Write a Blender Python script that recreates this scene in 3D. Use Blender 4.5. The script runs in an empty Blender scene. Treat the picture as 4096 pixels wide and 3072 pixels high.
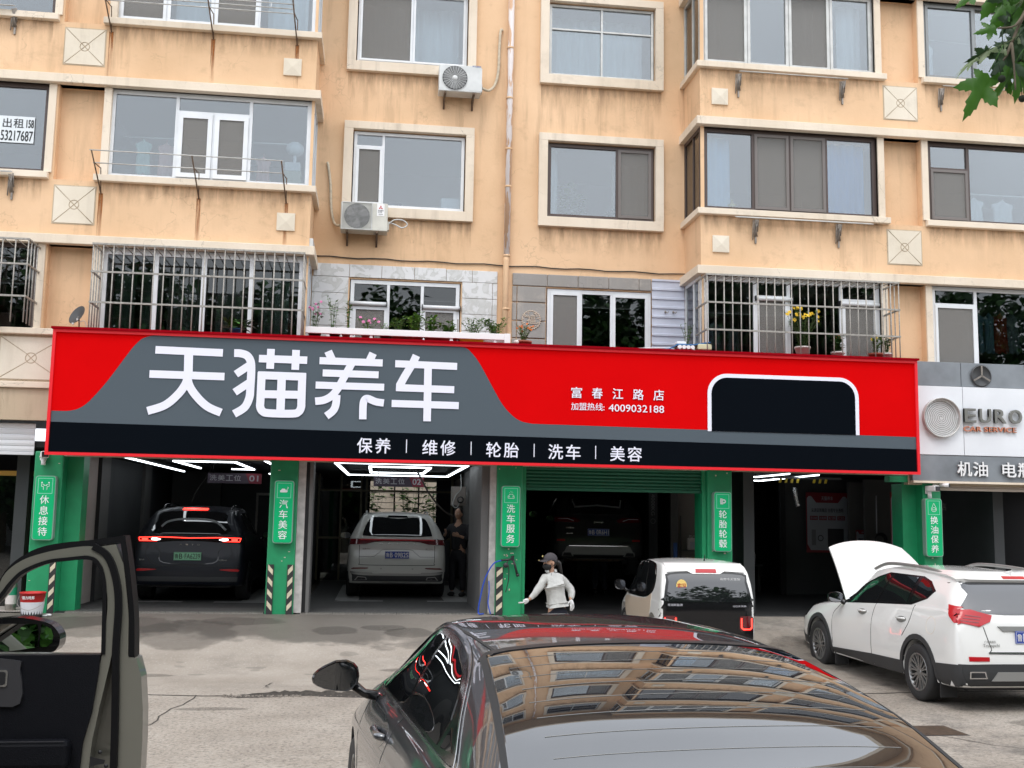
import bpy, bmesh, math, random
from mathutils import Vector, Matrix
from mathutils.bvhtree import BVHTree
from mathutils.geometry import delaunay_2d_cdt
random.seed(7)
S = bpy.context.scene
COL = S.collection
PI = math.pi
rad = math.radians

# ---------------- camera, sky, sun, exposure ----------------
cam_d = bpy.data.cameras.new('camera'); cam = bpy.data.objects.new('camera', cam_d); COL.objects.link(cam)
S.camera = cam
cam_d.sensor_fit = 'HORIZONTAL'; cam_d.sensor_width = 36.0; cam_d.lens = 37.69
cam_d.clip_start = 0.05; cam_d.clip_end = 600
_p, _r, _y = rad(7.10), rad(0.96), rad(7.33)
_F = Vector((math.sin(_y)*math.cos(_p), math.cos(_y)*math.cos(_p), math.sin(_p)))
_X = Vector((math.cos(_y), -math.sin(_y), 0)); _U = _X.cross(_F)
_X2 = math.cos(_r)*_X + math.sin(_r)*_U; _U2 = -math.sin(_r)*_X + math.cos(_r)*_U
_m = Matrix((_X2, _U2, -_F)).transposed().to_4x4(); _m.translation = Vector((-0.975, -4.91, 2.005))
cam.matrix_world = _m

SUN_EL, SUN_AZ = 58, -25      # the sun stands high behind the photographer, a little to the left, behind cloud
w = bpy.data.worlds.new('World'); S.world = w; w.use_nodes = True
nt = w.node_tree; nt.nodes.clear()
sky = nt.nodes.new('ShaderNodeTexSky'); sky.sky_type = 'NISHITA'; sky.sun_disc = False
sky.sun_elevation = rad(SUN_EL); sky.sun_rotation = rad(180 + SUN_AZ)
sky.air_density = 1.0; sky.dust_density = 6.0; sky.ozone_density = 1.0
hs = nt.nodes.new('ShaderNodeHueSaturation'); hs.inputs['Saturation'].default_value = 0.22
bg = nt.nodes.new('ShaderNodeBackground'); bg.inputs['Strength'].default_value = 0.14
wo = nt.nodes.new('ShaderNodeOutputWorld')
nt.links.new(sky.outputs[0], hs.inputs['Color'])
# closed cloud cover: the Nishita sky seen through an even veil of bright grey cloud with soft lumps
cm = nt.nodes.new('ShaderNodeMix'); cm.data_type = 'RGBA'; cm.inputs[0].default_value = 0.8
cn = nt.nodes.new('ShaderNodeTexNoise'); cn.inputs['Scale'].default_value = 1.6; cn.inputs['Detail'].default_value = 5
ct = nt.nodes.new('ShaderNodeTexCoord'); cr_ = nt.nodes.new('ShaderNodeMapRange'); cr_.inputs['From Min'].default_value = 0.3; cr_.inputs['From Max'].default_value = 0.7; cr_.inputs['To Min'].default_value = 0.86; cr_.inputs['To Max'].default_value = 1.12
cv = nt.nodes.new('ShaderNodeVectorMath'); cv.operation = 'SCALE'; cv.inputs[0].default_value = (11.6, 12.2, 13.2)
nt.links.new(ct.outputs['Generated'], cn.inputs['Vector']); nt.links.new(cn.outputs['Fac'], cr_.inputs['Value']); nt.links.new(cr_.outputs[0], cv.inputs['Scale'])
nt.links.new(hs.outputs[0], cm.inputs[6]); nt.links.new(cv.outputs[0], cm.inputs[7]); nt.links.new(cm.outputs[2], bg.inputs[0]); nt.links.new(bg.outputs[0], wo.inputs[0])
sl = bpy.data.lights.new('sun', 'SUN'); sl.energy = 0.8; sl.angle = rad(18); sl.color = (1.0, 0.96, 0.9)
so = bpy.data.objects.new('sun', sl); COL.objects.link(so)
so.rotation_euler = (rad(90 - SUN_EL), 0, rad(SUN_AZ))
S.view_settings.view_transform = 'Standard'; S.view_settings.look = 'None'
S.view_settings.exposure = 0.42; S.view_settings.gamma = 1
S.cycles.max_bounces = 8; S.cycles.transparent_max_bounces = 16; S.cycles.glossy_bounces = 4
S.cycles.use_denoising = True
S.cycles.sample_clamp_indirect = 6

# ---------------- materials ----------------
_M = {}
def mat(name, col, rough=0.6, metal=0.0, spec=0.5, coat=0.0, emit=None, estr=1.0, var=0.0, vscale=6.0, bump=0.0, bscale=40.0, coat_ior=1.5, coatrough=0.03):
    if name in _M: return _M[name]
    m = bpy.data.materials.new(name); m.use_nodes = True; n = m.node_tree.nodes; l = m.node_tree.links
    b = n['Principled BSDF']
    b.inputs['Base Color'].default_value = (*col, 1); b.inputs['Roughness'].default_value = rough
    b.inputs['Metallic'].default_value = metal; b.inputs['Specular IOR Level'].default_value = spec
    b.inputs['Coat Weight'].default_value = coat; b.inputs['Coat Roughness'].default_value = coatrough; b.inputs['Coat IOR'].default_value = coat_ior
    if emit: b.inputs['Emission Color'].default_value = (*emit, 1); b.inputs['Emission Strength'].default_value = estr
    if var or bump:
        tc = n.new('ShaderNodeTexCoord')
    if var:
        ns = n.new('ShaderNodeTexNoise'); ns.inputs['Scale'].default_value = vscale; ns.inputs['Detail'].default_value = 6
        l.new(tc.outputs['Object'], ns.inputs['Vector'])
        mr = n.new('ShaderNodeMapRange'); mr.inputs['From Min'].default_value = 0.3; mr.inputs['From Max'].default_value = 0.7
        mr.inputs['To Min'].default_value = 1-var; mr.inputs['To Max'].default_value = 1+var*0.6
        l.new(ns.outputs['Fac'], mr.inputs['Value'])
        mx = n.new('ShaderNodeVectorMath'); mx.operation = 'SCALE'; mx.inputs[0].default_value = col
        l.new(mr.outputs[0], mx.inputs['Scale']); l.new(mx.outputs[0], b.inputs['Base Color'])
    if bump:
        nb = n.new('ShaderNodeTexNoise'); nb.inputs['Scale'].default_value = bscale; nb.inputs['Detail'].default_value = 5
        l.new(tc.outputs['Object'], nb.inputs['Vector'])
        bp = n.new('ShaderNodeBump'); bp.inputs['Strength'].default_value = bump; bp.inputs['Distance'].default_value = 0.01
        l.new(nb.outputs['Fac'], bp.inputs['Height']); l.new(bp.outputs[0], b.inputs['Normal'])
    _M[name] = m
    return m

def stucco(name, col, dirt, amount, streak=1.0, crack=0.0):
    """painted render: mottled tone, rain streaks and grime with shapes of their own (world-space noise)"""
    m = bpy.data.materials.new(name); m.use_nodes = True; n = m.node_tree.nodes; l = m.node_tree.links
    b = n['Principled BSDF']; b.inputs['Roughness'].default_value = 0.85; b.inputs['Specular IOR Level'].default_value = 0.2
    g = n.new('ShaderNodeNewGeometry')
    def noise(scale, vec, det=6, rough=0.6):
        mp = n.new('ShaderNodeMapping'); mp.inputs['Scale'].default_value = vec; l.new(g.outputs['Position'], mp.inputs['Vector'])
        t = n.new('ShaderNodeTexNoise'); t.inputs['Scale'].default_value = scale; t.inputs['Detail'].default_value = det; t.inputs['Roughness'].default_value = rough
        l.new(mp.outputs[0], t.inputs['Vector']); return t.outputs['Fac']
    def rng(f, a, bb, c=0, d=1):
        r = n.new('ShaderNodeMapRange'); r.inputs['From Min'].default_value = a; r.inputs['From Max'].default_value = bb
        r.inputs['To Min'].default_value = c; r.inputs['To Max'].default_value = d; l.new(f, r.inputs['Value']); return r.outputs[0]
    def mul(a, bb):
        r = n.new('ShaderNodeMath'); r.operation = 'MULTIPLY'
        l.new(a, r.inputs[0])
        if isinstance(bb, (int, float)): r.inputs[1].default_value = bb
        else: l.new(bb, r.inputs[1])
        return r.outputs[0]
    def add(a, bb):
        r = n.new('ShaderNodeMath'); r.operation = 'ADD'; r.use_clamp = True; l.new(a, r.inputs[0]); l.new(bb, r.inputs[1]); return r.outputs[0]
    tone = rng(noise(0.55, (1, 1, 1)), 0.25, 0.75)
    st = mul(rng(noise(1.6, (3.4, 3.4, 0.32), 5, 0.65), 0.50, 0.80), rng(noise(0.45, (1, 1, 1), 3), 0.42, 0.66))
    bl = mul(rng(noise(2.2, (1, 1, 1.3), 9, 0.7), 0.56, 0.82), 0.55)
    f = add(mul(st, 0.9*streak), bl)
    lighter = tuple(min(1, c*1.10) for c in col); darker = tuple(c*k for c, k in zip(col, (0.86, 0.82, 0.76)))
    m1 = n.new('ShaderNodeMix'); m1.data_type = 'RGBA'; m1.inputs[6].default_value = (*darker, 1); m1.inputs[7].default_value = (*lighter, 1); l.new(tone, m1.inputs[0])
    m2 = n.new('ShaderNodeMix'); m2.data_type = 'RGBA'; l.new(mul(f, amount), m2.inputs[0]); l.new(m1.outputs[2], m2.inputs[6]); m2.inputs[7].default_value = (*dirt, 1)
    out = m2.outputs[2]
    if crack:
        v = n.new('ShaderNodeTexVoronoi'); v.feature = 'DISTANCE_TO_EDGE'; v.inputs['Scale'].default_value = 1.3
        mp = n.new('ShaderNodeMapping'); l.new(g.outputs['Position'], mp.inputs['Vector'])
        nz = n.new('ShaderNodeTexNoise'); nz.inputs['Scale'].default_value = 2.5; nz.inputs['Detail'].default_value = 6; l.new(g.outputs['Position'], nz.inputs['Vector'])
        va = n.new('ShaderNodeVectorMath'); va.operation = 'ADD'; l.new(mp.outputs[0], va.inputs[0]); l.new(nz.outputs['Color'], va.inputs[1]); l.new(va.outputs[0], v.inputs['Vector'])
        ck = mul(rng(v.outputs['Distance'], 0.0, 0.012, 1, 0), rng(noise(0.8, (1, 1, 1), 2), 0.5, 0.62))
        m3 = n.new('ShaderNodeMix'); m3.data_type = 'RGBA'; l.new(mul(ck, crack), m3.inputs[0]); l.new(out, m3.inputs[6]); m3.inputs[7].default_value = (*[c*0.35 for c in col], 1)
        out = m3.outputs[2]
    l.new(out, b.inputs['Base Color'])
    bp = n.new('ShaderNodeBump'); bp.inputs['Strength'].default_value = 0.35; bp.inputs['Distance'].default_value = 0.012
    l.new(add(mul(noise(26, (1, 1, 1), 4), 0.5), mul(noise(3.0, (1, 1, 1), 4), 0.5)), bp.inputs['Height']); l.new(bp.outputs[0], b.inputs['Normal'])
    _M[name] = m; return m

def glass(name, tint=(0.75, 0.8, 0.82), base_refl=0.09, rough=0.0, ior=1.5, wav=0.0):
    m = bpy.data.materials.new(name); m.use_nodes = True; n = m.node_tree.nodes; l = m.node_tree.links
    n.remove(n['Principled BSDF']); o = n['Material Output']
    tr = n.new('ShaderNodeBsdfTransparent'); tr.inputs[0].default_value = (*tint, 1)
    gl = n.new('ShaderNodeBsdfGlossy'); gl.inputs['Roughness'].default_value = rough
    fr = n.new('ShaderNodeFresnel'); fr.inputs[0].default_value = ior
    ad = n.new('ShaderNodeMath'); ad.operation = 'ADD'; ad.inputs[1].default_value = base_refl; ad.use_clamp = True
    mx = n.new('ShaderNodeMixShader'); l.new(fr.outputs[0], ad.inputs[0]); l.new(ad.outputs[0], mx.inputs[0]); l.new(tr.outputs[0], mx.inputs[1]); l.new(gl.outputs[0], mx.inputs[2])
    if wav:
        g = n.new('ShaderNodeNewGeometry'); t = n.new('ShaderNodeTexNoise'); t.inputs['Scale'].default_value = 1.1; t.inputs['Detail'].default_value = 1
        l.new(g.outputs['Position'], t.inputs['Vector'])
        bp = n.new('ShaderNodeBump'); bp.inputs['Strength'].default_value = wav; bp.inputs['Distance'].default_value = 0.05
        l.new(t.outputs['Fac'], bp.inputs['Height']); l.new(bp.outputs[0], gl.inputs['Normal'])
    l.new(mx.outputs[0], o.inputs[0]); _M[name] = m; return m

stucco('wall_orange', (0.74, 0.51, 0.325), (0.27, 0.17, 0.10), 0.72, 1.0, 0.35)
stucco('trim_cream', (0.74, 0.65, 0.54), (0.24, 0.19, 0.14), 0.6, 1.0, 0.6)
stucco('panel_white', (0.72, 0.66, 0.56), (0.40, 0.34, 0.27), 0.6, 0.8)
stucco('old_concrete', (0.30, 0.29, 0.28), (0.62, 0.55, 0.48), 1.0, 0.6, 1.0)
stucco('old_beige', (0.52, 0.43, 0.32), (0.14, 0.10, 0.07), 0.75, 1.2, 0.7)
mat('pvc', (0.72, 0.74, 0.76), 0.35, var=0.08, vscale=3); mat('aluminium', (0.52, 0.52, 0.50), 0.45, 0.3, var=0.15)
mat('brown_frame', (0.075, 0.052, 0.045), 0.45); mat('grey_sash', (0.16, 0.14, 0.13), 0.5)
mat('jamb_grey', (0.44, 0.42, 0.40), .8, var=.25, vscale=9)
mat('screen_dark', (0.105, 0.10, 0.095), 0.9)
glass('glass', (0.84, 0.90, 0.93), 0.10, 0.0, 1.5, 0.012)
glass('glass_dark', (0.5, 0.54, 0.54), 0.03, 0.0, 1.45, 0.03)
mat('interior', (0.30, 0.31, 0.31), 0.9, var=0.2, vscale=0.7); mat('interior_light', (0.48, 0.50, 0.50), 0.9)
mat('interior_dark', (0.035, 0.037, 0.038), 0.8)
mat('steel_bar', (0.34, 0.32, 0.29), 0.5, 0.3, var=0.3, vscale=25); mat('rust', (0.13, 0.085, 0.055), 0.8, var=0.4, vscale=20)
mat('black', (0.012, 0.012, 0.014), 0.5); mat('rubber', (0.018, 0.018, 0.019), 0.75); mat('white', (0.78, 0.78, 0.78), 0.5)
mat('rack_steel', (0.28, 0.25, 0.22), 0.45, 0.5, var=0.3, vscale=15)

# ---------------- mesh helpers ----------------
class MB:
    def __init__(s): s.v = []; s.f = []; s.mi = []; s.sm = []
    def add(s, vs, fs, mi=0, smooth=False):
        k = len(s.v); s.v += [tuple(v) for v in vs]
        for f in fs: s.f.append([k+i for i in f]); s.mi.append(mi); s.sm.append(smooth)
        return s
    def box(s, x0, x1, y0, y1, z0, z1, mi=0):
        vs = [(x, y, z) for x in (x0, x1) for y in (y0, y1) for z in (z0, z1)]
        return s.add(vs, [(0,1,3,2),(4,6,7,5),(0,4,5,1),(2,3,7,6),(0,2,6,4),(1,5,7,3)], mi)
    def bbox(s, x0, x1, y0, y1, z0, z1, b=0.01, mi=0):
        """box with chamfered vertical and horizontal front edges"""
        bm = bmesh.new(); bmesh.ops.create_cube(bm, size=1)
        for v in bm.verts: v.co = Vector(((x0+x1)/2 + v.co.x*(x1-x0), (y0+y1)/2 + v.co.y*(y1-y0), (z0+z1)/2 + v.co.z*(z1-z0)))
        bmesh.ops.bevel(bm, geom=bm.edges[:], offset=b, segments=2, affect='EDGES', profile=0.5)
        bm.verts.index_update(); s.add([v.co for v in bm.verts], [[v.index for v in f.verts] for f in bm.faces], mi, False); bm.free(); return s
    def obox(s, c, hx, hy, hz, M3, mi=0):
        vs = [Vector(c) + M3 @ Vector((x*hx, y*hy, z*hz)) for x in (-1, 1) for y in (-1, 1) for z in (-1, 1)]
        return s.add(vs, [(0,1,3,2),(4,6,7,5),(0,4,5,1),(2,3,7,6),(0,2,6,4),(1,5,7,3)], mi)
    def prism(s, pts, y0, y1, mi=0, plane='xz'):
        """polygon in the x-z (or x-y / y-z) plane extruded between y0 and y1"""
        def P(a, b, c): return (a, c, b) if plane == 'xz' else ((a, b, c) if plane == 'xy' else (c, a, b))
        n = len(pts); vs = [P(a, b, y0) for a, b in pts] + [P(a, b, y1) for a, b in pts]
        return s.add(vs, [list(range(n)), list(range(2*n-1, n-1, -1))] + [(i, (i+1) % n, n+(i+1) % n, n+i) for i in range(n)], mi)
    def tube(s, pts, r, seg=8, mi=0, caps=True, smooth=True):
        pts = [Vector(p) for p in pts]; n = len(pts); rr = r if isinstance(r, (list, tuple)) else [r]*n
        k = len(s.v); up = None
        for i, p in enumerate(pts):
            t = (pts[min(i+1, n-1)] - pts[max(i-1, 0)]).normalized()
            if up is None:
                up = Vector((0, 0, 1)) if abs(t.z) < 0.9 else Vector((0, 1, 0))
            a = t.cross(up)
            if a.length < 1e-5: a = t.orthogonal()
            a.normalize(); b = a.cross(t).normalized(); up = b
            for j in range(seg):
                an = 2*PI*j/seg; s.v.append(tuple(p + (a*math.cos(an) + b*math.sin(an))*rr[i]))
        for i in range(n-1):
            for j in range(seg):
                s.f.append([k+i*seg+j, k+i*seg+(j+1) % seg, k+(i+1)*seg+(j+1) % seg, k+(i+1)*seg+j]); s.mi.append(mi); s.sm.append(smooth)
        if caps:
            s.f.append([k+j for j in range(seg)][::-1]); s.mi.append(mi); s.sm.append(False)
            s.f.append([k+(n-1)*seg+j for j in range(seg)]); s.mi.append(mi); s.sm.append(False)
        return s
    def lathe(s, prof, c=(0, 0, 0), axis='z', seg=24, mi=0, smooth=True, arc=2*PI):
        k = len(s.v); c = Vector(c); n = len(prof); full = abs(arc-2*PI) < 1e-6; m = seg if full else seg+1
        for j in range(m):
            a = arc*j/seg
            for r, h in prof:
                if axis == 'z': v = (r*math.cos(a), r*math.sin(a), h)
                elif axis == 'x': v = (h, r*math.cos(a), r*math.sin(a))
                else: v = (r*math.cos(a), h, r*math.sin(a))
                s.v.append(tuple(c + Vector(v)))
        for j in range(seg):
            for i in range(n-1):
                a, b = k+j*n+i, k+((j+1) % m)*n+i
                s.f.append([a, b, b+1, a+1]); s.mi.append(mi); s.sm.append(smooth)
        return s
    def ell(s, c, rx, ry, rz, seg=10, rings=6, mi=0, M3=None):
        pr = []; k = len(s.v); c = Vector(c)
        for i in range(rings+1):
            a = PI*i/rings
            for j in range(seg):
                b = 2*PI*j/seg; v = Vector((rx*math.sin(a)*math.cos(b), ry*math.sin(a)*math.sin(b), rz*math.cos(a)))
                s.v.append(tuple(c + (M3 @ v if M3 else v)))
        for i in range(rings):
            for j in range(seg):
                s.f.append([k+i*seg+j, k+(i+1)*seg+j, k+(i+1)*seg+(j+1) % seg, k+i*seg+(j+1) % seg]); s.mi.append(mi); s.sm.append(True)
        return s
    def mesh(s, name, mats):
        me = bpy.data.meshes.new(name); me.from_pydata(s.v, [], s.f)
        for m in (mats if isinstance(mats, (list, tuple)) else [mats]):
            me.materials.append(_M[m] if isinstance(m, str) else m)
        me.polygons.foreach_set('material_index', s.mi); me.polygons.foreach_set('use_smooth', s.sm); me.update(); return me
    def build(s, name, mats, parent=None, clean=False):
        me = s.mesh(name, mats)
        if clean:
            bm = bmesh.new(); bm.from_mesh(me); bmesh.ops.remove_doubles(bm, verts=bm.verts, dist=1e-4); bmesh.ops.recalc_face_normals(bm, faces=bm.faces); bm.to_mesh(me); bm.free()
        return link(name, me, parent)
def link(name, me, parent=None):
    """mesh in world coordinates; under a parent it is shifted so that its world place stays the same"""
    o = bpy.data.objects.new(name, me); COL.objects.link(o)
    if parent is not None:
        o.parent = parent
        if not parent.get('_local'): o.location = -wloc(parent)
    return o
def wloc(o):
    v = o.location.copy()
    while o.parent is not None: o = o.parent; v += o.location
    return v
def tag(o, label, cat, group=None):
    o['label'] = label; o['category'] = cat
    if group: o['group'] = group
    return o
def struct(o, kind='structure'): o['kind'] = kind; return o
def thing(name, label, cat, loc=(0, 0, 0), rz=0, group=None, local=False):
    o = bpy.data.objects.new(name, None); COL.objects.link(o); o.location = loc; o.rotation_euler = (0, 0, rz); o.empty_display_size = 0.1
    if local: o['_local'] = 1
    tag(o, label, cat, group); return o
def copy_tree(o, parent=None):
    c = o.copy(); COL.objects.link(c)
    if parent is not None: c.parent = parent
    for ch in list(o.children): copy_tree(ch, c)
    return c

_tc = {}
def text_data(s, bold=0.0):
    bold = 0.0; key = (s, bold)
    if key in _tc: return _tc[key]
    c = bpy.data.curves.new('lettering', 'FONT'); c.body = s; c.size = 1; c.offset = 0; c.resolution_u = 3; c.fill_mode = 'FRONT'
    o = bpy.data.objects.new('lettering', c); COL.objects.link(o)
    dg = bpy.context.evaluated_depsgraph_get(); dg.update()
    me = bpy.data.meshes.new_from_object(o.evaluated_get(dg)); vs = [v.co.copy() for v in me.vertices]; fs = [list(p.vertices) for p in me.polygons]
    bpy.data.objects.remove(o); bpy.data.curves.remove(c); bpy.data.meshes.remove(me)
    if vs:
        x0 = min(v.x for v in vs); x1 = max(v.x for v in vs); y0 = min(v.y for v in vs); y1 = max(v.y for v in vs)
    else: x0 = y0 = 0; x1 = y1 = 1
    _tc[key] = (vs, fs, x0, x1, y0, y1); return _tc[key]
def text_into(mb, s, o, ux, uy, w, h, bold=0.0, mi=0, thick=0.0):
    """letters filling the box w x h whose lower left corner is o, along unit vectors ux (right) and uy (up)"""
    vs, fs, x0, x1, y0, y1 = text_data(s, bold); o = Vector(o); ux = Vector(ux); uy = Vector(uy); nn = ux.cross(uy)
    if bold and not thick:          # heavier weight: copies of the print a hair apart
        b = bold*h*0.9
        for i, (dx, dy) in enumerate(((-1, -1), (1, -1), (-1, 1), (1, 1))):
            text_into(mb, s, o + ux*(b*(.5+.5*dx)) + uy*(b*(.5+.5*dy)) + nn*(.0006*i), ux, uy, w-b, h-b, 0.0, mi)
        return mb
    if bold:
        b = bold*h*0.9
        for i, (dx, dy) in enumerate(((-1, -1), (1, -1), (-1, 1), (1, 1))):
            text_into(mb, s, o + ux*(b*(.5+.5*dx)) + uy*(b*(.5+.5*dy)) + nn*(.0006*i), ux, uy, w-b, h-b, 0.0, mi, thick)
        return mb
    sx = w/(x1-x0); sy = h/(y1-y0)
    P = [o + ux*((v.x-x0)*sx) + uy*((v.y-y0)*sy) for v in vs]
    if not thick:
        mb.add(P, fs, mi)
    else:
        n = len(P); mb.add([p + nn*thick for p in P], fs, mi)
        cnt = {}
        for f in fs:
            for i in range(len(f)):
                e = (f[i], f[(i+1) % len(f)]); cnt[e] = cnt.get(e, 0) + 1
        bd = [e for e in cnt if (e[1], e[0]) not in cnt]
        mb.add(P + [p + nn*thick for p in P], [(a, b, n+b, n+a) for a, b in bd], mi)
    return mb
def wall_text(mb, s, x0, x1, z0, z1, Y, bold=0.0, mi=0, thick=0.0):
    return text_into(mb, s, (x0, Y, z0), (1, 0, 0), (0, 0, 1), x1-x0, z1-z0, bold, mi, thick)
def round_rect(x0, x1, z0, z1, r, n=5):
    P = []
    for cx, cz, a0 in ((x1-r, z0+r, -90), (x1-r, z1-r, 0), (x0+r, z1-r, 90), (x0+r, z0+r, 180)):
        for i in range(n+1): a = rad(a0 + 90*i/n); P.append((cx + r*math.cos(a), cz + r*math.sin(a)))
    return P
def catmull(P, n=6, closed=False):
    out = []; m = len(P)
    rng = range(m if closed else m-1)
    for i in rng:
        g = (lambda k: P[k % m]) if closed else (lambda k: P[max(0, min(m-1, k))])
        p0, p1, p2, p3 = g(i-1), g(i), g(i+1), g(i+2)
        for j in range(n):
            t = j/n; out.append(tuple(0.5*((2*b) + (-a+c)*t + (2*a-5*b+4*c-d)*t*t + (-a+3*b-3*c+d)*t*t*t) for a, b, c, d in zip(p0, p1, p2, p3)))
    if not closed: out.append(tuple(P[-1]))
    return out
def stroke(P, w, smooth=False):
    """outline polygon of a thick polyline in the plane"""
    if smooth: P = catmull(P, 5)
    n = len(P); L = []; R = []
    for i in range(n):
        a = Vector(P[max(0, i-1)]); b = Vector(P[i]); c = Vector(P[min(n-1, i+1)])
        d1 = (b-a).normalized() if i > 0 else (c-b).normalized(); d2 = (c-b).normalized() if i < n-1 else d1
        t = (d1+d2).normalized(); nn = Vector((-t.y, t.x)); k = w/2/max(0.35, nn.dot(Vector((-d1.y, d1.x))))
        L.append(tuple(b+nn*k)); R.append(tuple(b-nn*k))
    return L, R
def stroke_into(mb, P, w, Y, mi=0, smooth=False, thick=0.0):
    L, R = stroke(P, w, smooth); n = len(L)
    vs = [(x, Y, z) for x, z in L] + [(x, Y, z) for x, z in R]
    mb.add(vs, [(i, i+1, n+i+1, n+i) for i in range(n-1)], mi); return mb
def tri_poly(pts):
    r = delaunay_2d_cdt([Vector(p) for p in pts], [(i, (i+1) % len(pts)) for i in range(len(pts))], [], 1, 1e-6)
    return r[0], r[2]
# =====================================================================
# GROUND: the forecourt falls towards the shops, then a short ramp rises to the garage floors
# =====================================================================
FL = 0.42
LOT = -0.08
def gz(x, y):
    """forecourt level, a little higher at the road, with the ramp up to the bays"""
    k = max(0.0, min(1.0, (y-9.4)/3.55)); s = k*k*(3-2*k)
    r = max(0.0, min(1.0, (5.0-y)/4.0)); base = LOT + 0.13*r
    return base + s*(FL-0.02-base)
_gm = MB()
_xs = [-120, -60, -30, -20] + [-14+0.5*i for i in range(57)] + [20, 30, 60, 120]
_ys = [-120, -60, -30, -15, -8, -3, 0] + [0.5+0.5*i for i in range(18)] + [9.4+0.18*i for i in range(20)] + [13.02]
_gm.add([(x, y, gz(x, y)) for x in _xs for y in _ys], [(i*len(_ys)+j, (i+1)*len(_ys)+j, (i+1)*len(_ys)+j+1, i*len(_ys)+j+1) for i in range(len(_xs)-1) for j in range(len(_ys)-1)], 0, True)
_gm.add([(-120, 13.02, 0.3), (120, 13.02, 0.3), (120, 160, 0.3), (-120, 160, 0.3)], [(0, 1, 2, 3)])
def concrete_ground():
    m = bpy.data.materials.new('forecourt concrete'); m.use_nodes = True; n = m.node_tree.nodes; l = m.node_tree.links; b = n['Principled BSDF']
    g = n.new('ShaderNodeNewGeometry')
    def noise(scale, det=6, rough=0.6, vec=(1, 1, 1)):
        mp = n.new('ShaderNodeMapping'); mp.inputs['Scale'].default_value = vec; l.new(g.outputs['Position'], mp.inputs['Vector'])
        t = n.new('ShaderNodeTexNoise'); t.inputs['Scale'].default_value = scale; t.inputs['Detail'].default_value = det; t.inputs['Roughness'].default_value = rough; l.new(mp.outputs[0], t.inputs['Vector']); return t.outputs['Fac']
    def rng(f, a, bb, c=0.0, d=1.0):
        r = n.new('ShaderNodeMapRange'); r.inputs['From Min'].default_value = a; r.inputs['From Max'].default_value = bb; r.inputs['To Min'].default_value = c; r.inputs['To Max'].default_value = d; l.new(f, r.inputs['Value']); return r.outputs[0]
    def mth(op, a, bb):
        r = n.new('ShaderNodeMath'); r.operation = op; r.use_clamp = op == 'ADD'
        for i, q in enumerate((a, bb)):
            if isinstance(q, (int, float)): r.inputs[i].default_value = q
            else: l.new(q, r.inputs[i])
        return r.outputs[0]
    def mix(f, a, bb):
        r = n.new('ShaderNodeMix'); r.data_type = 'RGBA'; l.new(f, r.inputs[0])
        for i, q in ((6, a), (7, bb)):
            if isinstance(q, tuple): r.inputs[i].default_value = (*q, 1)
            else: l.new(q, r.inputs[i])
        return r.outputs[2]
    sx = n.new('ShaderNodeSeparateXYZ'); l.new(g.outputs['Position'], sx.inputs[0])
    c = mix(rng(noise(0.9, 7, .65), 0.3, 0.7), (0.28, 0.243, 0.203), (0.395, 0.353, 0.305))
    c = mix(mth('MULTIPLY', rng(noise(1.3, 8, 0.7), 0.5, 0.75), 0.5), c, (0.17, 0.15, 0.13))
    # exposed grit, strongest on the older slab towards the road
    grit = mth('MULTIPLY', rng(noise(24, 4, 0.75), 0.48, 0.66), rng(sx.outputs[1], 9.2, 7.8, 0.12, 0.8))
    c = mix(grit, c, (0.115, 0.10, 0.085))
    grit2 = mth('MULTIPLY', rng(noise(38, 3, 0.6), 0.58, 0.68), 0.5); c = mix(grit2, c, (0.50, 0.48, 0.44))
    # water run out of the wash bays and dried in rings
    wy = rng(sx.outputs[1], 9.6, 12.7); wx = rng(sx.outputs[0], 1.5, -1.0, 0.25, 1)
    wet = mth('MULTIPLY', rng(mth('ADD', mth('MULTIPLY', wy, 0.55), mth('MULTIPLY', noise(0.85, 6, 0.6), 0.62)), 0.60, 0.66), wx)
    c = mix(mth('MULTIPLY', wet, 0.78), c, (0.10, 0.09, 0.078))
    stains = mth('MULTIPLY', rng(noise(1.9, 2, 0.4, (1, 1.5, 1)), 0.66, 0.69), rng(sx.outputs[1], 8.4, 9.5)); c = mix(mth('MULTIPLY', stains, 0.38), c, (0.12, 0.11, 0.095))
    # oil and tyre grime under and around the parking place on the right
    oil = mth('MULTIPLY', rng(noise(1.1, 7, 0.7, (1, 1, 1)), 0.50, 0.68), rng(sx.outputs[0], 2.0, 4.5)); c = mix(mth('MULTIPLY', oil, 0.7), c, (0.075, 0.07, 0.065))
    l.new(c, b.inputs['Base Color'])
    l.new(rng(wet, 0, 1, 0.85, 0.42), b.inputs['Roughness']); b.inputs['Specular IOR Level'].default_value = 0.3
    bp = n.new('ShaderNodeBump'); bp.inputs['Strength'].default_value = 0.8; bp.inputs['Distance'].default_value = 0.015
    l.new(mth('ADD', mth('MULTIPLY', noise(45, 4, 0.7), 0.6), mth('MULTIPLY', noise(4, 4), 0.4)), bp.inputs['Height']); l.new(bp.outputs[0], b.inputs['Normal'])
    _M['forecourt'] = m
concrete_ground()
struct(_gm.build('ground', 'forecourt'))
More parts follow.
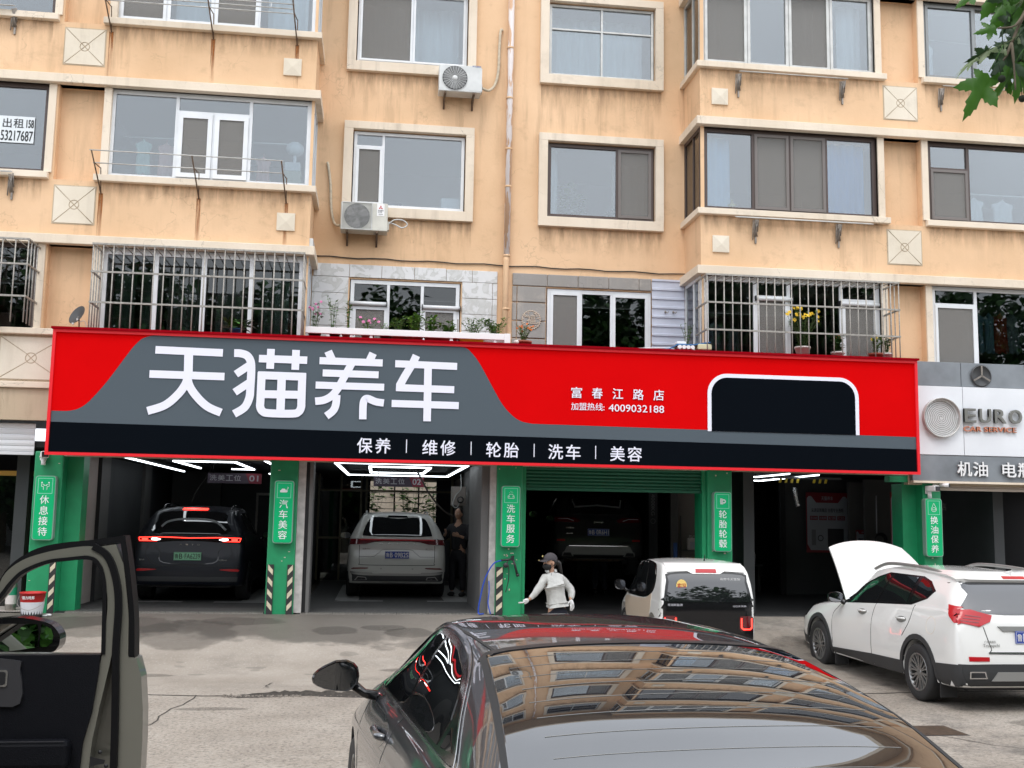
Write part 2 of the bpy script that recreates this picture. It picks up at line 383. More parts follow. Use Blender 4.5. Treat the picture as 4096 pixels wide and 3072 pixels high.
# broken joint between the road slab and the forecourt: dark open crack with crumbled edge
mat('crack_dark', (0.05, 0.043, 0.036), 0.95, var=0.4, vscale=30); mat('crumble', (0.22, 0.19, 0.16), 0.95, var=0.4, vscale=30)
cr = MB(); cp = []
for i in range(90):
    x = -9 + i*0.2; cp.append((x, 8.15 - .22*x*.0 + 0.10*math.sin(x*0.9) + 0.05*math.sin(x*3.1+1) + random.uniform(-.02, .02)))
for i in range(89):
    wd = [0.016 + (0.13 if -2.5 < cp[k][0] < 3 else 0.0)*(.35+.65*abs(math.sin(cp[k][0]*2.3+.6))) for k in (i, i+1)]
    q = [(cp[i][0], cp[i][1]-wd[0]), (cp[i+1][0], cp[i+1][1]-wd[1]), (cp[i+1][0], cp[i+1][1]+0.02), (cp[i][0], cp[i][1]+0.02)]
    cr.add([(x, y, gz(x, y)+0.004) for x, y in q], [(0, 1, 2, 3)])
for (x0, y0, x1, y1) in ((-2.9, 8.1, -3.2, 5.5), (4.6, 5.6, 6.4, 3.2), (-2.2, 8.2, -2.1, 9.0)):
    px = [(x0+(x1-x0)*t/12 + random.uniform(-.05, .05), y0+(y1-y0)*t/12) for t in range(13)]
    for i in range(12):
        q = [(px[i][0]-.008, px[i][1]), (px[i][0]+.008, px[i][1]), (px[i+1][0]+.008, px[i+1][1]), (px[i+1][0]-.008, px[i+1][1])]
        cr.add([(x, y, gz(x, y)+0.004) for x, y in q], [(0, 1, 2, 3)])
struct(cr.build('ground_crack', 'crack_dark'))
# raised, broken slab edge facing the road
lp = MB(); lx = [-2.5+.06*i for i in range(95)]; lv = []
for i, x in enumerate(lx):
    y0 = 8.15 + 0.10*math.sin(x*0.9) + 0.05*math.sin(x*3.1+1) + random.uniform(-.015, .015); h_ = min(1, (x+2.5)/.5)*random.uniform(.030, .055); g_ = gz(x, y0)
    lv += [(x, y0-.05, g_+.003), (x, y0-.01, g_+h_*.5), (x, y0+.015, g_+h_), (x, y0+.06+random.uniform(0, .02), g_+h_*1.02), (x, y0+.55, g_+.002)]
lp.add(lv, [(i*5+k, (i+1)*5+k, (i+1)*5+k+1, i*5+k+1) for i in range(94) for k in (0, 1)], 0); lp.add(lv, [(i*5+k, (i+1)*5+k, (i+1)*5+k+1, i*5+k+1) for i in range(94) for k in (2, 3)], 1)
struct(lp.build('slab_edge', ['crack_dark', 'forecourt']))
rb = MB()
for i in range(300):
    x = random.uniform(-2.6, -1.7) if i % 3 else random.uniform(-2.6, 0); y = 8.15 - .22*x*.0 + 0.10*math.sin(x*0.9) + random.gauss(-0.05, 0.05); s_ = random.uniform(.005, .014)
    rb.ell((x, y, gz(x, y)+s_*0.3), s_, s_*1.2, s_*0.7, 5, 3)
o = struct(rb.build('rubble', 'crumble'), 'stuff')
# =====================================================================
# APARTMENT BUILDING
# =====================================================================
BY, RY = 13.0, 14.0           # front plane of the bays, plane of the recessed centre wall
FB = [4.68, 7.40, 10.12, 12.84, 15.56]
bld = thing('apartment_building', 'orange rendered apartment block with cream bands rising above the red signboard', 'building', (1.28, 13.0, 0))

def grid_wall(mb, x0, x1, z0, z1, Y, holes, depth=0.2, mi=0):
    xs = sorted({x0, x1, *[h[i] for h in holes for i in (0, 1) if x0 < h[i] < x1]}); zs = sorted({z0, z1, *[h[i] for h in holes for i in (2, 3) if z0 < h[i] < z1]})
    for i in range(len(xs)-1):
        for j in range(len(zs)-1):
            cx, cz = (xs[i]+xs[i+1])/2, (zs[j]+zs[j+1])/2
            if any(h[0] < cx < h[1] and h[2] < cz < h[3] for h in holes): continue
            mb.add([(xs[i], Y, zs[j]), (xs[i+1], Y, zs[j]), (xs[i+1], Y, zs[j+1]), (xs[i], Y, zs[j+1])], [(0, 1, 2, 3)], mi)
    for a, b, c, d in holes:
        mb.add([(a, Y, c), (b, Y, c), (b, Y, d), (a, Y, d), (a, Y+depth, c), (b, Y+depth, c), (b, Y+depth, d), (a, Y+depth, d)], [(0, 4, 5, 1), (1, 5, 6, 2), (2, 6, 7, 3), (3, 7, 4, 0)], mi)

STR = [(-6.33, -5.603), (8.103, 8.827), (-10.9, -10.153), (12.653, 13.4)]       # recessed strips between windows
BAYW = [(-5.6, -2.15, 'L'), (4.65, 8.1, 'R')]
FARW = [(-10.0, -6.48), (8.95, 12.5)]
wl = MB()
holes = []
for b in FB:
    for a, c in STR: holes.append((a, c, b, b+1.62))
    holes.append((-5.50, -2.20, b+.10, b+1.62)); holes.append((4.72, 7.98, b+.10, b+1.62))
    for a, c in FARW: holes.append((a+.02, c, b+.10, b+1.62))
HL = [h for h in holes if h[1] < 0]; HR = [h for h in holes if h[0] > 0]
wr = MB(); grid_wall(wl, -16, -2.15, 4.02, 17.9, BY, HL, 0.17); grid_wall(wr, 4.65, 18, 4.02, 17.9, BY, HR, 0.17)
for b in FB:
    for a, c in STR: (wl if a < 0 else wr).box(a, c, BY+.17, BY+.2, b, b+1.62)
# side faces of the two bays
for X, sgn in ((-2.15, 1), (4.65, -1)):
    for k, b in enumerate(FB):
        lo = b-1.1 if k else 4.0
        wq = wl if X < 0 else wr; wq.box(min(X, X-sgn*.1), max(X, X-sgn*.1), BY+.002, RY, lo, b+.10); wq.box(min(X, X-sgn*.1), max(X, X-sgn*.1), BY+.002, RY, b+1.62, b+1.63)
wl.build('bay_wall', 'wall_orange', bld); wr.build('bay_wall', 'wall_orange', bld)
# centre wall
CW = [(-0.49, 'A'), (3.06, 'B')]
cw = MB(); ch = []
for k, b in enumerate(FB):
    for cx, _ in CW:
        if k: ch.append((cx-1.02, cx+1.02, b+.08, b+1.52))
ch += [(-1.48, 0.50, 4.72, 6.17), (2.06, 4.03, 4.72, 6.16)]
grid_wall(cw, -2.25, 4.75, 4.0, 17.9, RY, ch, 0.2)
cw.build('centre_wall', 'wall_orange', bld)
tr = MB()
for k, b in enumerate(FB):
    # head bands run across bay, strip and next window; sill bands stop at the strips
    for x0, x1 in ((-16, -2.05), (4.55, 18)):
        tr.bbox(x0, x1, BY-.13, BY+.16, b+1.62, b+1.77, .008)
    for X0, X1 in ((-2.149, -2.05), (4.55, 4.649)): tr.box(X0, X1, BY+.16, RY, b+1.62, b+1.77)
    if k:
        for x0, x1 in ((-5.68, -2.07), (-10.2, -6.4), (4.57, 8.17), (8.88, 12.7)): tr.bbox(x0, x1, BY-.10, BY+.10, b-.01, b+.10, .008)
        for X0, X1 in ((-2.149, -2.07), (4.57, 4.649)): tr.box(X0, X1, BY+.10, RY, b-.01, b+.10)
        for cx, _ in CW:
            o_, i_ = (cx-1.18, cx+1.17, b-.10, b+1.66), (cx-1.02, cx+1.02, b+.08, b+1.52)
            tr.bbox(o_[0], o_[1], RY-.10, RY-.002, o_[2], i_[2], .006); tr.bbox(o_[0], o_[1], RY-.10, RY-.002, i_[3], o_[3], .006)
            tr.box(o_[0], i_[0], RY-.098, RY-.002, i_[2], i_[3]); tr.box(i_[1], o_[1], RY-.098, RY-.002, i_[2], i_[3])
    for x in (-5.60, -6.48, 7.98, 8.83, -10.15, 12.53):
        tr.box(x, x+.12, BY-.035, BY+.14, b+.105, b+1.615)
tr.build('moulding', 'trim_cream', bld)
def ornament(x0, x1, z0, z1, Y=BY, m='panel_white'):
    cx, cz = (x0+x1)/2, (z0+z1)/2; g = 0.007; q = MB(); q.box(x0, x1, Y-.004, Y+.02, z0, z1, 1); r = min(x1-x0, z1-z0)*.115
    sx, sz = (x1-x0)/2, (z1-z0)/2
    for (ax, az), (bx, bz) in (((-1, -1), (1, -1)), ((1, -1), (1, 1)), ((1, 1), (-1, 1)), ((-1, 1), (-1, -1))):
        mx, mz = (ax+bx)/2, (az+bz)/2; sh = lambda px, pz: (cx+px*sx*.985+mx*0 - (-mx)*g*0, cz+pz*sz*.985)
        A = (cx+ax*(sx-.02)+(0 if mx else (-ax*g*1.6)), cz+az*(sz-.02)+(0 if mz else (-az*g*1.6)))
        B = (cx+bx*(sx-.02)+(0 if mx else (-bx*g*1.6)), cz+bz*(sz-.02)+(0 if mz else (-bz*g*1.6)))
        a0 = math.atan2(az+(0 if mz == 0 else 0), ax); a1 = math.atan2(bz, bx)
        if a1 < a0: a1 += 2*PI
        arc = [(cx+(r+g)*math.cos(a1-.06-(a1-a0-.12)*i/6), cz+(r+g)*math.sin(a1-.06-(a1-a0-.12)*i/6)) for i in range(7)]
        q.prism([A, B]+arc, Y-.014, Y-.004)
        arc2 = [(cx+(r-g)*math.cos(a0+.1+(a1-a0-.2)*i/5), cz+(r-g)*math.sin(a0+.1+(a1-a0-.2)*i/5)) for i in range(6)]
        q.prism([(cx+mx*g*1.5, cz+mz*g*1.5)]+arc2, Y-.014, Y-.004)
    return q.build('ornament_panel', [m, 'old_beige'], bld)
for b in FB[1:]:
    for a, c in STR: ornament(a+.02, c-.03, b-.75, b-.09)
    for x in (-2.70, 4.86):
        q = MB(); x1, z0, z1 = x+.3, b-.68, b-.38; c = (x+.15, BY-.05, (z0+z1)/2)
        q.box(x, x1, BY-.03, BY-.001, z0, z1)
        q.add([(x, BY-.031, z0), (x1, BY-.031, z0), (x1, BY-.031, z1), (x, BY-.031, z1), c], [(0, 1, 4), (1, 2, 4), (2, 3, 4), (3, 0, 4)])
        q.build('ornament_boss', 'panel_white', bld)
# older band left of the signboard
q = MB(); q.bbox(-16, -5.9, BY-.16, BY+.05, 4.79, 4.89, .01); q.bbox(-16, -5.9, BY-.10, BY-.005, 3.93, 4.03, .01); q.build('cornice', 'trim_cream', bld)
q = MB(); q.box(-16, -5.95, BY-.055, BY-.01, 4.03, 4.79); q.build('parapet', 'old_beige', bld)
for i, x in enumerate((-6.95, -8.3, -9.65)): ornament(x, x+1.35 if i else x+1.0, 4.05, 4.77, BY-.056)
q = MB(); q.box(-16, -5.9, BY-.04, BY+.1, 3.42, 3.925); q.build('lintel', 'old_beige', bld)
q = MB(); q.box(-5.98, 8.4, BY+.001, BY+.15, 2.86, 4.02); q.box(8.4, 18, BY+.001, BY+.15, 2.70, 4.02); q.build('lintel', 'old_beige', bld)
# roof slab, eaves, inner floors and rear walls
q = MB(); q.bbox(-16.4, 18.4, BY-.7, 22.5, 17.9, 18.15, .03); q.build('roof', 'trim_cream', bld)
q = MB()
for b in FB + [18.2]: q.box(-16, 18, BY+.25 if False else RY+.05, 21.0, b-.82, b-.72)
for b in FB:
    for x0, x1 in ((-16, -2.3), (4.8, 18)): q.box(x0, x1, BY+.2, RY+.04, b-.82, b-.72)
for b in FB[1:]: q.box(-16, 18, 17.6, 17.7, b-.72, b+1.9)
for x in (-16, -6.0, -2.3, 1.25, 4.72, 8.5, 18): q.box(x-.06, x+.06, RY+.06, 17.6, 6.7, 17.4)
q.build('room_wall', 'white', bld)
q = MB(); q.box(-16, 18, 17.6, 17.7, 3.97, 6.55)
for x in (-16, -6.0, -2.3, 1.25, 4.72, 8.5, 18): q.box(x-.06, x+.06, RY+.06, 17.6, 3.97, 6.55)
q.build('room_wall', 'interior', bld)
q = MB(); q.box(-16.1, -16, BY, 21, 0.3, 17.9); q.box(18, 18.1, BY, 21, 0.3, 17.9); q.build('end_wall', 'wall_orange', bld)

# ---------------- windows ----------------
def bars(mb, x0, x1, z0, z1, Y, fw, d=.035, mi=0):
    mb.box(x0, x1, Y-d, Y+d, z1-fw, z1, mi); mb.box(x0, x1, Y-d, Y+d, z0, z0+fw, mi)
    mb.box(x0, x0+fw, Y-d*.98, Y+d*.98, z0+fw, z1-fw, mi); mb.box(x1-fw, x1, Y-d*.98, Y+d*.98, z0+fw, z1-fw, mi)
def window(x0, x1, z0, z1, Y, cols, fm='pvc', fw=.06, gl='glass', sm=None, label=None, parent=None, sw=.05):
    parent = parent or bld
    fr = MB(); bars(fr, x0, x1, z0, z1, Y, fw); jobs = []
    def cell(a, b, c, d, k):
        if isinstance(k, tuple):                      # vertical stack, bottom to top
            tot = sum(t[0] for t in k); z = c
            for i, (f, kk) in enumerate(k):
                zt = z + (d-c)*f/tot
                lo = z if i == 0 else z+fw*.35; hi = zt if i == len(k)-1 else zt-fw*.35
                if i: fr.box(a, b, Y-.032, Y+.032, z-fw*.35, z+fw*.35)
                cell(a, b, lo, hi, kk); z = zt
        else: jobs.append((a, b, c, d, k))
    tot = sum(t[0] for t in cols); x = x0+fw; W = x1-x0-2*fw
    for i, (f, k) in enumerate(cols):
        xe = x + W*f/tot
        a = x if i == 0 else x+fw*.4; b = xe if i == len(cols)-1 else xe-fw*.4
        if i: fr.box(x-fw*.4, x+fw*.4, Y-.033, Y+.033, z0+fw, z1-fw)
        cell(a, b, z0+fw, z1-fw, k); x = xe
    wo_ = fr.build('window', fm, parent)
    if label: wo_['label'] = label
    for a, b, c, d, k in jobs:
        if k == 'g': MB().box(a-.004, b+.004, Y-.006, Y+.006, c-.004, d+.004).build('pane', gl, wo_)
        elif k in ('s', 'o', 'sl'):
            s_ = MB(); bars(s_, a-.012, b+.012, c-.012, d+.012, Y-.02, sw, .03); s_.build('sash', sm or fm, wo_)
            if k == 'sl': MB().box(a+sw-.02, b-sw+.02, Y-.018, Y-.010, c+sw-.02, d-sw+.02).build('pane', gl, wo_)
            else:
                MB().box(a+sw-.02, b-sw+.02, Y-.030, Y-.026, c+sw-.02, d-sw+.02).build('insect_screen', 'screen_net', wo_)
                MB().box(a+sw-.02, b-sw+.02, Y+.02, Y+.026, c+sw-.02, d-sw+.02).build('pane', gl, wo_)
    return wo_
def net(name, col, op):
    m = bpy.data.materials.new(name); m.use_nodes = True; n = m.node_tree.nodes; l = m.node_tree.links
    b = n['Principled BSDF']; b.inputs['Base Color'].default_value = (*col, 1); b.inputs['Roughness'].default_value = 0.8; b.inputs['Alpha'].default_value = op; _M[name] = m
net('screen_net', (0.25, 0.24, 0.225), 0.56)
net('sheer', (0.75, 0.78, 0.8), 0.55)

def side_window(X, sgn, b, fm, z0=None):
    """pane in the short side face of a bay"""
    q = MB(); z0 = z0 or b+.10; z1 = b+1.62
    for (y0, y1, a, c) in ((BY+.03, BY+.09, z0, z1), (RY-.06, RY-.002, z0, z1), (BY+.09, RY-.06, z0, z0+.06), (BY+.09, RY-.06, z1-.06, z1), (BY+.44, BY+.48, z0+.06, z1-.06)):
        q.box(X-.03 if sgn > 0 else X-.025, X+.025 if sgn > 0 else X+.03, y0, y1, a, c)
    o = q.build('window', fm, bld); MB().box(X-.005, X+.005, BY+.09, RY-.06, z0+.05, z1-.05).build('pane', 'glass_brown' if fm == 'brown_frame' else 'glass', o)
glass('glass_brown', (0.5, 0.44, 0.34), 0.10, 0.05)
LB = (-5.50, -2.20); RB = (4.72, 7.98); LF = (-9.98, -6.48); RF = (8.98, 12.5)
win_lay = {
 ('L', 1): ([(1, 'g'), (1, 'g'), (1, 'g'), (1, 'g')], 'pvc', .10, None), ('L', 2): ([(1.12, 'g'), (1.35, ((2.7, 'X'), (.6, 'g'))), (1.05, 'g')], 'pvc', .07, None),
 ('L', 3): ([(1, 's'), (1.05, 'sl'), (1, 's'), (1.2, 'g')], 'pvc', .06, None),
 ('R', 1): ([(1, 'g'), (.72, ((2.6, 's'), (.6, 'g'))), (1.15, 'g'), (.75, ((2.6, 's'), (.6, 'g')))], 'pvc', .08, None),
 ('R', 2): ([(1.12, 'g'), (.88, 's'), (.9, 's'), (1.15, 'g')], 'brown_frame', .075, 'grey_sash'), ('R', 3): ([(1, 's'), (1, 'sl'), (1, 's'), (1, 'sl')], 'aluminium', .05, None),
 ('FL', 1): ([(1, 'g'), (1, 'g'), (1, 'g')], 'brown_frame', .06, None), ('FL', 2): ([(1, 'g'), (1, 'g')], 'brown_frame', .07, None), ('FL', 3): ([(1, 'g'), (1, 'g')], 'brown_frame', .07, None),
 ('FR', 1): ([(.72, ((2.6, 's'), (.6, 'g'))), (2.4, 'g')], 'pvc', .07, None), ('FR', 2): ([(.66, ((2.2, 's'), (1, 'g'))), (2.4, 'g')], 'brown_frame', .07, 'grey_sash'), ('FR', 3): ([(.8, 'sl'), (1, 'g'), (1, 'g')], 'grey_alu', .06, None)}
mat('grey_alu', (0.22, 0.23, 0.23), 0.4, 0.4)
for k, b in enumerate(FB, 1):
    kk = k if k <= 3 else (3 if k == 5 else 2)
    for key, (x0, x1) in (('L', LB), ('R', RB), ('FL', LF), ('FR', RF)):
        lay, fm, fw, sm = win_lay[(key, kk)]
        lay = [(f, ((2.7, 'g'), (.6, 'g')) if (isinstance(c, tuple) and c[0][1] == 'X') else c) for f, c in lay]
        o = window(x0, x1, b+.10, b+1.62, BY+.09, lay, fm, fw, 'glass_dark' if k == 1 else 'glass', sm)
        if (key, kk) == ('L', 2):          # two casements side by side under a fixed light
            W = x1-x0-.14; xa = x0+.07 + W*1.12/3.52+.03; xb = x0+.07 + W*2.47/3.52-.03; zt = b+.17+1.38*2.7/3.3-.03
            for a, c in ((xa, (xa+xb)/2-.02), ((xa+xb)/2+.02, xb)):
                s_ = MB(); bars(s_, a, c, b+.165, zt, BY+.055, .075, .03); s_.build('sash', 'pvc', o)
                MB().box(a+.07, c-.07, BY+.043, BY+.047, b+.235, zt-.07).build('insect_screen', 'screen_net', o)
            q = MB(); q.box((xa+xb)/2-.018, (xa+xb)/2+.018, BY+.05, BY+.10, b+.17, zt); q.build('mullion', 'pvc', o)
    for X, sg, fm in ((-2.175, 1, 'pvc'), (4.675, -1, 'brown_frame' if kk == 2 else ('pvc' if k == 1 else 'aluminium'))):
        side_window(X, sg, b, fm)
    for cx, nm in CW:
        if k == 1: continue
        x0, x1, z0, z1 = cx-1.0, cx+1.0, b+.10, b+1.50
        if (nm, kk) == ('A', 2): window(x0, x1, z0, z1, RY+.05, [(.55, ((2.5, 's'), (.5, 'g'))), (1.65, 'g')], 'pvc', .055)
        if (nm, kk) == ('B', 2): window(x0, x1, z0, z1, RY+.05, [(1.8, 'g'), (.9, 's')], 'brown_frame', .06, 'glass', 'grey_sash')
        if (nm, kk) == ('A', 3): window(x0, x1, z0, z1, RY+.05, [(1, 's'), (1, 'sl')], 'pvc', .05, sw=.035)
        if (nm, kk) == ('B', 3): window(x0, x1, z0, z1, RY+.05, [(1, ((1.2, 'g'), (.6, 'g'))), (1, ((1.2, 'g'), (.6, 'g')))], 'aluminium', .045)
window(-1.46, 0.48, 4.74, 6.16, RY+.05, [(.72, ((1.35, 's'), (.62, 'g'))), (.72, 'g'), (.72, ((1.35, 's'), (.62, 'g')))], 'pvc', .065, 'glass_dark')
window(2.08, 4.01, 4.74, 6.15, RY+.05, [(.62, 's'), (.66, 'g'), (.75, 'sl')], 'pvc', .07, 'glass_dark')
# roll-blind boxes over the lower sashes
for xa, xb, z, Y in ((-1.47, -.82, 5.73, RY-.02), (-.18, .49, 5.71, RY-.02), (5.66, 6.33, 5.93, BY+.03), (7.22, 7.96, 5.90, BY+.03)):
    q = MB(); q.tube([(xa, Y, z), (xb, Y, z)], .038, 10); q.box(xa-.012, xa, Y-.045, Y+.05, z-.045, z+.045, 1); q.box(xb, xb+.012, Y-.045, Y+.05, z-.045, z+.045, 1)
    tag(q.build('blind_box', ['pvc', 'black']), {-1.47: 'white roller housing above the left screen of the marble-tiled window', -.18: 'white roller housing above the right screen of the marble-tiled window', 5.66: 'white roller housing behind the cage with yellow flowers, left one', 7.22: 'white roller housing behind the right end of the flower cage'}[xa], 'blind box', 'roller housings over first floor sashes')

# ---------------- marble tiles, bare blocks and corrugated sheet round the first-floor windows ----------------
def marble():
    m = bpy.data.materials.new('marble tile'); m.use_nodes = True; n = m.node_tree.nodes; l = m.node_tree.links; b = n['Principled BSDF']
    g = n.new('ShaderNodeNewGeometry'); t = n.new('ShaderNodeTexNoise'); t.inputs['Scale'].default_value = 3.2; t.inputs['Detail'].default_value = 8; t.inputs['Distortion'].default_value = 1.6
    l.new(g.outputs['Position'], t.inputs['Vector']); r = n.new('ShaderNodeValToRGB'); l.new(t.outputs['Fac'], r.inputs[0])
    r.color_ramp.elements[0].position = .38; r.color_ramp.elements[0].color = (.66, .66, .66, 1); r.color_ramp.elements[1].position = .62; r.color_ramp.elements[1].color = (.58, .58, .57, 1)
    e = r.color_ramp.elements.new(.52); e.color = (.50, .50, .48, 1); e = r.color_ramp.elements.new(.49); e.color = (.64, .64, .64, 1)
    l.new(r.outputs[0], b.inputs['Base Color']); b.inputs['Roughness'].default_value = .3; _M['marble'] = m
marble()
def tile(x0, x1, z0, z1, Y, m, name='tile', b=.006, dy=.03):
    q = MB(); q.bbox(x0+.003, x1-.003, Y-dy, Y-.002, z0+.003, z1-.003, b); return q.build(name, m, bld)
zt = 6.42; rows = [6.43, 6.195, 5.90, 5.61, 5.31, 5.02, 4.75]
for i, (a, c) in enumerate(((-2.12, -1.49), (-1.49, -.92), (-.92, -.34), (-.34, .23), (.23, .70), (.70, 1.16))): tile(a, c, 6.195, 6.43 - (.0 if i < 4 else .012), RY, 'marble')
for j in range(1, 6):
    for a, c in ((-2.14, -1.50), (.52, 1.07), (1.07, 1.16)): tile(a, c, rows[j+1], rows[j], RY, 'marble')
for (a, c) in ((1.43, 2.07), (2.07, 2.64), (2.64, 3.21), (3.21, 3.78), (3.78, 4.01)): tile(a, c, 6.18, 6.41, RY, 'old_concrete', 'block', .012, .03+random.uniform(0, .012))
for j, (z0, z1) in enumerate(((5.88, 6.17), (5.54, 5.87), (5.22, 5.53), (4.90, 5.21), (4.75, 4.89))):
    tile(1.43, 1.515, z0, z1, RY, 'old_concrete', 'block', .01, .025); tile(1.52, 2.05, z0, z1, RY, 'old_concrete', 'block', .012, .03+random.uniform(0, .012))
mat('corrugated', (0.55, 0.58, 0.68), 0.5, var=.1, vscale=3)
q = MB(); zz = []; z = 4.75
while z < 6.41:
    zz += [(z, 0), (z+.085, 0), (z+.095, -.022), (z+.13, -.022), (z+.14, 0)]; z += .17
vs = [(x, RY-.02+d, min(z, 6.41)) for z, d in zz for x in (4.02, 4.64)]
q.add(vs, [(2*i, 2*i+1, 2*i+3, 2*i+2) for i in range(len(zz)-1)]); q.build('corrugated_sheet', 'corrugated', bld)
for i, x in enumerate((4.27, 4.42)):
    q = MB(); q.tube([(x, RY-.03, 5.80), (x, RY-.08, 5.80), (x+.02, RY-.11, 5.77), (x+.05, RY-.10, 5.80)], .008, 6); q.ell((x, RY-.045, 5.80), .018, .006, .026)
    tag(q.build('wall_hook', 'rack_steel'), ('left' if i == 0 else 'right') + ' one of two rusty hooks on the pale corrugated sheet', 'hook', 'hooks on the corrugated sheet')
# carved round paper-cut medallion with the character for luck
mat('medallion', (0.50, 0.41, 0.33), 0.9)
q = MB(); q.lathe([(.155, 0), (.168, -.008), (.172, 0)], (1.78, RY-.045, 5.55), 'y', 28); q.lathe([(.0, .002), (.168, .002)], (1.78, RY-.045, 5.55), 'y', 28, 1)
for i in range(26):
    a = i*2*PI/26; q.ell((1.78+.168*math.cos(a), RY-.047, 5.55+.168*math.sin(a)), .016, .006, .016, 6, 4)
    a2 = random.uniform(0, 2*PI); r_ = random.uniform(.10, .15); q.ell((1.78+r_*math.cos(a2), RY-.048, 5.55+r_*math.sin(a2)), .02, .005, .012, 6, 4)
wall_text(q, '福', 1.70, 1.86, 5.47, 5.64, RY-.05, .03, 0, .006)
tag(q.build('luck_medallion', ['medallion', 'old_concrete']), 'round carved medallion with the luck character on the bare grey block wall', 'wall ornament')
# electric joint line and cable under the second floor
mat('cable_dark', (0.05, 0.045, 0.04), .8); mat('cable_cream', (0.55, 0.47, 0.35), .7, var=.2, vscale=20)
cp = [(-2.1+i*.25, RY-.02, 6.55-.004*i*.25+.012*math.sin(i*1.7)) for i in range(28)]
tag(MB().tube(cp, .011, 6).build('wall_cable', 'cable_dark'), 'thin dark cable running across the centre wall just above the marble tiles', 'cable')

# rain grime and rust runs on the render (thin films with their own ragged shape)
def film(name, col, sx, amount):
    m = bpy.data.materials.new(name); m.use_nodes = True; n = m.node_tree.nodes; l = m.node_tree.links; b = n['Principled BSDF']; b.inputs['Base Color'].default_value = (*col, 1); b.inputs['Roughness'].default_value = .9; b.inputs['Specular IOR Level'].default_value = .1
    tc = n.new('ShaderNodeTexCoord'); g = n.new('ShaderNodeNewGeometry'); mp = n.new('ShaderNodeMapping'); mp.inputs['Scale'].default_value = (sx, 1, 1.1); l.new(g.outputs['Position'], mp.inputs['Vector'])
    t = n.new('ShaderNodeTexNoise'); t.inputs['Scale'].default_value = 1.0; t.inputs['Detail'].default_value = 6; t.inputs['Roughness'].default_value = .7; l.new(mp.outputs[0], t.inputs['Vector'])
    s_ = n.new('ShaderNodeSeparateXYZ'); l.new(tc.outputs['Generated'], s_.inputs[0])
    r = n.new('ShaderNodeMapRange'); r.inputs['From Min'].default_value = .38; r.inputs['From Max'].default_value = .72; l.new(t.outputs['Fac'], r.inputs['Value'])
    a = n.new('ShaderNodeMath'); a.operation = 'MULTIPLY'; l.new(r.outputs[0], a.inputs[0]); l.new(s_.outputs[2], a.inputs[1])
    e = n.new('ShaderNodeMath'); e.operation = 'MULTIPLY'; e.use_clamp = True; l.new(a.outputs[0], e.inputs[0]); e.inputs[1].default_value = amount
    l.new(e.outputs[0], b.inputs['Alpha']); _M[name] = m
film('grime_film', (0.24, 0.16, 0.10), 7, .62); film('rust_film', (0.30, 0.11, 0.035), 30, 2.0)
def film_quad(x0, x1, z0, z1, Y, m, name):
    o = MB().add([(x0, Y, z0), (x1, Y, z0), (x1, Y, z1), (x0, Y, z1)], [(0, 1, 2, 3)]).build(name, m, bld); return o
for k, b in enumerate(FB[1:]):
    for cx, _ in CW: film_quad(cx-1.15, cx+1.15, b-.62, b-.105, RY-.0025, 'grime_film', 'rain_stain')
    for x0, x1 in ((-5.6, -2.16), (4.66, 8.05), (-9.9, -6.5), (8.95, 12.6)): film_quad(x0, x1, b-.42, b-.012, BY-.0025, 'grime_film', 'rain_stain')
for x, z in ((-5.56, 7.18), (-3.99, 7.18), (-2.56, 7.18), (-5.56, 9.98), (-3.89, 9.98), (-2.49, 9.98)): film_quad(x-.035, x+.035, z-.85, z+.02, BY-.004, 'rust_film', 'rust_stain')
# damp patches left on the ramp and dark runs in front of the wash bays
def damp():
    m = bpy.data.materials.new('damp_film'); m.use_nodes = True; n = m.node_tree.nodes; l = m.node_tree.links; b = n['Principled BSDF']; b.inputs['Base Color'].default_value = (.075, .068, .058, 1); b.inputs['Roughness'].default_value = .5
    tc = n.new('ShaderNodeTexCoord'); s_ = n.new('ShaderNodeVectorMath'); s_.operation = 'SUBTRACT'; s_.inputs[1].default_value = (.5, .5, .5); l.new(tc.outputs['Generated'], s_.inputs[0])
    mp = n.new('ShaderNodeVectorMath'); mp.operation = 'MULTIPLY'; mp.inputs[1].default_value = (1, 1, 0); l.new(s_.outputs[0], mp.inputs[0]); ln = n.new('ShaderNodeVectorMath'); ln.operation = 'LENGTH'; l.new(mp.outputs[0], ln.inputs[0])
    g = n.new('ShaderNodeNewGeometry'); t = n.new('ShaderNodeTexNoise'); t.inputs['Scale'].default_value = 3.5; t.inputs['Detail'].default_value = 7; l.new(g.outputs['Position'], t.inputs['Vector'])
    a = n.new('ShaderNodeMath'); a.operation = 'MULTIPLY_ADD'; l.new(t.outputs['Fac'], a.inputs[0]); a.inputs[1].default_value = .34; l.new(ln.outputs['Value'], a.inputs[2])
    r = n.new('ShaderNodeMapRange'); r.inputs['From Min'].default_value = .60; r.inputs['From Max'].default_value = .54; r.inputs['To Min'].default_value = 0; r.inputs['To Max'].default_value = .28; l.new(a.outputs[0], r.inputs['Value']); l.new(r.outputs[0], b.inputs['Alpha']); _M['damp_film'] = m
damp()
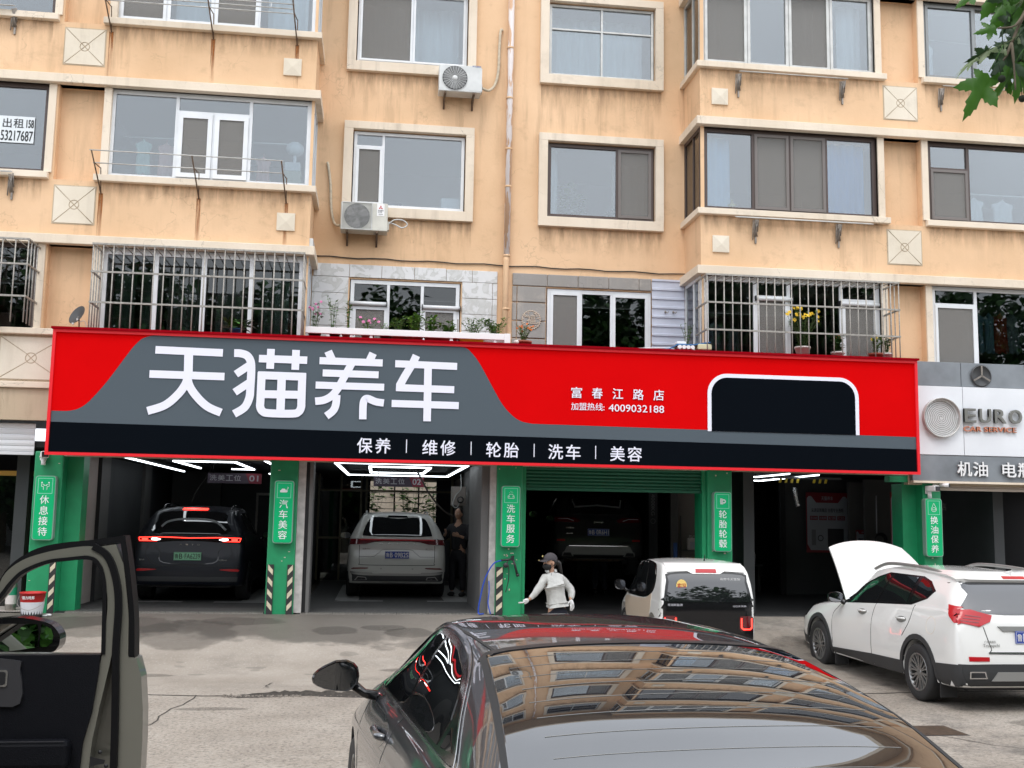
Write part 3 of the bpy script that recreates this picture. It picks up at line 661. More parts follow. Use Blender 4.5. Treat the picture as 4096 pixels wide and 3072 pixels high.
for cx, cy, rx, ry in ((-1.45, 11.75, .42, .28), (-.72, 11.9, .40, .2), (-.35, 11.65, .45, .3), (-4.9, 12.0, 1.5, .75), (-3.6, 11.6, .9, .9), (-2.9, 12.3, .8, .35), (5.6, 10.7, .9, 1.0), (3.3, 9.3, 1.0, .5), (-3.9, 9.6, .6, .15), (-2.6, 7.2, .5, .12), (6.4, 6.0, .7, .35), (-.4, 9.9, .5, .12)):
    n_ = 8; vs = [(cx-rx+2*rx*i/n_, cy-ry+2*ry*j/n_, 0) for i in range(n_+1) for j in range(n_+1)]
    o = MB().add([(x, y, gz(x, y)+.0045) for x, y, z in vs], [(i*(n_+1)+j, (i+1)*(n_+1)+j, (i+1)*(n_+1)+j+1, i*(n_+1)+j+1) for i in range(n_) for j in range(n_)], 0, True).build('damp_patch', 'damp_film'); struct(o)
# =====================================================================
# THINGS ON THE WALL
# =====================================================================
m_ = stucco('pipe_paint', (0.66, 0.44, 0.30), (0.78, 0.72, 0.70), 1.0, 2.2)
_n = m_.node_tree.nodes
for _k in _n:
    if _k.type == 'MIX' and abs(_k.inputs[7].default_value[0]-.78) < .01:
        _t = _n.new('ShaderNodeTexNoise'); _mp = _n.new('ShaderNodeMapping'); _mp.inputs['Scale'].default_value = (9, 9, 1.6); _g = _n.new('ShaderNodeNewGeometry'); _t.inputs['Scale'].default_value = 1.4; _t.inputs['Detail'].default_value = 6
        _r = _n.new('ShaderNodeMapRange'); _r.inputs['From Min'].default_value = .47; _r.inputs['From Max'].default_value = .52
        _L = m_.node_tree.links; _L.new(_g.outputs['Position'], _mp.inputs['Vector']); _L.new(_mp.outputs[0], _t.inputs['Vector']); _L.new(_t.outputs['Fac'], _r.inputs['Value']); _L.new(_r.outputs[0], _k.inputs[0])
dp = thing('drainpipe', 'tall orange-painted drainpipe with peeling white patches down the middle of the wall', 'drainpipe', (1.29, RY-.1, 4.3))
MB().tube([(1.32, RY-.09, 17.8), (1.32, RY-.09, 10.6), (1.31, RY-.09, 6.72)], .055, 12).build('pipe', 'pipe_paint', dp)
MB().tube([(1.31, RY-.09, 6.72), (1.30, RY-.09, 6.60), (1.29, RY-.09, 4.2)], .052, 12).build('pipe', 'wall_orange', dp)
for z in (11.9, 10.64, 9.67, 8.70, 7.99, 6.70, 5.72): MB().lathe([(.058, -.02), (.068, -.012), (.068, .012), (.058, .02)], (1.312, RY-.09, z), 'z', 14).build('pipe_clamp', 'wall_orange', dp)

mat('ac_white', (0.60, 0.61, 0.60), .45, var=.15, vscale=4); mat('ac_beige', (0.56, 0.55, 0.49), .5, var=.15, vscale=4); mat('dark_grille', (0.10, 0.10, 0.10), .6); mat('red_print', (0.55, 0.02, 0.03), .4); mat('blue_print', (0.05, 0.12, 0.35), .4)
def ac(x0, z0, style, label, brand, W=.80, H=.54):
    y1 = RY-.10; y0 = y1-.30; t = thing('air_conditioner', label, 'air conditioner', (x0+W/2, RY, z0), 0, 'air conditioner units on the centre wall')
    bm_ = 'ac_white' if style == 'round' else 'ac_beige'
    MB().bbox(x0, x0+W, y0, y1, z0, z0+H, .012).build('casing', bm_, t)
    r = .225; cx, cz = x0+.285, z0+H/2
    q = MB(); q.lathe([(r, 0), (r+.008, -.006), (r+.008, .01)], (cx, y0-.003, cz), 'y', 32); q.build('fan_ring', bm_, t)
    MB().lathe([(0, .0), (r, .0)], (cx, y0-.004, cz), 'y', 32, 0, False).build('fan_opening', 'black', t)
    q = MB()
    for k in range(3):
        a = k*2*PI/3+.4; pts = [(cx+.04*math.cos(a), cz+.04*math.sin(a)), (cx+.2*math.cos(a-.35), cz+.2*math.sin(a-.35)), (cx+.21*math.cos(a+.1), cz+.21*math.sin(a+.1)), (cx+.18*math.cos(a+.5), cz+.18*math.sin(a+.5)), (cx+.05*math.cos(a+.9), cz+.05*math.sin(a+.9))]
        q.prism(pts, y0-.008, y0-.005)
    q.build('fan_blade', 'dark_grille', t)
    q = MB()
    if style == 'round':
        for rr in [.05+.019*i for i in range(9)]: q.lathe([(rr-.0022, -.004), (rr+.0022, -.004)], (cx, y0-.012, cz), 'y', 32, 0, False)
        for i in range(24):
            a = i*PI/12; q.tube([(cx+.04*math.cos(a), y0-.014, cz+.04*math.sin(a)), (cx+.222*math.cos(a+.18), y0-.012, cz+.222*math.sin(a+.18))], .0028, 4)
        q.lathe([(0, -.012), (.042, -.012), (.048, 0)], (cx, y0-.012, cz), 'y', 20)
        q.build('fan_grille', 'ac_white', t)
    else:
        for i in range(26): q.box(cx-.255+i*.0204, cx-.255+i*.0204+.0035, y0-.018, y0-.013, cz-.235, cz+.235)
        for i in range(22): q.box(cx-.255, cx+.257, y0-.014, y0-.010, cz-.235+i*.0222, cz-.232+i*.0222)
        bars(q, cx-.265, cx+.265, cz-.245, cz+.245, y0-.012, .012, .01); q.build('fan_grille', 'ac_white', t)
    if brand:
        q = MB(); q.box(x0+.63, x0+.76, y0-.004, y0+.002, z0+.27, z0+.49)
        for ax, az in ((0, .034), (-.0295, -.017), (.0295, -.017)):
            c = Vector((x0+.695+ax*.62, z0+.42+az*.62)); d = Vector((ax, az)).normalized()*.021; e = Vector((-d.y, d.x))*.58
            q.prism([tuple(c+d), tuple(c+e), tuple(c-d), tuple(c-e)], y0-.007, y0-.004, 1)
        wall_text(q, 'MITSUBISHI', x0+.65, x0+.745, z0+.358, z0+.375, y0-.006, .02, 2); wall_text(q, 'ELECTRIC', x0+.65, x0+.72, z0+.332, z0+.348, y0-.006, .02, 2); wall_text(q, 'INVERTER', x0+.66, x0+.73, z0+.295, z0+.308, y0-.006, .02, 2)
        q.build('badge', ['white', 'red_print', 'black'], t)
    else:
        q = MB(); q.box(x0+.55, x0+.775, y0-.004, y0+.002, z0+.03, z0+.46); q.build('service_panel', 'ac_white', t)
        q = MB(); wall_text(q, 'MITSUBISHI', x0+.60, x0+.75, z0+.475, z0+.505, y0-.002, .03); q.build('badge', 'blue_print', t)
    for bx in (x0+.10, x0+.62):
        q = MB(); q.box(bx, bx+.035, y0+.0, RY-.002, z0-.04, z0-.002); q.box(bx, bx+.035, RY-.03, RY-.004, z0-.20, z0-.04); q.tube([(bx+.017, y0+.05, z0-.03), (bx+.017, RY-.02, z0-.18)], .013, 6)
        q.build('bracket', 'rust', t)
    q = MB(); q.box(x0+W, x0+W+.03, y0+.08, y0+.22, z0+.05, z0+.2); q.build('valve_cover', bm_, t)
    return t
ac(-.01, 9.61, 'round', 'white air conditioner with round spoked fan grille high beside the left third floor window', False, .76, .50)
ac(-1.67, 6.96, 'square', 'beige air conditioner with square mesh grille and red three-diamond badge, lower unit', True, .82, .50)
tag(MB().tube(catmull([(.78, RY-.25, 9.76), (.92, RY-.12, 9.78), (1.04, RY-.05, 9.93), (1.10, RY-.04, 10.2), (1.11, RY-.04, 10.6), (1.13, RY-.04, 10.98), (1.17, RY-.02, 11.0)], 6), .026, 8).build('insulated_hose', 'cable_cream'), 'taped cream refrigerant hose rising from the upper air conditioner', 'hose')
tag(MB().tube(catmull([(-1.68, RY-.2, 7.08), (-1.78, RY-.08, 7.14), (-1.85, RY-.05, 7.4), (-1.88, RY-.04, 7.85), (-1.93, RY-.04, 8.2), (-1.95, RY-.02, 8.27)], 6), .024, 8).build('insulated_hose', 'cable_cream'), 'taped cream hose leading left from the lower air conditioner to a wall hole', 'hose')
tag(MB().tube(catmull([(-.83, RY-.3, 7.12), (-.73, RY-.3, 7.20), (-.58, RY-.3, 7.20), (-.50, RY-.28, 7.13), (-.59, RY-.28, 7.07), (-.71, RY-.28, 7.12), (-.83, RY-.28, 7.16)], 6), .012, 6).build('cable_loop', 'ac_white'), 'white cable loop sticking out right of the lower air conditioner', 'cable')
t = thing('air_duct_box', 'white sheet metal box under the bay corner beside the marble tiles', 'box', (-2.1, 13.5, 6.1))
MB().bbox(-2.30, -2.09, 13.02, 13.88, 6.34, 6.62, .008).build('casing', 'ac_white', t)

# ---------- laundry racks ----------
def rod(mb, a, b, r=.011): mb.tube([a, b], r, 6)
def rack_out(x0, xm, x1, z, label, rails=2):
    t = thing('drying_rack', label, 'drying rack', ((x0+x1)/2, BY, z-.3), 0, 'steel laundry racks under the flat windows')
    for x in (x0, xm, x1):
        q = MB(); rod(q, (x+.06, BY-.01, z-.42), (x, BY-.52, z+.14), .012); rod(q, (x+.05, BY-.12, z-.02), (x+.02, BY-.36, z-.02), .009); rod(q, (x+.06, BY-.012, z-.44), (x+.06, BY-.12, z-.02), .009)
        q.build('arm', 'rust', t)
    for i in range(rails):
        q = MB(); f = i/max(1, rails-1); q.tube([(x0-.03, BY-.52+f*.25, z+.14-f*.13), (x1+.03, BY-.52+f*.25, z+.14-f*.13)], .010, 6); q.build('rail', 'aluminium', t)
    return t
def rack_folded(x0, x1, z, label, Y=BY, rx0=None, rx1=None):
    t = thing('drying_rack', label, 'drying rack', ((x0+x1)/2, Y, z-.3), 0, 'steel laundry racks under the flat windows')
    for x in (x0, x1):
        q = MB()
        for i in range(4):
            rod(q, (x-.05+.025*i, Y-.05-.02*i, z), (x-.06+.03*i, Y-.04, z-.36+.05*i), .011); rod(q, (x-.04+.02*i, Y-.12, z-.02), (x+.03-.02*i, Y-.03, z-.30), .008)
        q.box(x-.015, x+.015, Y-.03, Y-.002, z-.42, z+.02); q.build('arm', 'rack_steel', t)
    for i in range(4):
        q = MB(); q.tube([((rx0 or x0)-.02, Y-.14-.03*i, z+.02-.012*i), ((rx1 or x1)+.02, Y-.14-.03*i, z+.02-.012*i)], .009, 6); q.build('rail', 'aluminium', t)
    return t
rack_out(-5.62, -4.05, -2.62, 7.62, 'extended steel laundry rack with two rails under the left second floor window')
rack_out(-5.62, -3.95, -2.55, 10.42, 'extended steel laundry rack with pegs under the left third floor window', 4)
rack_folded(5.36, 7.33, 10.02, 'folded scissor laundry rack under the right third floor sliding windows')
rack_folded(5.65, 7.20, 7.33, 'folded laundry rack under the brown-framed window with blue curtains', BY, 5.25, 7.75)
rack_folded(9.25, 11.5, 10.02, 'folded laundry rack under the far right third floor window behind the leaves')
rack_folded(-9.3, -6.95, 7.43, 'folded laundry rack under the window with the rental notice')
rack_folded(-9.3, -7.1, 10.25, 'folded laundry rack at the top left corner of the facade')
mat('peg', (0.7, 0.72, 0.74), .5)
for i, x in enumerate((-5.0, -4.6, -4.25, -3.9, -3.62, -3.35, -2.9)):
    q = MB(); z = 10.52 if i % 3 else 10.44; q.box(x-.006, x+.006, BY-.53, BY-.515, z-.04, z+.03); q.build('clothes_peg', 'peg', [o for o in S.objects if o.get('label', '').startswith('extended steel laundry rack with pegs')][0])

# ---------- security cages ----------
def cage(x0, x1, z0, z1, Y0, hz, label, nb=22, side=True, mname='steel_bar'):
    t = thing('window_cage', label, 'window cage', ((x0+x1)/2, Y0, z0), 0, 'steel burglar cages over the first floor windows')
    vb = MB().tube([(0, 0, z0), (0, 0, z1)], .011, 6).mesh('bar', mname); sb = MB().tube([(0, 0, 0), (0, BY-Y0, 0)], .009, 6).mesh('bar', mname)
    base = -wloc(t)
    def put(me, x, y, z=0):
        o = bpy.data.objects.new('bar', me); COL.objects.link(o); o.parent = t; o.location = base + Vector((x, y, z))
    for i in range(nb): put(vb, x0+(x1-x0)*i/(nb-1), Y0)
    for xx in (x0, x1):
        for j in range(1, 4): put(vb, xx, Y0+(BY-Y0)*j/4)
    for i in range(nb): put(sb, x0+(x1-x0)*i/(nb-1), Y0, z1)
    for z in [z1]+hz:
        MB().box(x0-.018, x1+.018, Y0-.014, Y0+.010, z-.014, z+.014).build('rail', mname, t)
        for xx in (x0, x1): MB().box(xx-.014, xx+.014, Y0+.012, BY-.002, z-.012, z+.012).build('rail', mname, t)
    return t
cage(-5.46, -2.18, 4.62, 6.20, 12.38, [5.75, 5.26], 'steel bar cage over the four-pane window above the left part of the red sign', 22)
cage(4.56, 8.0, 4.62, 6.17, 12.38, [5.69, 5.22], 'steel bar cage with yellow flowers above the right part of the red sign', 24)
cage(-9.9, -6.44, 4.90, 6.22, 12.38, [5.82, 5.31], 'steel bar cage at the left edge with a potted succulent', 19)

# ---------- satellite dish, camera brackets ----------
mat('dish_grey', (0.06, 0.062, 0.065), .5)
t = thing('satellite_dish', 'small dark satellite dish standing behind the left end of the red sign', 'satellite dish', (-5.73, 12.75, 4.9))
q = MB(); M3 = Matrix.Rotation(rad(62), 3, 'Z') @ Matrix.Rotation(rad(68), 3, 'Y')
pr = [(0, -.03), (.06, -.024), (.12, -.005), (.16, .015), (.162, .02), (.155, .018), (.1, -.005), (0, -.022)]
for j in range(24):
    pass
L_ = MB().lathe(pr, (0, 0, 0), 'x', 24); L_.v = [tuple(Matrix.Rotation(rad(232), 3, 'Z') @ Matrix.Rotation(rad(-25), 3, 'Y') @ Vector((v[0], v[1], v[2]*1.05)) + Vector((-5.73, 12.75, 5.10))) for v in L_.v]; L_.build('dish', 'dish_grey', t)
q = MB(); q.tube([(-5.71, 12.8, 4.84), (-5.71, 12.78, 5.02), (-5.73, 12.76, 5.08)], .012, 6); q.build('stand', 'rack_steel', t)
q = MB(); q.tube(catmull([(-5.72, 12.7, 5.04), (-5.68, 12.66, 4.98), (-5.6, 12.68, 5.0), (-5.56, 12.7, 4.88)], 5), .006, 5); q.box(-5.79, -5.76, 12.66, 12.69, 4.94, 4.965); q.box(-5.71, -5.69, 12.62, 12.65, 5.0, 5.03); q.build('receiver_cable', 'ac_white', t)

# =====================================================================
# THE RED SIGNBOARD
# =====================================================================
mat('sign_red', (0.62, 0.003, 0.004), .9, spec=0, var=.04, vscale=1.3); mat('sign_red_side', (0.25, 0.003, 0.008), .9, spec=0); mat('sign_grey', (0.088, 0.108, 0.125), .9, spec=0); mat('sign_black', (0.004, 0.0055, 0.008), .9, spec=0); mat('sign_white', (0.76, 0.76, 0.86), .5, spec=.3)
mat('sign_trim_red', (0.60, 0.012, 0.02), .35, emit=(1, .02, .03), estr=.12)
SX0, SX1, SZ0, SZ1, SY = -5.94, 8.27, 2.90, 4.84, 12.46
sg = thing('shop_sign', 'long red grey and black auto service signboard across the shopfronts with big white characters', 'signboard', (1.2, 13.0, SZ0))
MB().box(SX0, SX1, SY+.012, BY-.07, SZ0, SZ1).build('sign_box', 'sign_red', sg)
q = MB(); q.prism([(SX0-.04, SZ1+.0), (SX1+.04, SZ1+.0), (SX1+.04, SZ1+.035), (SX0-.04, SZ1+.035)], SY-.06, BY-.06); q.build('cap', 'sign_red_side', sg)
q = MB(); e = .035; bars(q, SX0-.02, SX1+.02, SZ0-.02, SZ1, SY, .045, .02); q.build('trim', 'sign_trim_red', sg)
ix0, ix1, iz0, iz1 = SX0+.03, SX1-.03, SZ0+.028, SZ1-.04
left = catmull([(-4.44, iz1), (-4.61, 4.74), (-4.73, 4.62), (-4.84, 4.46), (-5.09, 4.07), (-5.26, 3.84), (-5.39, 3.69), (-5.52, 3.60), (-5.66, 3.565), (-5.78, 3.56)], 5) + [(ix0, 3.56)]
right = catmull([(.36, iz1), (.50, 4.77), (.60, 4.68), (.69, 4.57), (.80, 4.39), (.98, 4.07), (1.11, 3.86), (1.27, 3.69), (1.42, 3.60), (1.60, 3.565)], 5) + [(ix1, 3.52)]
poly = left + [(ix0, 3.39), (ix1, 3.31)] + right[::-1]
vs, fs = tri_poly(poly); MB().add([(v.x, SY+.006, v.y) for v in vs], fs).build('grey_field', 'sign_grey', sg)
q = MB(); q.add([(ix0, SY+.002, iz0), (ix1, SY+.002, iz0), (ix1, SY+.002, 3.31), (ix0, SY+.002, 3.39)], [(0, 1, 2, 3)]); q.build('black_strip', 'sign_black', sg)
# the four big characters, from their strokes (coordinates on the board)
def Bd(x, y):       # from the drawing grid of the lettering to board metres
    return (.002484*x + .000104*y - 4.921, .0000806*x - .0025418*y + 4.956)
CH = {
 '天': [([(200,160),(616,178)],48,0),([(166,311),(627,327)],48,0),([(405,165),(403,330)],54,0),([(402,318),(388,372),(340,440),(262,505),(157,540)],50,1),([(396,318),(412,385),(460,455),(525,515),(608,552)],50,1)],
 '猫': [([(686,179),(728,181),(768,196),(790,235),(793,300),(788,400),(782,460),(752,520),(688,560)],50,1),([(698,312),(790,250)],48,0),([(691,425),(786,362)],48,0),([(841,213),(1145,223)],48,0),([(917,152),(911,278)],48,0),([(1075,158),(1069,284)],48,0),
        ([(836,318),(1138,328)],50,0),([(859,300),(852,470),(850,515),(866,545),(905,556),(1050,560),(1090,549),(1106,520),(1108,480),(1114,310)],50,1),([(850,437),(1112,442)],50,0),([(985,320),(976,560)],52,0)],
 '养': [([(1278,165),(1302,218)],50,0),([(1566,177),(1541,228)],50,0),([(1223,225),(1627,239)],46,0),([(1243,303),(1600,315)],45,0),([(1198,380),(1635,394)],45,0),
        ([(1430,240),(1382,325),(1340,400),(1300,448),(1250,475),(1195,482)],48,1),([(1331,443),(1326,500),(1308,542),(1265,576)],48,1),([(1496,597),(1499,510),(1508,475),(1530,466),(1580,486),(1632,494)],47,1)],
 '车': [([(1846,190),(1822,240),(1768,325),(1734,385)],50,0),([(1708,243),(2111,260)],46,0),([(1711,396),(2089,410)],46,0),([(1682,497),(2117,512)],46,0),([(1921,262),(1909,611)],49,0)]}
for k_, (ch_, st) in enumerate(CH.items()):
    q = MB()
    for j, (P, w_, sm_) in enumerate(st):
        stroke_into(q, [Bd(*p) for p in P], w_*.00251, SY-.004-.0012*j-.0, 0, bool(sm_))
    q.build('character', 'sign_white', sg)
q = MB()
for i, c in enumerate('富春江路店'):
    q = MB(); wall_text(q, c, 2.24+i*.347, 2.42+i*.347, 4.01, 4.19, SY, .022, 0, .004); q.build('lettering', 'sign_white', sg)
q = MB(); wall_text(q, '加盟热线:', 2.24, 2.80, 3.81, 3.935, SY, .012); q.build('lettering', 'sign_white', sg)
q = MB(); wall_text(q, '4009032188', 2.87, 3.81, 3.805, 3.925, SY, .015); q.build('lettering', 'sign_white', sg)
for wd, x in (('保养', -1.22), ('维修', -.18), ('轮胎', .85), ('洗车', 1.87), ('美容', 2.90)):
    q = MB()
    for j, c in enumerate(wd): wall_text(q, c, x+j*.29, x+j*.29+.245, 3.02-(x+1.22)*.008, 3.265-(x+1.22)*.008, SY, .022)
    q.build('lettering', 'sign_white', sg)
    if x < 2.5: MB().box(x+.78, x+.793, SY-.002, SY, 3.04-(x+1.22)*.008, 3.255-(x+1.22)*.008).build('divider_bar', 'sign_white', sg)
# right-hand emblem field: a plain round-shouldered black panel with a white outline
def shoulder(x0, x1, z0, z1, r): return [(x0, z0)] + [(x1, z0)] + [(x1-r+r*math.cos(rad(a)), z1-r+r*math.sin(rad(a))) for a in range(0, 91, 10)] + [(x0+r+r*math.cos(rad(a)), z1-r+r*math.sin(rad(a))) for a in range(90, 181, 10)]
q = MB(); q.prism(shoulder(4.56, 7.22, 3.525, 4.50, .34), SY-.001, SY+.009); q.build('emblem_outline', 'sign_white', sg)
q = MB(); q.prism(shoulder(4.625, 7.155, 3.525, 4.435, .28), SY-.004, SY-.002); q.build('emblem_panel', 'sign_black', sg)

sg.location += Vector((-.01, -.11, -.035))
# ---------- neighbour's sign on the right ----------
mat('silver_panel', (0.72, 0.74, 0.77), .45, 0, var=.06, vscale=2); mat('grey_panel', (0.22, 0.24, 0.26), .5, .2, var=.25, vscale=2); mat('letter_grey', (0.20, 0.20, 0.185), .35, .3); mat('letter_copper', (0.55, 0.20, 0.11), .5)
NY = 12.86
ns = thing('shop_sign', 'silver and grey signboard with raised grey service lettering at the right edge', 'signboard', (11, 13, 2.8))
for x0, x1 in ((8.42, 9.395), (9.405, 10.62), (10.63, 11.9), (11.91, 14)):
    MB().bbox(x0, x1, NY+.03, NY+.12, 4.43, 4.86, .004).build('upper_panel', 'grey_panel', ns); MB().bbox(x0, x1, NY, NY+.12, 3.20, 4.42, .004).build('panel', 'silver_panel', ns)
MB().bbox(8.42, 14, NY+.01, NY+.12, 2.74, 3.19, .004).build('lower_panel', 'grey_panel', ns); MB().bbox(8.42, 14, NY-.02, NY+.1, 2.70, 2.738, .004).build('edge_profile', 'trim_cream', ns)
q = MB(); c = (8.965, NY, 3.855); q.lathe([(.335, 0), (.335, -.09), (.350, -.09), (.350, 0)], c, 'y', 40); q.build('round_rim', 'aluminium', ns)
q = MB(); q.lathe([(0, -.01), (.335, -.01)], c, 'y', 40, 0, False); q.build('round_back', 'white', ns)
sp = [(c[0]+(.02+.295*i/330)*math.cos(i*2*PI*9/330), NY-.03, c[2]+(.02+.295*i/330)*math.sin(i*2*PI*9/330)) for i in range(331)]
MB().tube(sp, .0045, 4).build('light_strip', 'letter_grey', ns)
for i, ch_ in enumerate('EURO'): q = MB(); wall_text(q, ch_, 9.38+i*.285, 9.60+i*.285+(.02 if i == 3 else 0), 3.78, 4.03, NY-.03, .045, 0, .05); q.build('letter', 'letter_grey', ns)
q = MB(); wall_text(q, 'CAR SERVICE', 9.38, 10.38, 3.625, 3.715, NY-.015, .03, 0, .03); q.build('lettering', 'letter_copper', ns)
for ch_, x in (('机', 9.24), ('油', 9.54), ('电', 10.08), ('瓶', 10.38), ('轮', 10.95), ('胎', 11.25)): q = MB(); wall_text(q, ch_, x, x+.265, 2.83, 3.09, NY-.01, .03, 0, .03); q.build('lettering', 'white', ns)
t = thing('wall_fan_outlet', 'round dark three-armed vent left on the grey upper sign panel', 'vent', (9.77, NY, 4.62))
q = MB(); q.lathe([(0, 0), (.19, 0), (.2, -.02), (.18, -.03)], (9.77, NY+.02, 4.63), 'y', 28); q.build('rim', 'dish_grey', t)
q = MB()
for k in range(3): a = rad(90+120*k); q.obox((9.77+.09*math.cos(a), NY-.02, 4.63+.09*math.sin(a)), .09, .008, .014, Matrix.Rotation(-a, 3, 'Y'))
q.build('arm', 'rack_steel', t)

ns.location.z += .028; t.location.z += .028
# ---------- green columns, light boxes, guards ----------
mat('green_paint', (0.012, 0.26, 0.105), .45, var=.12, vscale=5); mat('green_box', (0.0, 0.28, 0.10), .3, emit=(0.0, .55, .22), estr=.18); mat('green_pale', (0.25, 0.62, 0.42), .4); mat('box_rim', (0.30, 0.42, 0.36), .4, .3); mat('chip', (0.55, 0.5, 0.4), .9)
mat('guard_black', (0.025, 0.025, 0.025), .7, var=.3, vscale=15); mat('guard_cream', (0.62, 0.55, 0.40), .6, var=.15, vscale=15)
COLS = [(-6.30, -5.86), (-2.62, -2.17), (1.10, 1.54), (4.74, 5.18), (8.66, 9.00)]
names = ['the reception corner at the left', 'the first and second wash bays', 'the second wash bay and the lifted car', 'the green shutter and the dark bay', 'the dark bay and the silver sign']
for i, (a, c) in enumerate(COLS):
    t = thing('green_column', 'green painted column between ' + names[i] if i else 'green painted column beside the red bucket and the golden door', 'column', ((a+c)/2, 13.3, FL), 0, 'green columns of the shopfront')
    MB().bbox(a, c, BY-.01, 13.75, FL-.12, 2.93, .02).build('shaft', 'green_paint', t)
    if i in (0,): MB().box(c+.002, c+.25, BY+.25, 13.6, FL-.1, 2.9).build('side_plate', 'green_paint', t)
    if i == 4: MB().box(a-.27, a-.002, BY+.22, 13.6, FL-.1, 2.72).build('side_plate', 'green_paint', t); MB().box(a-.6, a-.003, BY+.01, BY+.2, 2.74, 2.85).build('side_plate', 'green_paint', t)
    gs = {0: [(c-.10, c)], 1: [(a+.02, a+.12), (c-.115, c-.015)], 2: [(a+.01, a+.13)]}.get(i, [])
    for u, v in gs:
        MB().box(u, v, BY-.03, BY-.012, FL-.03, 1.19).build('corner_guard', 'guard_black', t)
        for k in range(4):
            z = FL+.03+k*.19; dz = .085 if not (i == 1 and u < -2.4) else -.085
            q = MB(); q.prism([(u+.012, z+max(0, -dz)), (v-.012, z+max(0, dz)), (v-.012, z+max(0, dz)+.085), (u+.012, z+max(0, -dz)+.085)], BY-.034, BY-.031); q.build('stripe', 'guard_cream', t)
    q = MB()
    for k in range(16 if i in (2, 3, 4) else 6):
        x = random.uniform(a+.03, c-.05); z = random.choice([random.uniform(1.2, 1.5), random.uniform(.6, 1.3), random.uniform(2.7, 2.88)]); q.box(x, x+random.uniform(.008, .04), BY-.0125, BY-.0105, z, z+random.uniform(.006, .03))
    q.build('paint_chips', 'chip', t)['kind'] = 'stuff'
def icon(q, kind, cx, cz, Y, s):
    m = 1
    def ln(P, w=.006): stroke_into(q, [(cx+x*s, cz+z*s) for x, z in P], w, Y, m)
    def disc(x, z, r, fill=True): q.lathe([(0 if fill else r*s-.004, 0), (r*s, 0)], (cx+x*s, Y, cz+z*s), 'y', 14, m, False)
    if kind == 0:
        for sx in (-1, 1):
            disc(sx*.62, .62, .13); ln([(sx*.68, .45), (sx*.68, -.1), (sx*.35, -.1), (sx*.30, -.75)]); ln([(sx*.55, .35), (sx*.1, .15)])
        ln([(-.3, .08), (.3, .08)])
    elif kind == 1:
        q.prism([(cx+x*s, cz+z*s) for x, z in ((-.75, -.35), (.55, -.35), (.7, 0), (.3, .1), (.1, .35), (-.4, .35), (-.6, .05), (-.8, 0))], Y-.001, Y, m); ln([(.45, .1), (.75, .5), (.62, .7)], .01)
    elif kind == 2:
        ln([(-.6, -.55), (-.6, -.1), (-.4, 0), (-.3, .25), (.3, .25), (.4, 0), (.6, -.1), (.6, -.55), (-.6, -.55)]); disc(-.38, -.25, .09); disc(.38, -.25, .09)
        for x, z in ((-.3, .55), (0, .6), (.3, .55), (-.12, .8), (.14, .82)): disc(x, z, .05)
    elif kind == 3:
        for k in range(4): ln([(-.42+k*.14, .62-.03*k), (-.5+k*.14, 0), (-.42+k*.14, -.6)], .009)
        q.lathe([(.20*s, 0), (.42*s, 0)], (cx+.22*s, Y, cz), 'y', 18, m, False)
    else:
        ln(catmull([(0, .95), (-.25, .4), (-.55, -.2), (-.42, -.65), (0, -.82), (.42, -.65), (.55, -.2), (.25, .4), (0, .95)], 4)); ln([(-.35, -.45), (-.35, -.2), (-.2, .02), (.2, .02), (.35, -.2), (.35, -.45), (-.35, -.45)])
LBX = [(-6.22, 1.54, '休息接待'), (-2.525, 1.54, '汽车美容'), (1.18, 1.53, '洗车服务'), (4.82, 1.50, '轮胎轮毂'), (8.64, 1.46, '换油保养')]
lab = ['two seated people icon on the leftmost column', 'white polished car icon between the two wash bays', 'car and water drops icon above the hose gun', 'white tyre icon right of the green shutter', 'oil drop icon on the column under the cameras']
for i, (x, z, tx) in enumerate(LBX):
    t = thing('light_box_sign', 'green rounded light box with ' + lab[i], 'light box', (x+.15, BY, z), 0, 'green column light boxes')
    W, H = .295, .99; Y = BY-.135
    q = MB(); q.prism(round_rect(x-.008, x+W+.008, z-.008, z+H+.008, .045), Y, BY-.012); q.build('housing', 'box_rim', t)
    q = MB(); q.prism(round_rect(x+.004, x+W-.004, z+.004, z+H-.004, .038), Y-.006, Y-.0005); q.build('face', 'green_box', t)
    q = MB(); bars(q, x+.035, x+W-.035, z+H-.275, z+H-.03, Y-.008, .010, .0015, 0)
    icon(q, i, x+W/2, z+H-.152, Y-.0095, .085)
    for k, c in enumerate(tx): wall_text(q, c, x+.078, x+W-.078, z+H-.30-.165*(k+1)+.028, z+H-.30-.165*k, Y-.008, .012, 1)
    q.build('lettering', ['green_pale', 'white'], t)
def cctv(x, y, z, label, a=0, kind='dome'):
    t = thing('security_camera', label, 'camera', (x, y, z), a, 'white security cameras on the shopfront', True)
    if kind == 'dome':
        MB().bbox(-.05, .05, -.02, 0, -.06, .08, .01).build('mount', 'white', t); q = MB(); q.bbox(-.055, .065, -.24, -.03, -.02, .08, .015); q.build('housing', 'white', t)
        MB().bbox(-.045, .055, -.255, -.243, -.012, .07, .008).build('lens_plate', 'black', t); q = MB(); q.tube([(0, -.05, -.02), (0, -.06, -.13)], .035, 10); q.build('joint', 'white', t)
    else:
        MB().tube([(-.12, -.05, 0), (.0, -.06, .0)], .025, 8).build('mount', 'white', t); MB().tube([(0, -.08, .01), (.10, -.20, 0)], .035, 12).build('housing', 'white', t); MB().tube([(.10, -.2, 0), (.103, -.204, 0)], .03, 12).build('lens_plate', 'black', t)
cctv(-6.17, BY-.01, 2.84, 'white bullet camera on the leftmost green column under the red sign', rad(20))
cctv(8.74, BY-.02, 2.60, 'white bullet camera above the oil drop light box', rad(15))
cctv(8.95, BY-.01, 2.69, 'small round white camera under the edge of the silver sign', 0, 'tube')

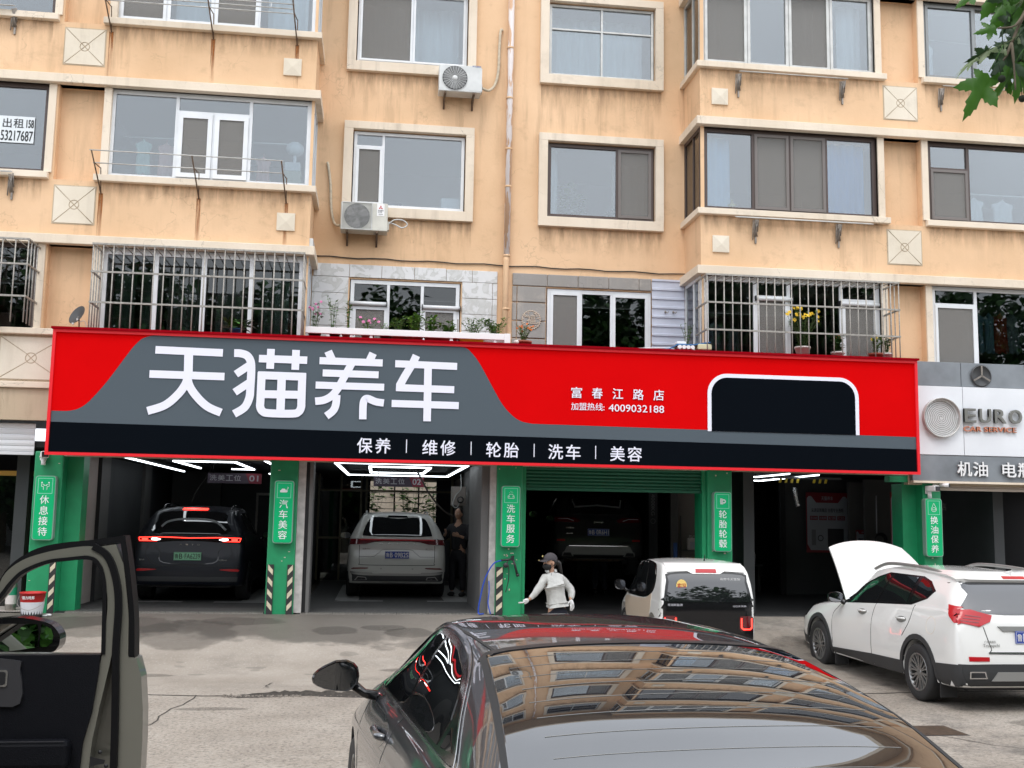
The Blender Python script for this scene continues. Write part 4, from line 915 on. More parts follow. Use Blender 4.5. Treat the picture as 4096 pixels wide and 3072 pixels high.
# ---------- roller shutters ----------
mat('shutter_green', (0.006, 0.10, 0.05), .5, .1, var=.1, vscale=6); mat('shutter_white', (0.62, 0.64, 0.66), .45); mat('shutter_cream', (0.55, 0.48, 0.42), .5)
def shutter(x0, x1, ztop, zbot, Y, m, label, p=.075, wide=0):
    t = thing('roller_shutter', label, 'roller shutter', ((x0+x1)/2, Y, zbot)); n = max(1, int(round((ztop-zbot)/p))); p = (ztop-zbot)/n
    q = MB()
    prof = [(0, 0), (-.012, .012), (-.018, .5*p), (-.012, p-.012), (0, p-.001)]
    q.add([(x, Y+a, b) for a, b in prof for x in (x0, x1)], [(2*i, 2*i+1, 2*i+3, 2*i+2) for i in range(4)], 0, False); me = q.mesh('slat', m)
    for i in range(n):
        o = bpy.data.objects.new('slat', me); COL.objects.link(o); o.parent = t; o.location = -wloc(t)+Vector((0, 0, zbot+i*p))
    MB().bbox(x0, x1, Y-.025, Y+.02, zbot-.05, zbot-.001, .005).build('bottom_rail', m, t)
    return t
shutter(1.56, 4.66, 2.93, 2.52, 13.12, 'shutter_green', 'dark green ribbed shutter half rolled up in front of the lifted car', .062)
shutter(-9.6, -6.36, 3.38, 2.92, 13.14, 'shutter_white', 'white ribbed shutter at the far left above the golden door', .085)
shutter(9.02, 13.5, 2.75, 2.66, 13.10, 'shutter_cream', 'cream shutter edge rolled up under the silver sign', .045)
for x in (1.545, 4.665): tag(MB().box(x, x+.06 if x < 3 else x+.07, 13.06, 13.2, FL, 2.92).build('shutter_guide', 'green_paint'), 'green guide rail at the ' + ('left' if x < 3 else 'right') + ' side of the green shutter', 'rail')
# ---------- plants on the ledge ----------
mat('leaf_green', (0.055, 0.17, 0.025), .5, var=.35, vscale=8); mat('leaf_light', (0.12, 0.26, 0.03), .5, var=.3, vscale=8); mat('leaf_dark', (0.03, 0.085, 0.025), .55, var=.3, vscale=8); mat('stem', (0.09, 0.13, 0.04), .7)
mat('petal_yellow', (0.80, 0.50, 0.02), .6); mat('petal_pink', (0.62, 0.18, 0.36), .6); mat('petal_orange', (0.55, 0.13, 0.015), .6); mat('terracotta', (0.30, 0.075, 0.045), .7, var=.2, vscale=10); mat('pot_white', (0.62, 0.57, 0.54), .5); mat('pot_black', (0.02, 0.02, 0.02), .5); mat('soil', (0.04, 0.03, 0.02), .9)
def leafquad(q, c, L, W, dirv, up, mi=0, curl=.15):
    d = Vector(dirv).normalized(); s_ = d.cross(Vector(up)).normalized() if d.cross(Vector(up)).length > 1e-4 else d.orthogonal().normalized(); n_ = s_.cross(d)
    c = Vector(c); P = [c, c+d*L*.35+s_*W*.5+n_*L*curl*.3, c+d*L*.35-s_*W*.5+n_*L*curl*.3, c+d*L*.75+s_*W*.38-n_*L*0, c+d*L*.75-s_*W*.38, c+d*L-n_*L*curl]
    q.add(P, [(0, 1, 2), (1, 3, 4, 2), (3, 5, 4)], mi)
def plant(name, label, cat, x, y, z, h, w, nst, nl, Ll, leafm, flower=None, nf=0, pot=None, fr=.02, group='potted plants on the ledge above the red sign'):
    t = thing(name, label, cat, (x, y, z), 0, group); rnd = random.Random(hash((round(x, 2), round(h, 2))) & 0xffff)
    if pot:
        pr, ph, pm = pot; q = MB(); q.lathe([(0, -ph), (pr*.75, -ph), (pr, -.03), (pr*1.08, -.03), (pr*1.08, 0), (pr*.93, 0), (pr*.9, -.03), (0, -.03)], (x, y, z), 'z', 20); q.build('pot', pm, t)
    st = MB(); lf = MB(); fl = MB()
    tips = []
    for i in range(nst):
        a = rnd.uniform(0, 2*PI); r = w*rnd.uniform(.2, 1)*.5; hh = h*1.15*rnd.uniform(.65, 1)
        h_k = 1.0; P = catmull([(x+r*.15*math.cos(a), y+r*.15*math.sin(a), z-.03), (x+r*.5*math.cos(a), y+r*.5*math.sin(a), z+hh*.5), (x+r*math.cos(a)+rnd.uniform(-.02, .02), y+r*math.sin(a), z+hh)], 4)
        st.tube(P, .0035, 4); tips.append(P[-1])
        for j in range(int(nl*1.7)):
            p = Vector(P[min(len(P)-1, 1+rnd.randrange(len(P)-1))]); b = rnd.uniform(0, 2*PI); L = Ll*1.25*rnd.uniform(.6, 1.2)
            leafquad(lf, p, L, L*rnd.uniform(.35, .6), (math.cos(b), math.sin(b), rnd.uniform(-.2, .7)), (0, 0, 1), rnd.randrange(2))
    st.build('stem', 'stem', t)['kind'] = 'stuff'; lf.build('leaves', [leafm, 'leaf_light' if leafm != 'leaf_dark' else 'leaf_green'], t)['kind'] = 'stuff'
    if flower:
        for i in range(nf):
            p = Vector(tips[i % len(tips)]) + Vector((rnd.uniform(-.03, .03), rnd.uniform(-.04, 0), rnd.uniform(-.03, .03))); f = MB()
            nrm = Vector((rnd.uniform(-.5, .5), -1, rnd.uniform(0, .8))).normalized(); u_ = nrm.orthogonal().normalized(); v_ = nrm.cross(u_)
            for k in range(6):
                a = k*PI/3; d = u_*math.cos(a)+v_*math.sin(a); leafquad(f, p, fr, fr*.8, d, nrm, 0, .1)
            f.ell(p+nrm*.003, fr*.25, fr*.25, fr*.25, 6, 4); f.build('flower', flower, t)
    return t
LZ = 4.92
# white rail of the balcony planter
t = thing('planter_rail', 'long white painted rail in front of the plant pots on top of the red sign', 'railing', (-.5, 12.66, 4.9))
q = MB(); q.bbox(-2.13, 1.22, 12.62, 12.68, 4.94, 5.045, .006); q.build('rail', 'white', t)
for x in (-1.80, -1.42, -1.10, .22, .95): MB().prism([(x, 4.86), (x+.07, 4.86), (x+.055, 4.94), (x+.015, 4.94)], 12.64, 12.67).build('post', 'white', t)
q = MB(); q.bbox(1.14, 1.24, 12.61, 12.9, 4.86, 5.05, .006); q.build('post', 'white', t)
MB().box(.35, .37, 12.68, 12.70, 4.86, 5.27).build('upright', 'steel_bar', t)
plant('pink_flower', 'pink flowering plant on the planter rail beside the left cage', 'potted plant', -1.99, 12.80, 5.0, .42, .34, 9, 7, .05, 'leaf_dark', 'petal_pink', 9, (.11, .12, 'pot_black'), .026)
plant('leafy_herb', 'tall curving thin-stemmed herb right of the pink flowers by the left cage', 'potted plant', -1.68, 12.80, 5.0, .58, .30, 5, 14, .05, 'leaf_green', None, 0, (.11, .12, 'pot_black'))
plant('leafy_herb', 'upright thin-stemmed herb left of the tiled window frame', 'potted plant', -1.45, 12.80, 5.0, .50, .14, 3, 16, .045, 'leaf_green', None, 0, (.10, .12, 'terracotta'))
plant('pink_flower', 'small pink periwinkle before the left pane of the tiled window', 'potted plant', -1.12, 12.80, 5.02, .20, .34, 9, 6, .05, 'leaf_green', 'petal_pink', 6, (.12, .12, 'terracotta'), .03)
plant('seedling', 'sparse light green seedling right of the small pink periwinkle', 'potted plant', -.84, 12.80, 5.0, .17, .30, 6, 4, .06, 'leaf_green', None, 0, (.09, .1, 'pot_black'))
plant('fern', 'feathery fern before the middle pane of the tiled window', 'potted plant', -.62, 12.82, 5.0, .25, .32, 14, 9, .05, 'leaf_green', None, 0, (.12, .12, 'terracotta'))
plant('pepper_plant', 'bright green pepper plant in a wide brown pot before the tiled window', 'potted plant', -.36, 12.84, 5.03, .32, .40, 12, 9, .085, 'leaf_light', None, 0, (.17, .16, 'terracotta'))
plant('pepper_plant', 'darker drooping pepper plant left of the thin steel upright', 'potted plant', -.05, 12.84, 5.0, .26, .34, 9, 8, .09, 'leaf_green', None, 0, (.14, .14, 'terracotta'))
plant('pepper_plant', 'low spreading pepper plant in a round terracotta pot at the steel upright', 'potted plant', .22, 12.84, 5.0, .20, .36, 9, 8, .085, 'leaf_green', None, 0, (.19, .14, 'terracotta'))
plant('tomato_plant', 'row of small tomato seedlings over the yellow box', 'potted plant', .62, 12.84, 4.98, .30, .50, 22, 7, .05, 'leaf_green', None, 0)
plant('basil', 'dense light green herbs in the white box at the end of the rail', 'potted plant', 1.02, 12.84, 5.02, .26, .42, 20, 9, .065, 'leaf_light', None, 0)
plant('marigold', 'orange marigold in a mauve bowl in front of the bare grey blocks', 'potted plant', 1.48, 12.80, 4.96, .24, .34, 22, 10, .03, 'leaf_green', 'petal_orange', 12, (.14, .1, 'terracotta'), .022)
mat('yellow_box', (0.70, 0.38, 0.01), .5); mat('blue_tray', (0.03, 0.14, 0.35), .4)
tag(MB().bbox(.40, .80, 12.72, 12.98, 4.84, 4.975, .01).build('planter_box', 'yellow_box'), 'yellow plastic planter box under the tomato seedlings', 'planter box')
tag(MB().bbox(.82, 1.22, 12.74, 12.98, 4.84, 5.01, .01).build('planter_box', 'white'), 'white foam planter box under the dense light green herbs', 'planter box')
tag(MB().ell((1.36, 12.72, 4.93), .055, .05, .04, 12, 8).build('shell', 'pot_white'), 'pale round shell beside the marigold bowl', 'ornament')
tag(MB().tube([(2.6, 12.7, 4.86), (3.3, 12.68, 4.885), (4.0, 12.66, 4.925)], .012, 6).build('thin_pipe', 'white'), 'thin white pipe lying on the sign top below the grey block window', 'pipe')
q = MB(); q.add([(x, y, z) for x, z in ((3.92, 4.875), (4.08, 4.97), (4.35, 4.975), (4.66, 5.03)) for y in (12.52, 12.85)], [(2*i, 2*i+1, 2*i+3, 2*i+2) for i in range(3)]); q.add([(x, y, z-.02) for x, z in ((3.92, 4.875), (4.08, 4.97), (4.35, 4.975), (4.66, 5.03)) for y in (12.52, 12.85)], [(2*i, 2*i+2, 2*i+3, 2*i+1) for i in range(3)]); q.add([(x, 12.52, z-d) for x, z in ((3.92, 4.875), (4.08, 4.97), (4.35, 4.975), (4.66, 5.03)) for d in (0, .02)], [(2*i, 2*i+1, 2*i+3, 2*i+2) for i in range(3)])
tag(q.build('blue_tray', 'blue_tray'), 'blue corrugated tray on top of the foam blocks over the sign', 'tray')
for i in range(4): o = tag(MB().tube([(4.12+i*.075, 12.50, 4.92), (4.12+i*.075, 12.72, 4.92)], .034, 10).build('bottle', 'white'), ['leftmost', 'second from the left', 'third from the left', 'rightmost'][i]+' white bottle end in the row under the blue tray', 'bottle', 'four white bottles lying under the blue tray')
tag(MB().bbox(4.44, 4.68, 12.50, 12.72, 4.885, 4.985, .02).build('foam_block', 'foam_yellow' if 'foam_yellow' in _M else mat('foam_yellow', (0.62, 0.60, 0.40), .9).name and 'foam_yellow'), 'pale yellow foam block under the right end of the blue tray', 'block')
tag(MB().bbox(4.10, 4.26, 12.6, 12.75, 4.985, 5.03, .01).build('foam_box', 'white'), 'small white box on top of the blue tray', 'box')
plant('coreopsis', 'tall clump of yellow flowers in a pale pink pot inside the right cage', 'potted plant', 6.37, 12.70, 5.03, .56, .72, 30, 11, .07, 'leaf_dark', 'petal_yellow', 20, (.13, .16, 'pot_white'), .04, 'plants in the right window cage')
plant('agave', 'small spiky plant with a few orange blooms right of the yellow clump', 'potted plant', 7.0, 12.68, 4.96, .26, .30, 12, 7, .10, 'leaf_dark', 'petal_orange', 4, (.11, .1, 'pot_white'), .025, 'plants in the right window cage')
plant('small_shrub', 'small green shrub with two yellow flowers near the right end of the cage', 'potted plant', 7.70, 12.68, 4.96, .32, .34, 14, 10, .05, 'leaf_green', 'petal_yellow', 3, (.12, .1, 'terracotta'), .03, 'plants in the right window cage')
plant('small_shrub', 'reddish green shrub in a pale pot at the very right end of the cage', 'potted plant', 7.93, 12.74, 4.98, .26, .24, 10, 10, .05, 'leaf_dark', None, 0, (.10, .12, 'pot_white'), .03, 'plants in the right window cage')
plant('spider_plant', 'spider plant in a dark blue pot behind the bars of the left cage', 'potted plant', -3.25, 12.72, 4.98, .10, .50, 16, 2, .2, 'leaf_dark', None, 0, (.09, .1, 'blue_tray'), .03, 'plants in the left window cages')
plant('succulent', 'red-tipped succulent in a big pale pot in the leftmost cage', 'potted plant', -7.12, 12.72, 5.20, .10, .25, 16, 5, .09, 'terracotta', None, 0, (.17, .26, 'pot_white'), .03, 'plants in the left window cages')
plant('thin_shrub', 'thin green shrub against the side pane of the right bay', 'potted plant', 4.42, 13.1, 5.02, .36, .2, 6, 12, .04, 'leaf_green', None, 0, (.08, .1, 'pot_white'), .03)

# ---------- curtains, laundry and notices behind the glass ----------
mat('curtain_white', (0.66, 0.70, 0.72), .9); mat('curtain_blue', (0.04, 0.24, 0.55), .9); mat('curtain_paleblue', (0.38, 0.58, 0.78), .9); mat('curtain_grey', (0.42, 0.42, 0.40), .9); mat('curtain_green', (0.30, 0.38, 0.32), .9)
def curtain(x0, x1, z0, z1, Y, m, label, waves=None, amp=.03):
    n = max(8, int((x1-x0)*26)); q = MB(); vs = []; rnd = random.Random(int(x0*100))
    ph = rnd.uniform(0, 6)
    for i in range(n+1):
        x = x0+(x1-x0)*i/n; y = Y+amp*math.sin(i*1.35+ph)+amp*.6*math.sin(i*.53+ph)
        vs += [(x, y, z0), (x, y+.005, z1)]
    q.add(vs, [(2*i, 2*i+2, 2*i+3, 2*i+1) for i in range(n)], 0, True)
    return tag(q.build('curtain', m), label, 'curtain', 'curtains behind the flat windows')
curtain(4.80, 5.32, 7.5, 8.95, 13.35, 'curtain_paleblue', 'pale blue curtain in the left pane of the brown bay window')
curtain(7.06, 7.86, 7.5, 8.95, 13.30, 'curtain_blue', 'deep blue curtain in the right pane of the brown bay window')
curtain(2.04, 2.32, 7.5, 8.9, 14.45, 'curtain_white', 'white curtain at the left of the brown centre window with the potted tree')
curtain(3.40, 4.02, 7.5, 8.75, 14.6, 'curtain_grey', 'grey pleated blind behind the opened right sash of the brown centre window')
curtain(1.0, 1.98+.0, 0, 0.01, 30, 'curtain_grey', 'x') if False else None
curtain(2.05, 3.98, 10.2, 11.60, 14.55, 'curtain_white', 'translucent white curtain across the right third floor sliding window')
curtain(-1.6, -.62, 10.2, 11.6, 14.6, 'curtain_grey', 'grey curtain behind the screened sash at the top of the left column')
curtain(-.58, .40, 10.2, 11.6, 14.6, 'curtain_white', 'pale curtain in the right sash of the upper left centre window')
curtain(7.45, 7.90, 10.2, 11.7, 13.4, 'curtain_white', 'white curtain in the right pane of the third floor bay on the right')
curtain(4.82, 5.16, 10.2, 11.7, 13.35, 'curtain_grey', 'grey patterned curtain in the leftmost third floor pane of the right bay')
curtain(6.40, 7.0, 10.2, 11.7, 13.4, 'curtain_grey', 'brownish curtain behind the third screened sash of the right bay, third floor')
curtain(-3.05, -2.35, 10.2, 11.7, 13.4, 'curtain_white', 'pale curtain in the top left bay window, right pane')
curtain(-4.62, -3.95, 10.2, 11.7, 13.5, 'curtain_white', 'pale cloth in the second pane of the top left bay window')
curtain(-2.98, -2.48, 4.75, 6.2, 13.4, 'curtain_green', 'greenish curtain behind the rightmost pane of the left cage window')
curtain(-4.9, -4.55, 4.75, 6.2, 13.4, 'curtain_green', 'dim green curtain behind the leftmost pane of the left cage window')
curtain(-5.35, -5.0, 4.75, 6.2, 13.4, 'curtain_green', 'dim green curtain at the far left of the leftmost pane in the left cage')
curtain(-4.5, -3.95, 4.75, 6.2, 13.5, 'curtain_green', 'dim green curtain in the second pane of the left cage window')
curtain(-3.7, -3.25, 4.75, 6.2, 13.5, 'curtain_grey', 'dim grey curtain in the third pane of the left cage window')
curtain(2.06, 2.52, 4.75, 6.0, 14.55, 'curtain_grey', 'grey blind behind the insect screen of the window in the grey blocks')
mat('cloth_white', (0.70, 0.74, 0.76), .9); mat('cloth_pink', (0.62, 0.34, 0.32), .9); mat('cloth_mint', (0.35, 0.56, 0.52), .9); mat('cloth_red', (0.60, 0.08, 0.05), .9); mat('cloth_blue', (0.30, 0.48, 0.62), .9); mat('cloth_grey', (0.35, 0.38, 0.42), .9); mat('cloth_dark', (0.05, 0.06, 0.08), .9); mat('cardboard', (0.42, 0.45, 0.36), .8)
def garment(x, z, h, w, Y, m, label):
    q = MB(); L_ = []
    prof = [(0, .03), (.05, .12), (.12, .5), (.2, .52), (.3, .40), (.6, .44), (1, .5)]
    for i, (f, ww) in enumerate(prof):
        for j in range(9):
            u = -1+2*j/8; fold = .018*math.sin(j*2.1+x*7)*(.3+f)
            L_.append((x+u*w*ww, Y+fold-.02*(1-abs(u)), z-h*f+(.03 if f == 1 else 0)*math.sin(j*1.7)))
    n = 9
    q.add(L_, [(i*n+j, i*n+j+1, (i+1)*n+j+1, (i+1)*n+j) for i in range(len(prof)-1) for j in range(n-1)], 0, True)
    q.add([(v[0], v[1]+.035, v[2]) for v in L_], [(i*n+j, (i+1)*n+j, (i+1)*n+j+1, i*n+j+1) for i in range(len(prof)-1) for j in range(n-1)], 0, True)
    q.tube([(x, Y+.01, z+.05), (x, Y+.01, z)], .004, 4)
    return tag(q.build('hanging_garment', m), label, 'clothes', 'laundry hanging behind the windows')
garment(-5.05, 8.35, .62, .26, 13.55, 'cloth_mint', 'mint green garment hanging in the left pane of the left second floor bay')
garment(-4.66, 8.30, .60, .26, 13.5, 'cloth_pink', 'pink garment hanging in the left pane of the left second floor bay')
garment(-4.40, 8.35, .55, .24, 13.6, 'cloth_white', 'white garment beside the white casements, left second floor bay')
garment(-3.02, 8.15, .55, .24, 13.5, 'cloth_pink', 'pale pink garment hanging in the right pane of the left second floor bay')
garment(9.38, 11.20, .85, .20, 13.6, 'cloth_white', 'narrow white garment hanging in the far right third floor window')
garment(10.15, 8.15, .62, .36, 13.5, 'cloth_white', 'white net-like garment in the far right second floor window')
garment(10.75, 8.15, .70, .42, 13.55, 'cloth_white', 'white long-sleeved shirt in the far right second floor window')
for x, m_, w_ in ((9.95, 'cloth_white', .16), (10.12, 'cloth_blue', .24), (10.36, 'cloth_blue', .20), (10.58, 'cloth_red', .30), (10.82, 'cloth_grey', .26), (11.05, 'cloth_dark', .3), (11.3, 'cloth_dark', .3)):
    garment(x, 5.95, .75, w_, 13.5, m_, {9.95: 'white towel leftmost on the laundry line of the far right first floor window', 10.12: 'pale blue shirt on the laundry line at the far right, beside the towel', 10.36: 'pale blue shirt directly left of the red jacket', 10.58: 'red jacket on the laundry line at the far right', 10.82: 'grey top directly right of the red jacket', 11.05: 'dark top second to the right of the red jacket', 11.3: 'dark top third to the right of the red jacket'}[x])
garment(5.02, 5.55, .5, .34, 13.45, 'cloth_grey', 'grey striped top behind the leftmost pane of the flower cage')
garment(5.40, 5.50, .5, .22, 13.5, 'cloth_grey', 'grey top next to the striped one behind the flower cage')
tag(MB().tube([(-5.4, 13.55, 8.38), (-2.4, 13.55, 8.42)], .010, 6).build('clothes_rail', 'white'), 'white rail carrying the laundry inside the left second floor bay', 'clothes rail')
tag(MB().tube([(9.7, 13.5, 8.22), (12.3, 13.5, 8.22)], .014, 6).build('clothes_rail', 'white'), 'white slotted rail inside the far right second floor window', 'clothes rail')
tag(MB().tube([(9.05, 13.5, 11.22), (10.2, 13.5, 11.2)], .004, 6).build('clothes_line', 'white'), 'thin clothes line inside the far right third floor window', 'clothes line')
q = MB(); q.bbox(-2.66, -2.36, 13.3, 13.5, 7.56, 7.86, .01); tag(q.build('storage_box', 'cardboard'), 'pale green box standing in the right corner of the left second floor bay', 'box')
q = MB(); q.bbox(-2.64, -2.38, 13.3, 13.5, 7.865, 8.02, .01); tag(q.build('storage_box', 'cloth_white'), 'white box on top of the pale green box in the left bay', 'box')
q = MB(); q.ell((-2.5, 13.6, 8.35), .16, .14, .13); q.tube([(-2.5, 13.6, 7.6), (-2.5, 13.6, 8.3)], .03, 8); tag(q.build('fan', 'cloth_white'), 'pale round standing fan inside the right pane of the left bay', 'fan')
q = MB(); q.bbox(.12, .48, 14.3, 14.5, 7.55, 7.83, .01); tag(q.build('storage_box', 'cloth_white'), 'white box in the lower right corner of the left second floor centre window', 'box')
q = MB(); q.bbox(-.48, -.03, 14.3, 14.45, 7.55, 7.64, .01); tag(q.build('tray', 'cloth_white'), 'flat white tray on the sill beside the white box, left centre window', 'tray')
q = MB(); q.bbox(-.95, -.55, 14.3, 14.45, 7.55, 7.62, .01); tag(q.build('tray', 'cloth_blue'), 'pale blue tray on the sill by the screen, left centre window', 'tray')
q = MB(); q.bbox(-.9, -.6, 14.35, 14.44, 7.625, 7.70, .01); tag(q.build('dark_box', 'cloth_dark'), 'dark box on the pale blue tray, left centre window', 'box')
plant('money_tree', 'pale money tree behind the glass of the brown centre window', 'potted plant', 2.65, 14.5, 7.55, .60, .55, 7, 9, .22, 'curtain_green', None, 0, (.12, .12, 'pot_white'), .03, 'plants behind the flat windows')
plant('sill_plant', 'small dark plant on the sill of the brown centre window', 'potted plant', 3.32, 14.4, 7.56, .22, .22, 10, 8, .06, 'leaf_dark', None, 0, (.08, .1, 'pot_white'), .03, 'plants behind the flat windows')
mat('gold', (0.62, 0.50, 0.20), .4, .5)
q = MB(); q.lathe([(0, 0), (.11, 0), (.12, .02), (.06, .05), (.05, .10), (.09, .14), (.03, .17), (.02, .23), (0, .25)], (5.35, 13.35, 7.56), 'z', 16); tag(q.build('golden_figure', 'gold'), 'small golden figure on the sill by the pale blue curtain', 'ornament')
# rental notice stuck inside the leftmost window
t = thing('rental_notice', 'two-line paper notice with phone number in the leftmost second floor window', 'notice', (-7.0, 13.05, 7.9))
MB().box(-7.34, -6.70, 13.060, 13.066, 8.00, 8.45).build('paper', 'cloth_white', t)
q = MB(); Yn = 13.058
wall_text(q, '出', -7.20, -7.06, 8.25, 8.41, Yn, .02); wall_text(q, '租', -7.03, -6.89+.02, 8.25, 8.41, Yn, .02); wall_text(q, '158', -6.85+.02, -6.71, 8.26, 8.40, Yn, .05); wall_text(q, '53217687', -7.22, -6.715, 8.03, 8.205, Yn, .03)
q.build('lettering', 'black', t)
# =====================================================================
# GARAGES
# =====================================================================
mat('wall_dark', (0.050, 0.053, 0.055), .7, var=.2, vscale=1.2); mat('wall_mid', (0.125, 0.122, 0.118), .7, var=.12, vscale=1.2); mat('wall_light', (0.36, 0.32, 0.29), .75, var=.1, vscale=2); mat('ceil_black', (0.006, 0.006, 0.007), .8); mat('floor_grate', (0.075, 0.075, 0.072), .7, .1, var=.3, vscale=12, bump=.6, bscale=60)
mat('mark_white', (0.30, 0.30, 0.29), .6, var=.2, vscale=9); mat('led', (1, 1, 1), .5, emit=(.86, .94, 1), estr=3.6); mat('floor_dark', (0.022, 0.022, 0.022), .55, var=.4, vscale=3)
CZ = 3.0
g = thing('garage_shell', 'dark row of service bays behind the green columns', 'garage', (1.2, 14, FL))
def part(name, m, *bxs, parent=None):
    q = MB()
    for b in bxs: q.box(*b)
    return q.build(name, m, parent or g)
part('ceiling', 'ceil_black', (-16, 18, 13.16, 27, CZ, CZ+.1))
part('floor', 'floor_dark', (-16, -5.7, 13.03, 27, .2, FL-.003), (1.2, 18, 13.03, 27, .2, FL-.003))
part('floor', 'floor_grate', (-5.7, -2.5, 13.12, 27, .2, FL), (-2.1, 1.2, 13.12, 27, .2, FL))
for a, c in ((-5.70, -2.64), (-2.06, 1.06)):
    n = 6
    for i in range(n):
        x0 = a+(c-a)*i/n; x1 = a+(c-a)*(i+1)/n-.008; q = MB(); q.box(x0, x1, 13.02, 13.115, FL-.05, FL-.012)
        k = 22
        for j in range(k): xx = x0+(x1-x0)*(j+.5)/k; q.box(xx-.0042, xx+.0042, 13.015, 13.11, FL-.012, FL+.004)
        q.build('drain_grating', 'steel_bar', g)
# partition walls, clad in panels
for x in (-6.7, -2.40, 1.42, 5.75, 10.55):
    part('partition_wall', 'wall_dark', (x-.1, x+.1, 13.76, 25.4, FL-.1, CZ))
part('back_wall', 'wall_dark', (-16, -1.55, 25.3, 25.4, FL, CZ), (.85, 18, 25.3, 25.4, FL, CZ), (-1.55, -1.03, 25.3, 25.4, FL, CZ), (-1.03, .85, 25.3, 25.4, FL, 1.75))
CZ = 3.0
# wall panels in the first bay
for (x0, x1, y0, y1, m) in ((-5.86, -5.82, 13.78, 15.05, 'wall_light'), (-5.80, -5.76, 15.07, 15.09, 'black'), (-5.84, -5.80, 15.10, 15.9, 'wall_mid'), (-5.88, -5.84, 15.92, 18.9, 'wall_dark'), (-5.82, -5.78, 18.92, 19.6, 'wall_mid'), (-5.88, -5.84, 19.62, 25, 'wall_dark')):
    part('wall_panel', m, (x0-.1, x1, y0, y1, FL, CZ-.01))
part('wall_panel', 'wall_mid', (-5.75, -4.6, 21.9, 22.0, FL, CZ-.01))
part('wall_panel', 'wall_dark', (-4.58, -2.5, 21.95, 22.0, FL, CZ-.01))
for x0, x1 in ((-3.75, -3.70), (-3.1, -3.04)): part('door_frame', 'steel_bar', (x0, x1, 21.88, 21.945, FL, 2.5))
part('door_frame', 'steel_bar', (-3.70, -3.1, 21.88, 21.945, 2.44, 2.5)); part('door_leaf', 'floor_dark', (-3.70, -3.1, 21.90, 21.94, FL, 2.44))
# side jambs of the second bay and column casings
part('jamb', 'jamb_grey', (-2.168, -2.045, 13.02, 13.5, FL, 2.93)); part('jamb', 'jamb_grey', (.99, 1.098, 13.02, 13.5, FL, 2.93))
part('jamb', 'black', (-2.044, -1.99, 13.08, 13.35, FL, 2.93)); part('jamb', 'wall_mid', (-1.985, -1.93, 13.05, 13.6, FL, 2.93)); part('jamb', 'wall_mid', (.86, .985, 13.10, 15.4, FL, 2.93))
part('wall_panel', 'wall_mid', (1.10, 1.3, 15.5, 19.6, FL, CZ-.01)); part('wall_panel', 'wall_light', (1.0, 1.09, 13.52, 15.4, FL, CZ-.01))
# glazed rear partition of the second bay and the back window
mat('olive_frame', (0.10, 0.085, 0.045), .5)
t = thing('glazed_partition', 'dark framed glass partition with door at the back of the second wash bay', 'glass partition', (-.6, 22.0, FL))
for x in (-2.28, -1.74, -1.25, -1.12, 1.0): MB().box(x, x+.05, 21.95, 22.02, FL, CZ).build('post', 'olive_frame', t)
for z in (2.58, 1.42): MB().box(-2.23, 1.0, 21.96, 22.01, z, z+.05).build('rail', 'olive_frame', t)
MB().box(-2.23, -1.74, 21.98, 21.99, FL, 2.58).build('pane', 'glass_dark', t); MB().box(-1.69, -1.25, 21.98, 21.99, FL, CZ).build('pane', 'glass_dark', t)
part('wall_panel', 'wall_mid', (-1.65, -1.1, 22.04, 22.1, FL, 1.4)); part('wall_panel', 'wall_dark', (-1.05, .98, 22.04, 22.1, FL, 1.4))
t = thing('back_window', 'barred rear window letting in the light of a yellow courtyard behind the second bay', 'window', (-.1, 25.2, 1.5))
for x in (-1.05, -.36, .31, .82): MB().box(x, x+.04, 25.22, 25.29, 1.56, CZ).build('bar', 'black', t)
for z in (1.8, 2.0, 2.18, 2.35, 2.5, 2.62, 2.8): MB().box(-1.05, .86, 25.18, 25.2, z, z+.016).build('bar', 'steel_bar', t)
q = MB(); q.box(-6, 6, 31, 31.2, .3, 9); o = tag(q.build('courtyard_wall', 'trim_cream'), 'sunlit yellow courtyard wall seen through the rear window of the second bay', 'wall')
for i, x in enumerate((-1.1, .1, .9)): plant('courtyard_shrub', ['left', 'middle', 'right'][i]+' green courtyard shrub seen through the rear bay window', 'shrub', x, 27.5, .35, 2.5, 1.1, 20, 26, .16, 'leaf_green', None, 0, None, .02, 'courtyard shrubs')
# floor marks of the second bay and the first
MK = [('mark_white', [(-1.60, 15.42), (-.70, 15.42), (-.70, 15.66), (-1.50, 15.66)]), ('mark_white', [(-1.59, 15.67), (-1.15, 15.67), (-1.15, 20.2), (-1.55, 20.2)]), ('mark_white', [(.12, 15.42), (1.0, 15.42), (.95, 15.66), (.12, 15.66)]), ('mark_white', [(.45, 15.67), (.97, 15.67), (.97, 20.2), (.45, 20.2)]), ('mark_white', [(-5.3, 14.95), (-4.25, 14.95), (-4.25, 15.2), (-5.3, 15.2)]), ('mark_white', [(-3.7, 14.93), (-2.75, 14.93), (-2.75, 15.18), (-3.7, 15.18)]), ('mark_white', [(-3.25, 15.2), (-2.75, 15.2), (-2.75, 18.9), (-3.25, 18.9)])]
for i, (m, P) in enumerate(MK): struct(MB().add([(x, y, FL+.004+.0002*i) for x, y in P], [(0, 1, 2, 3)]).build('floor_marking', m))
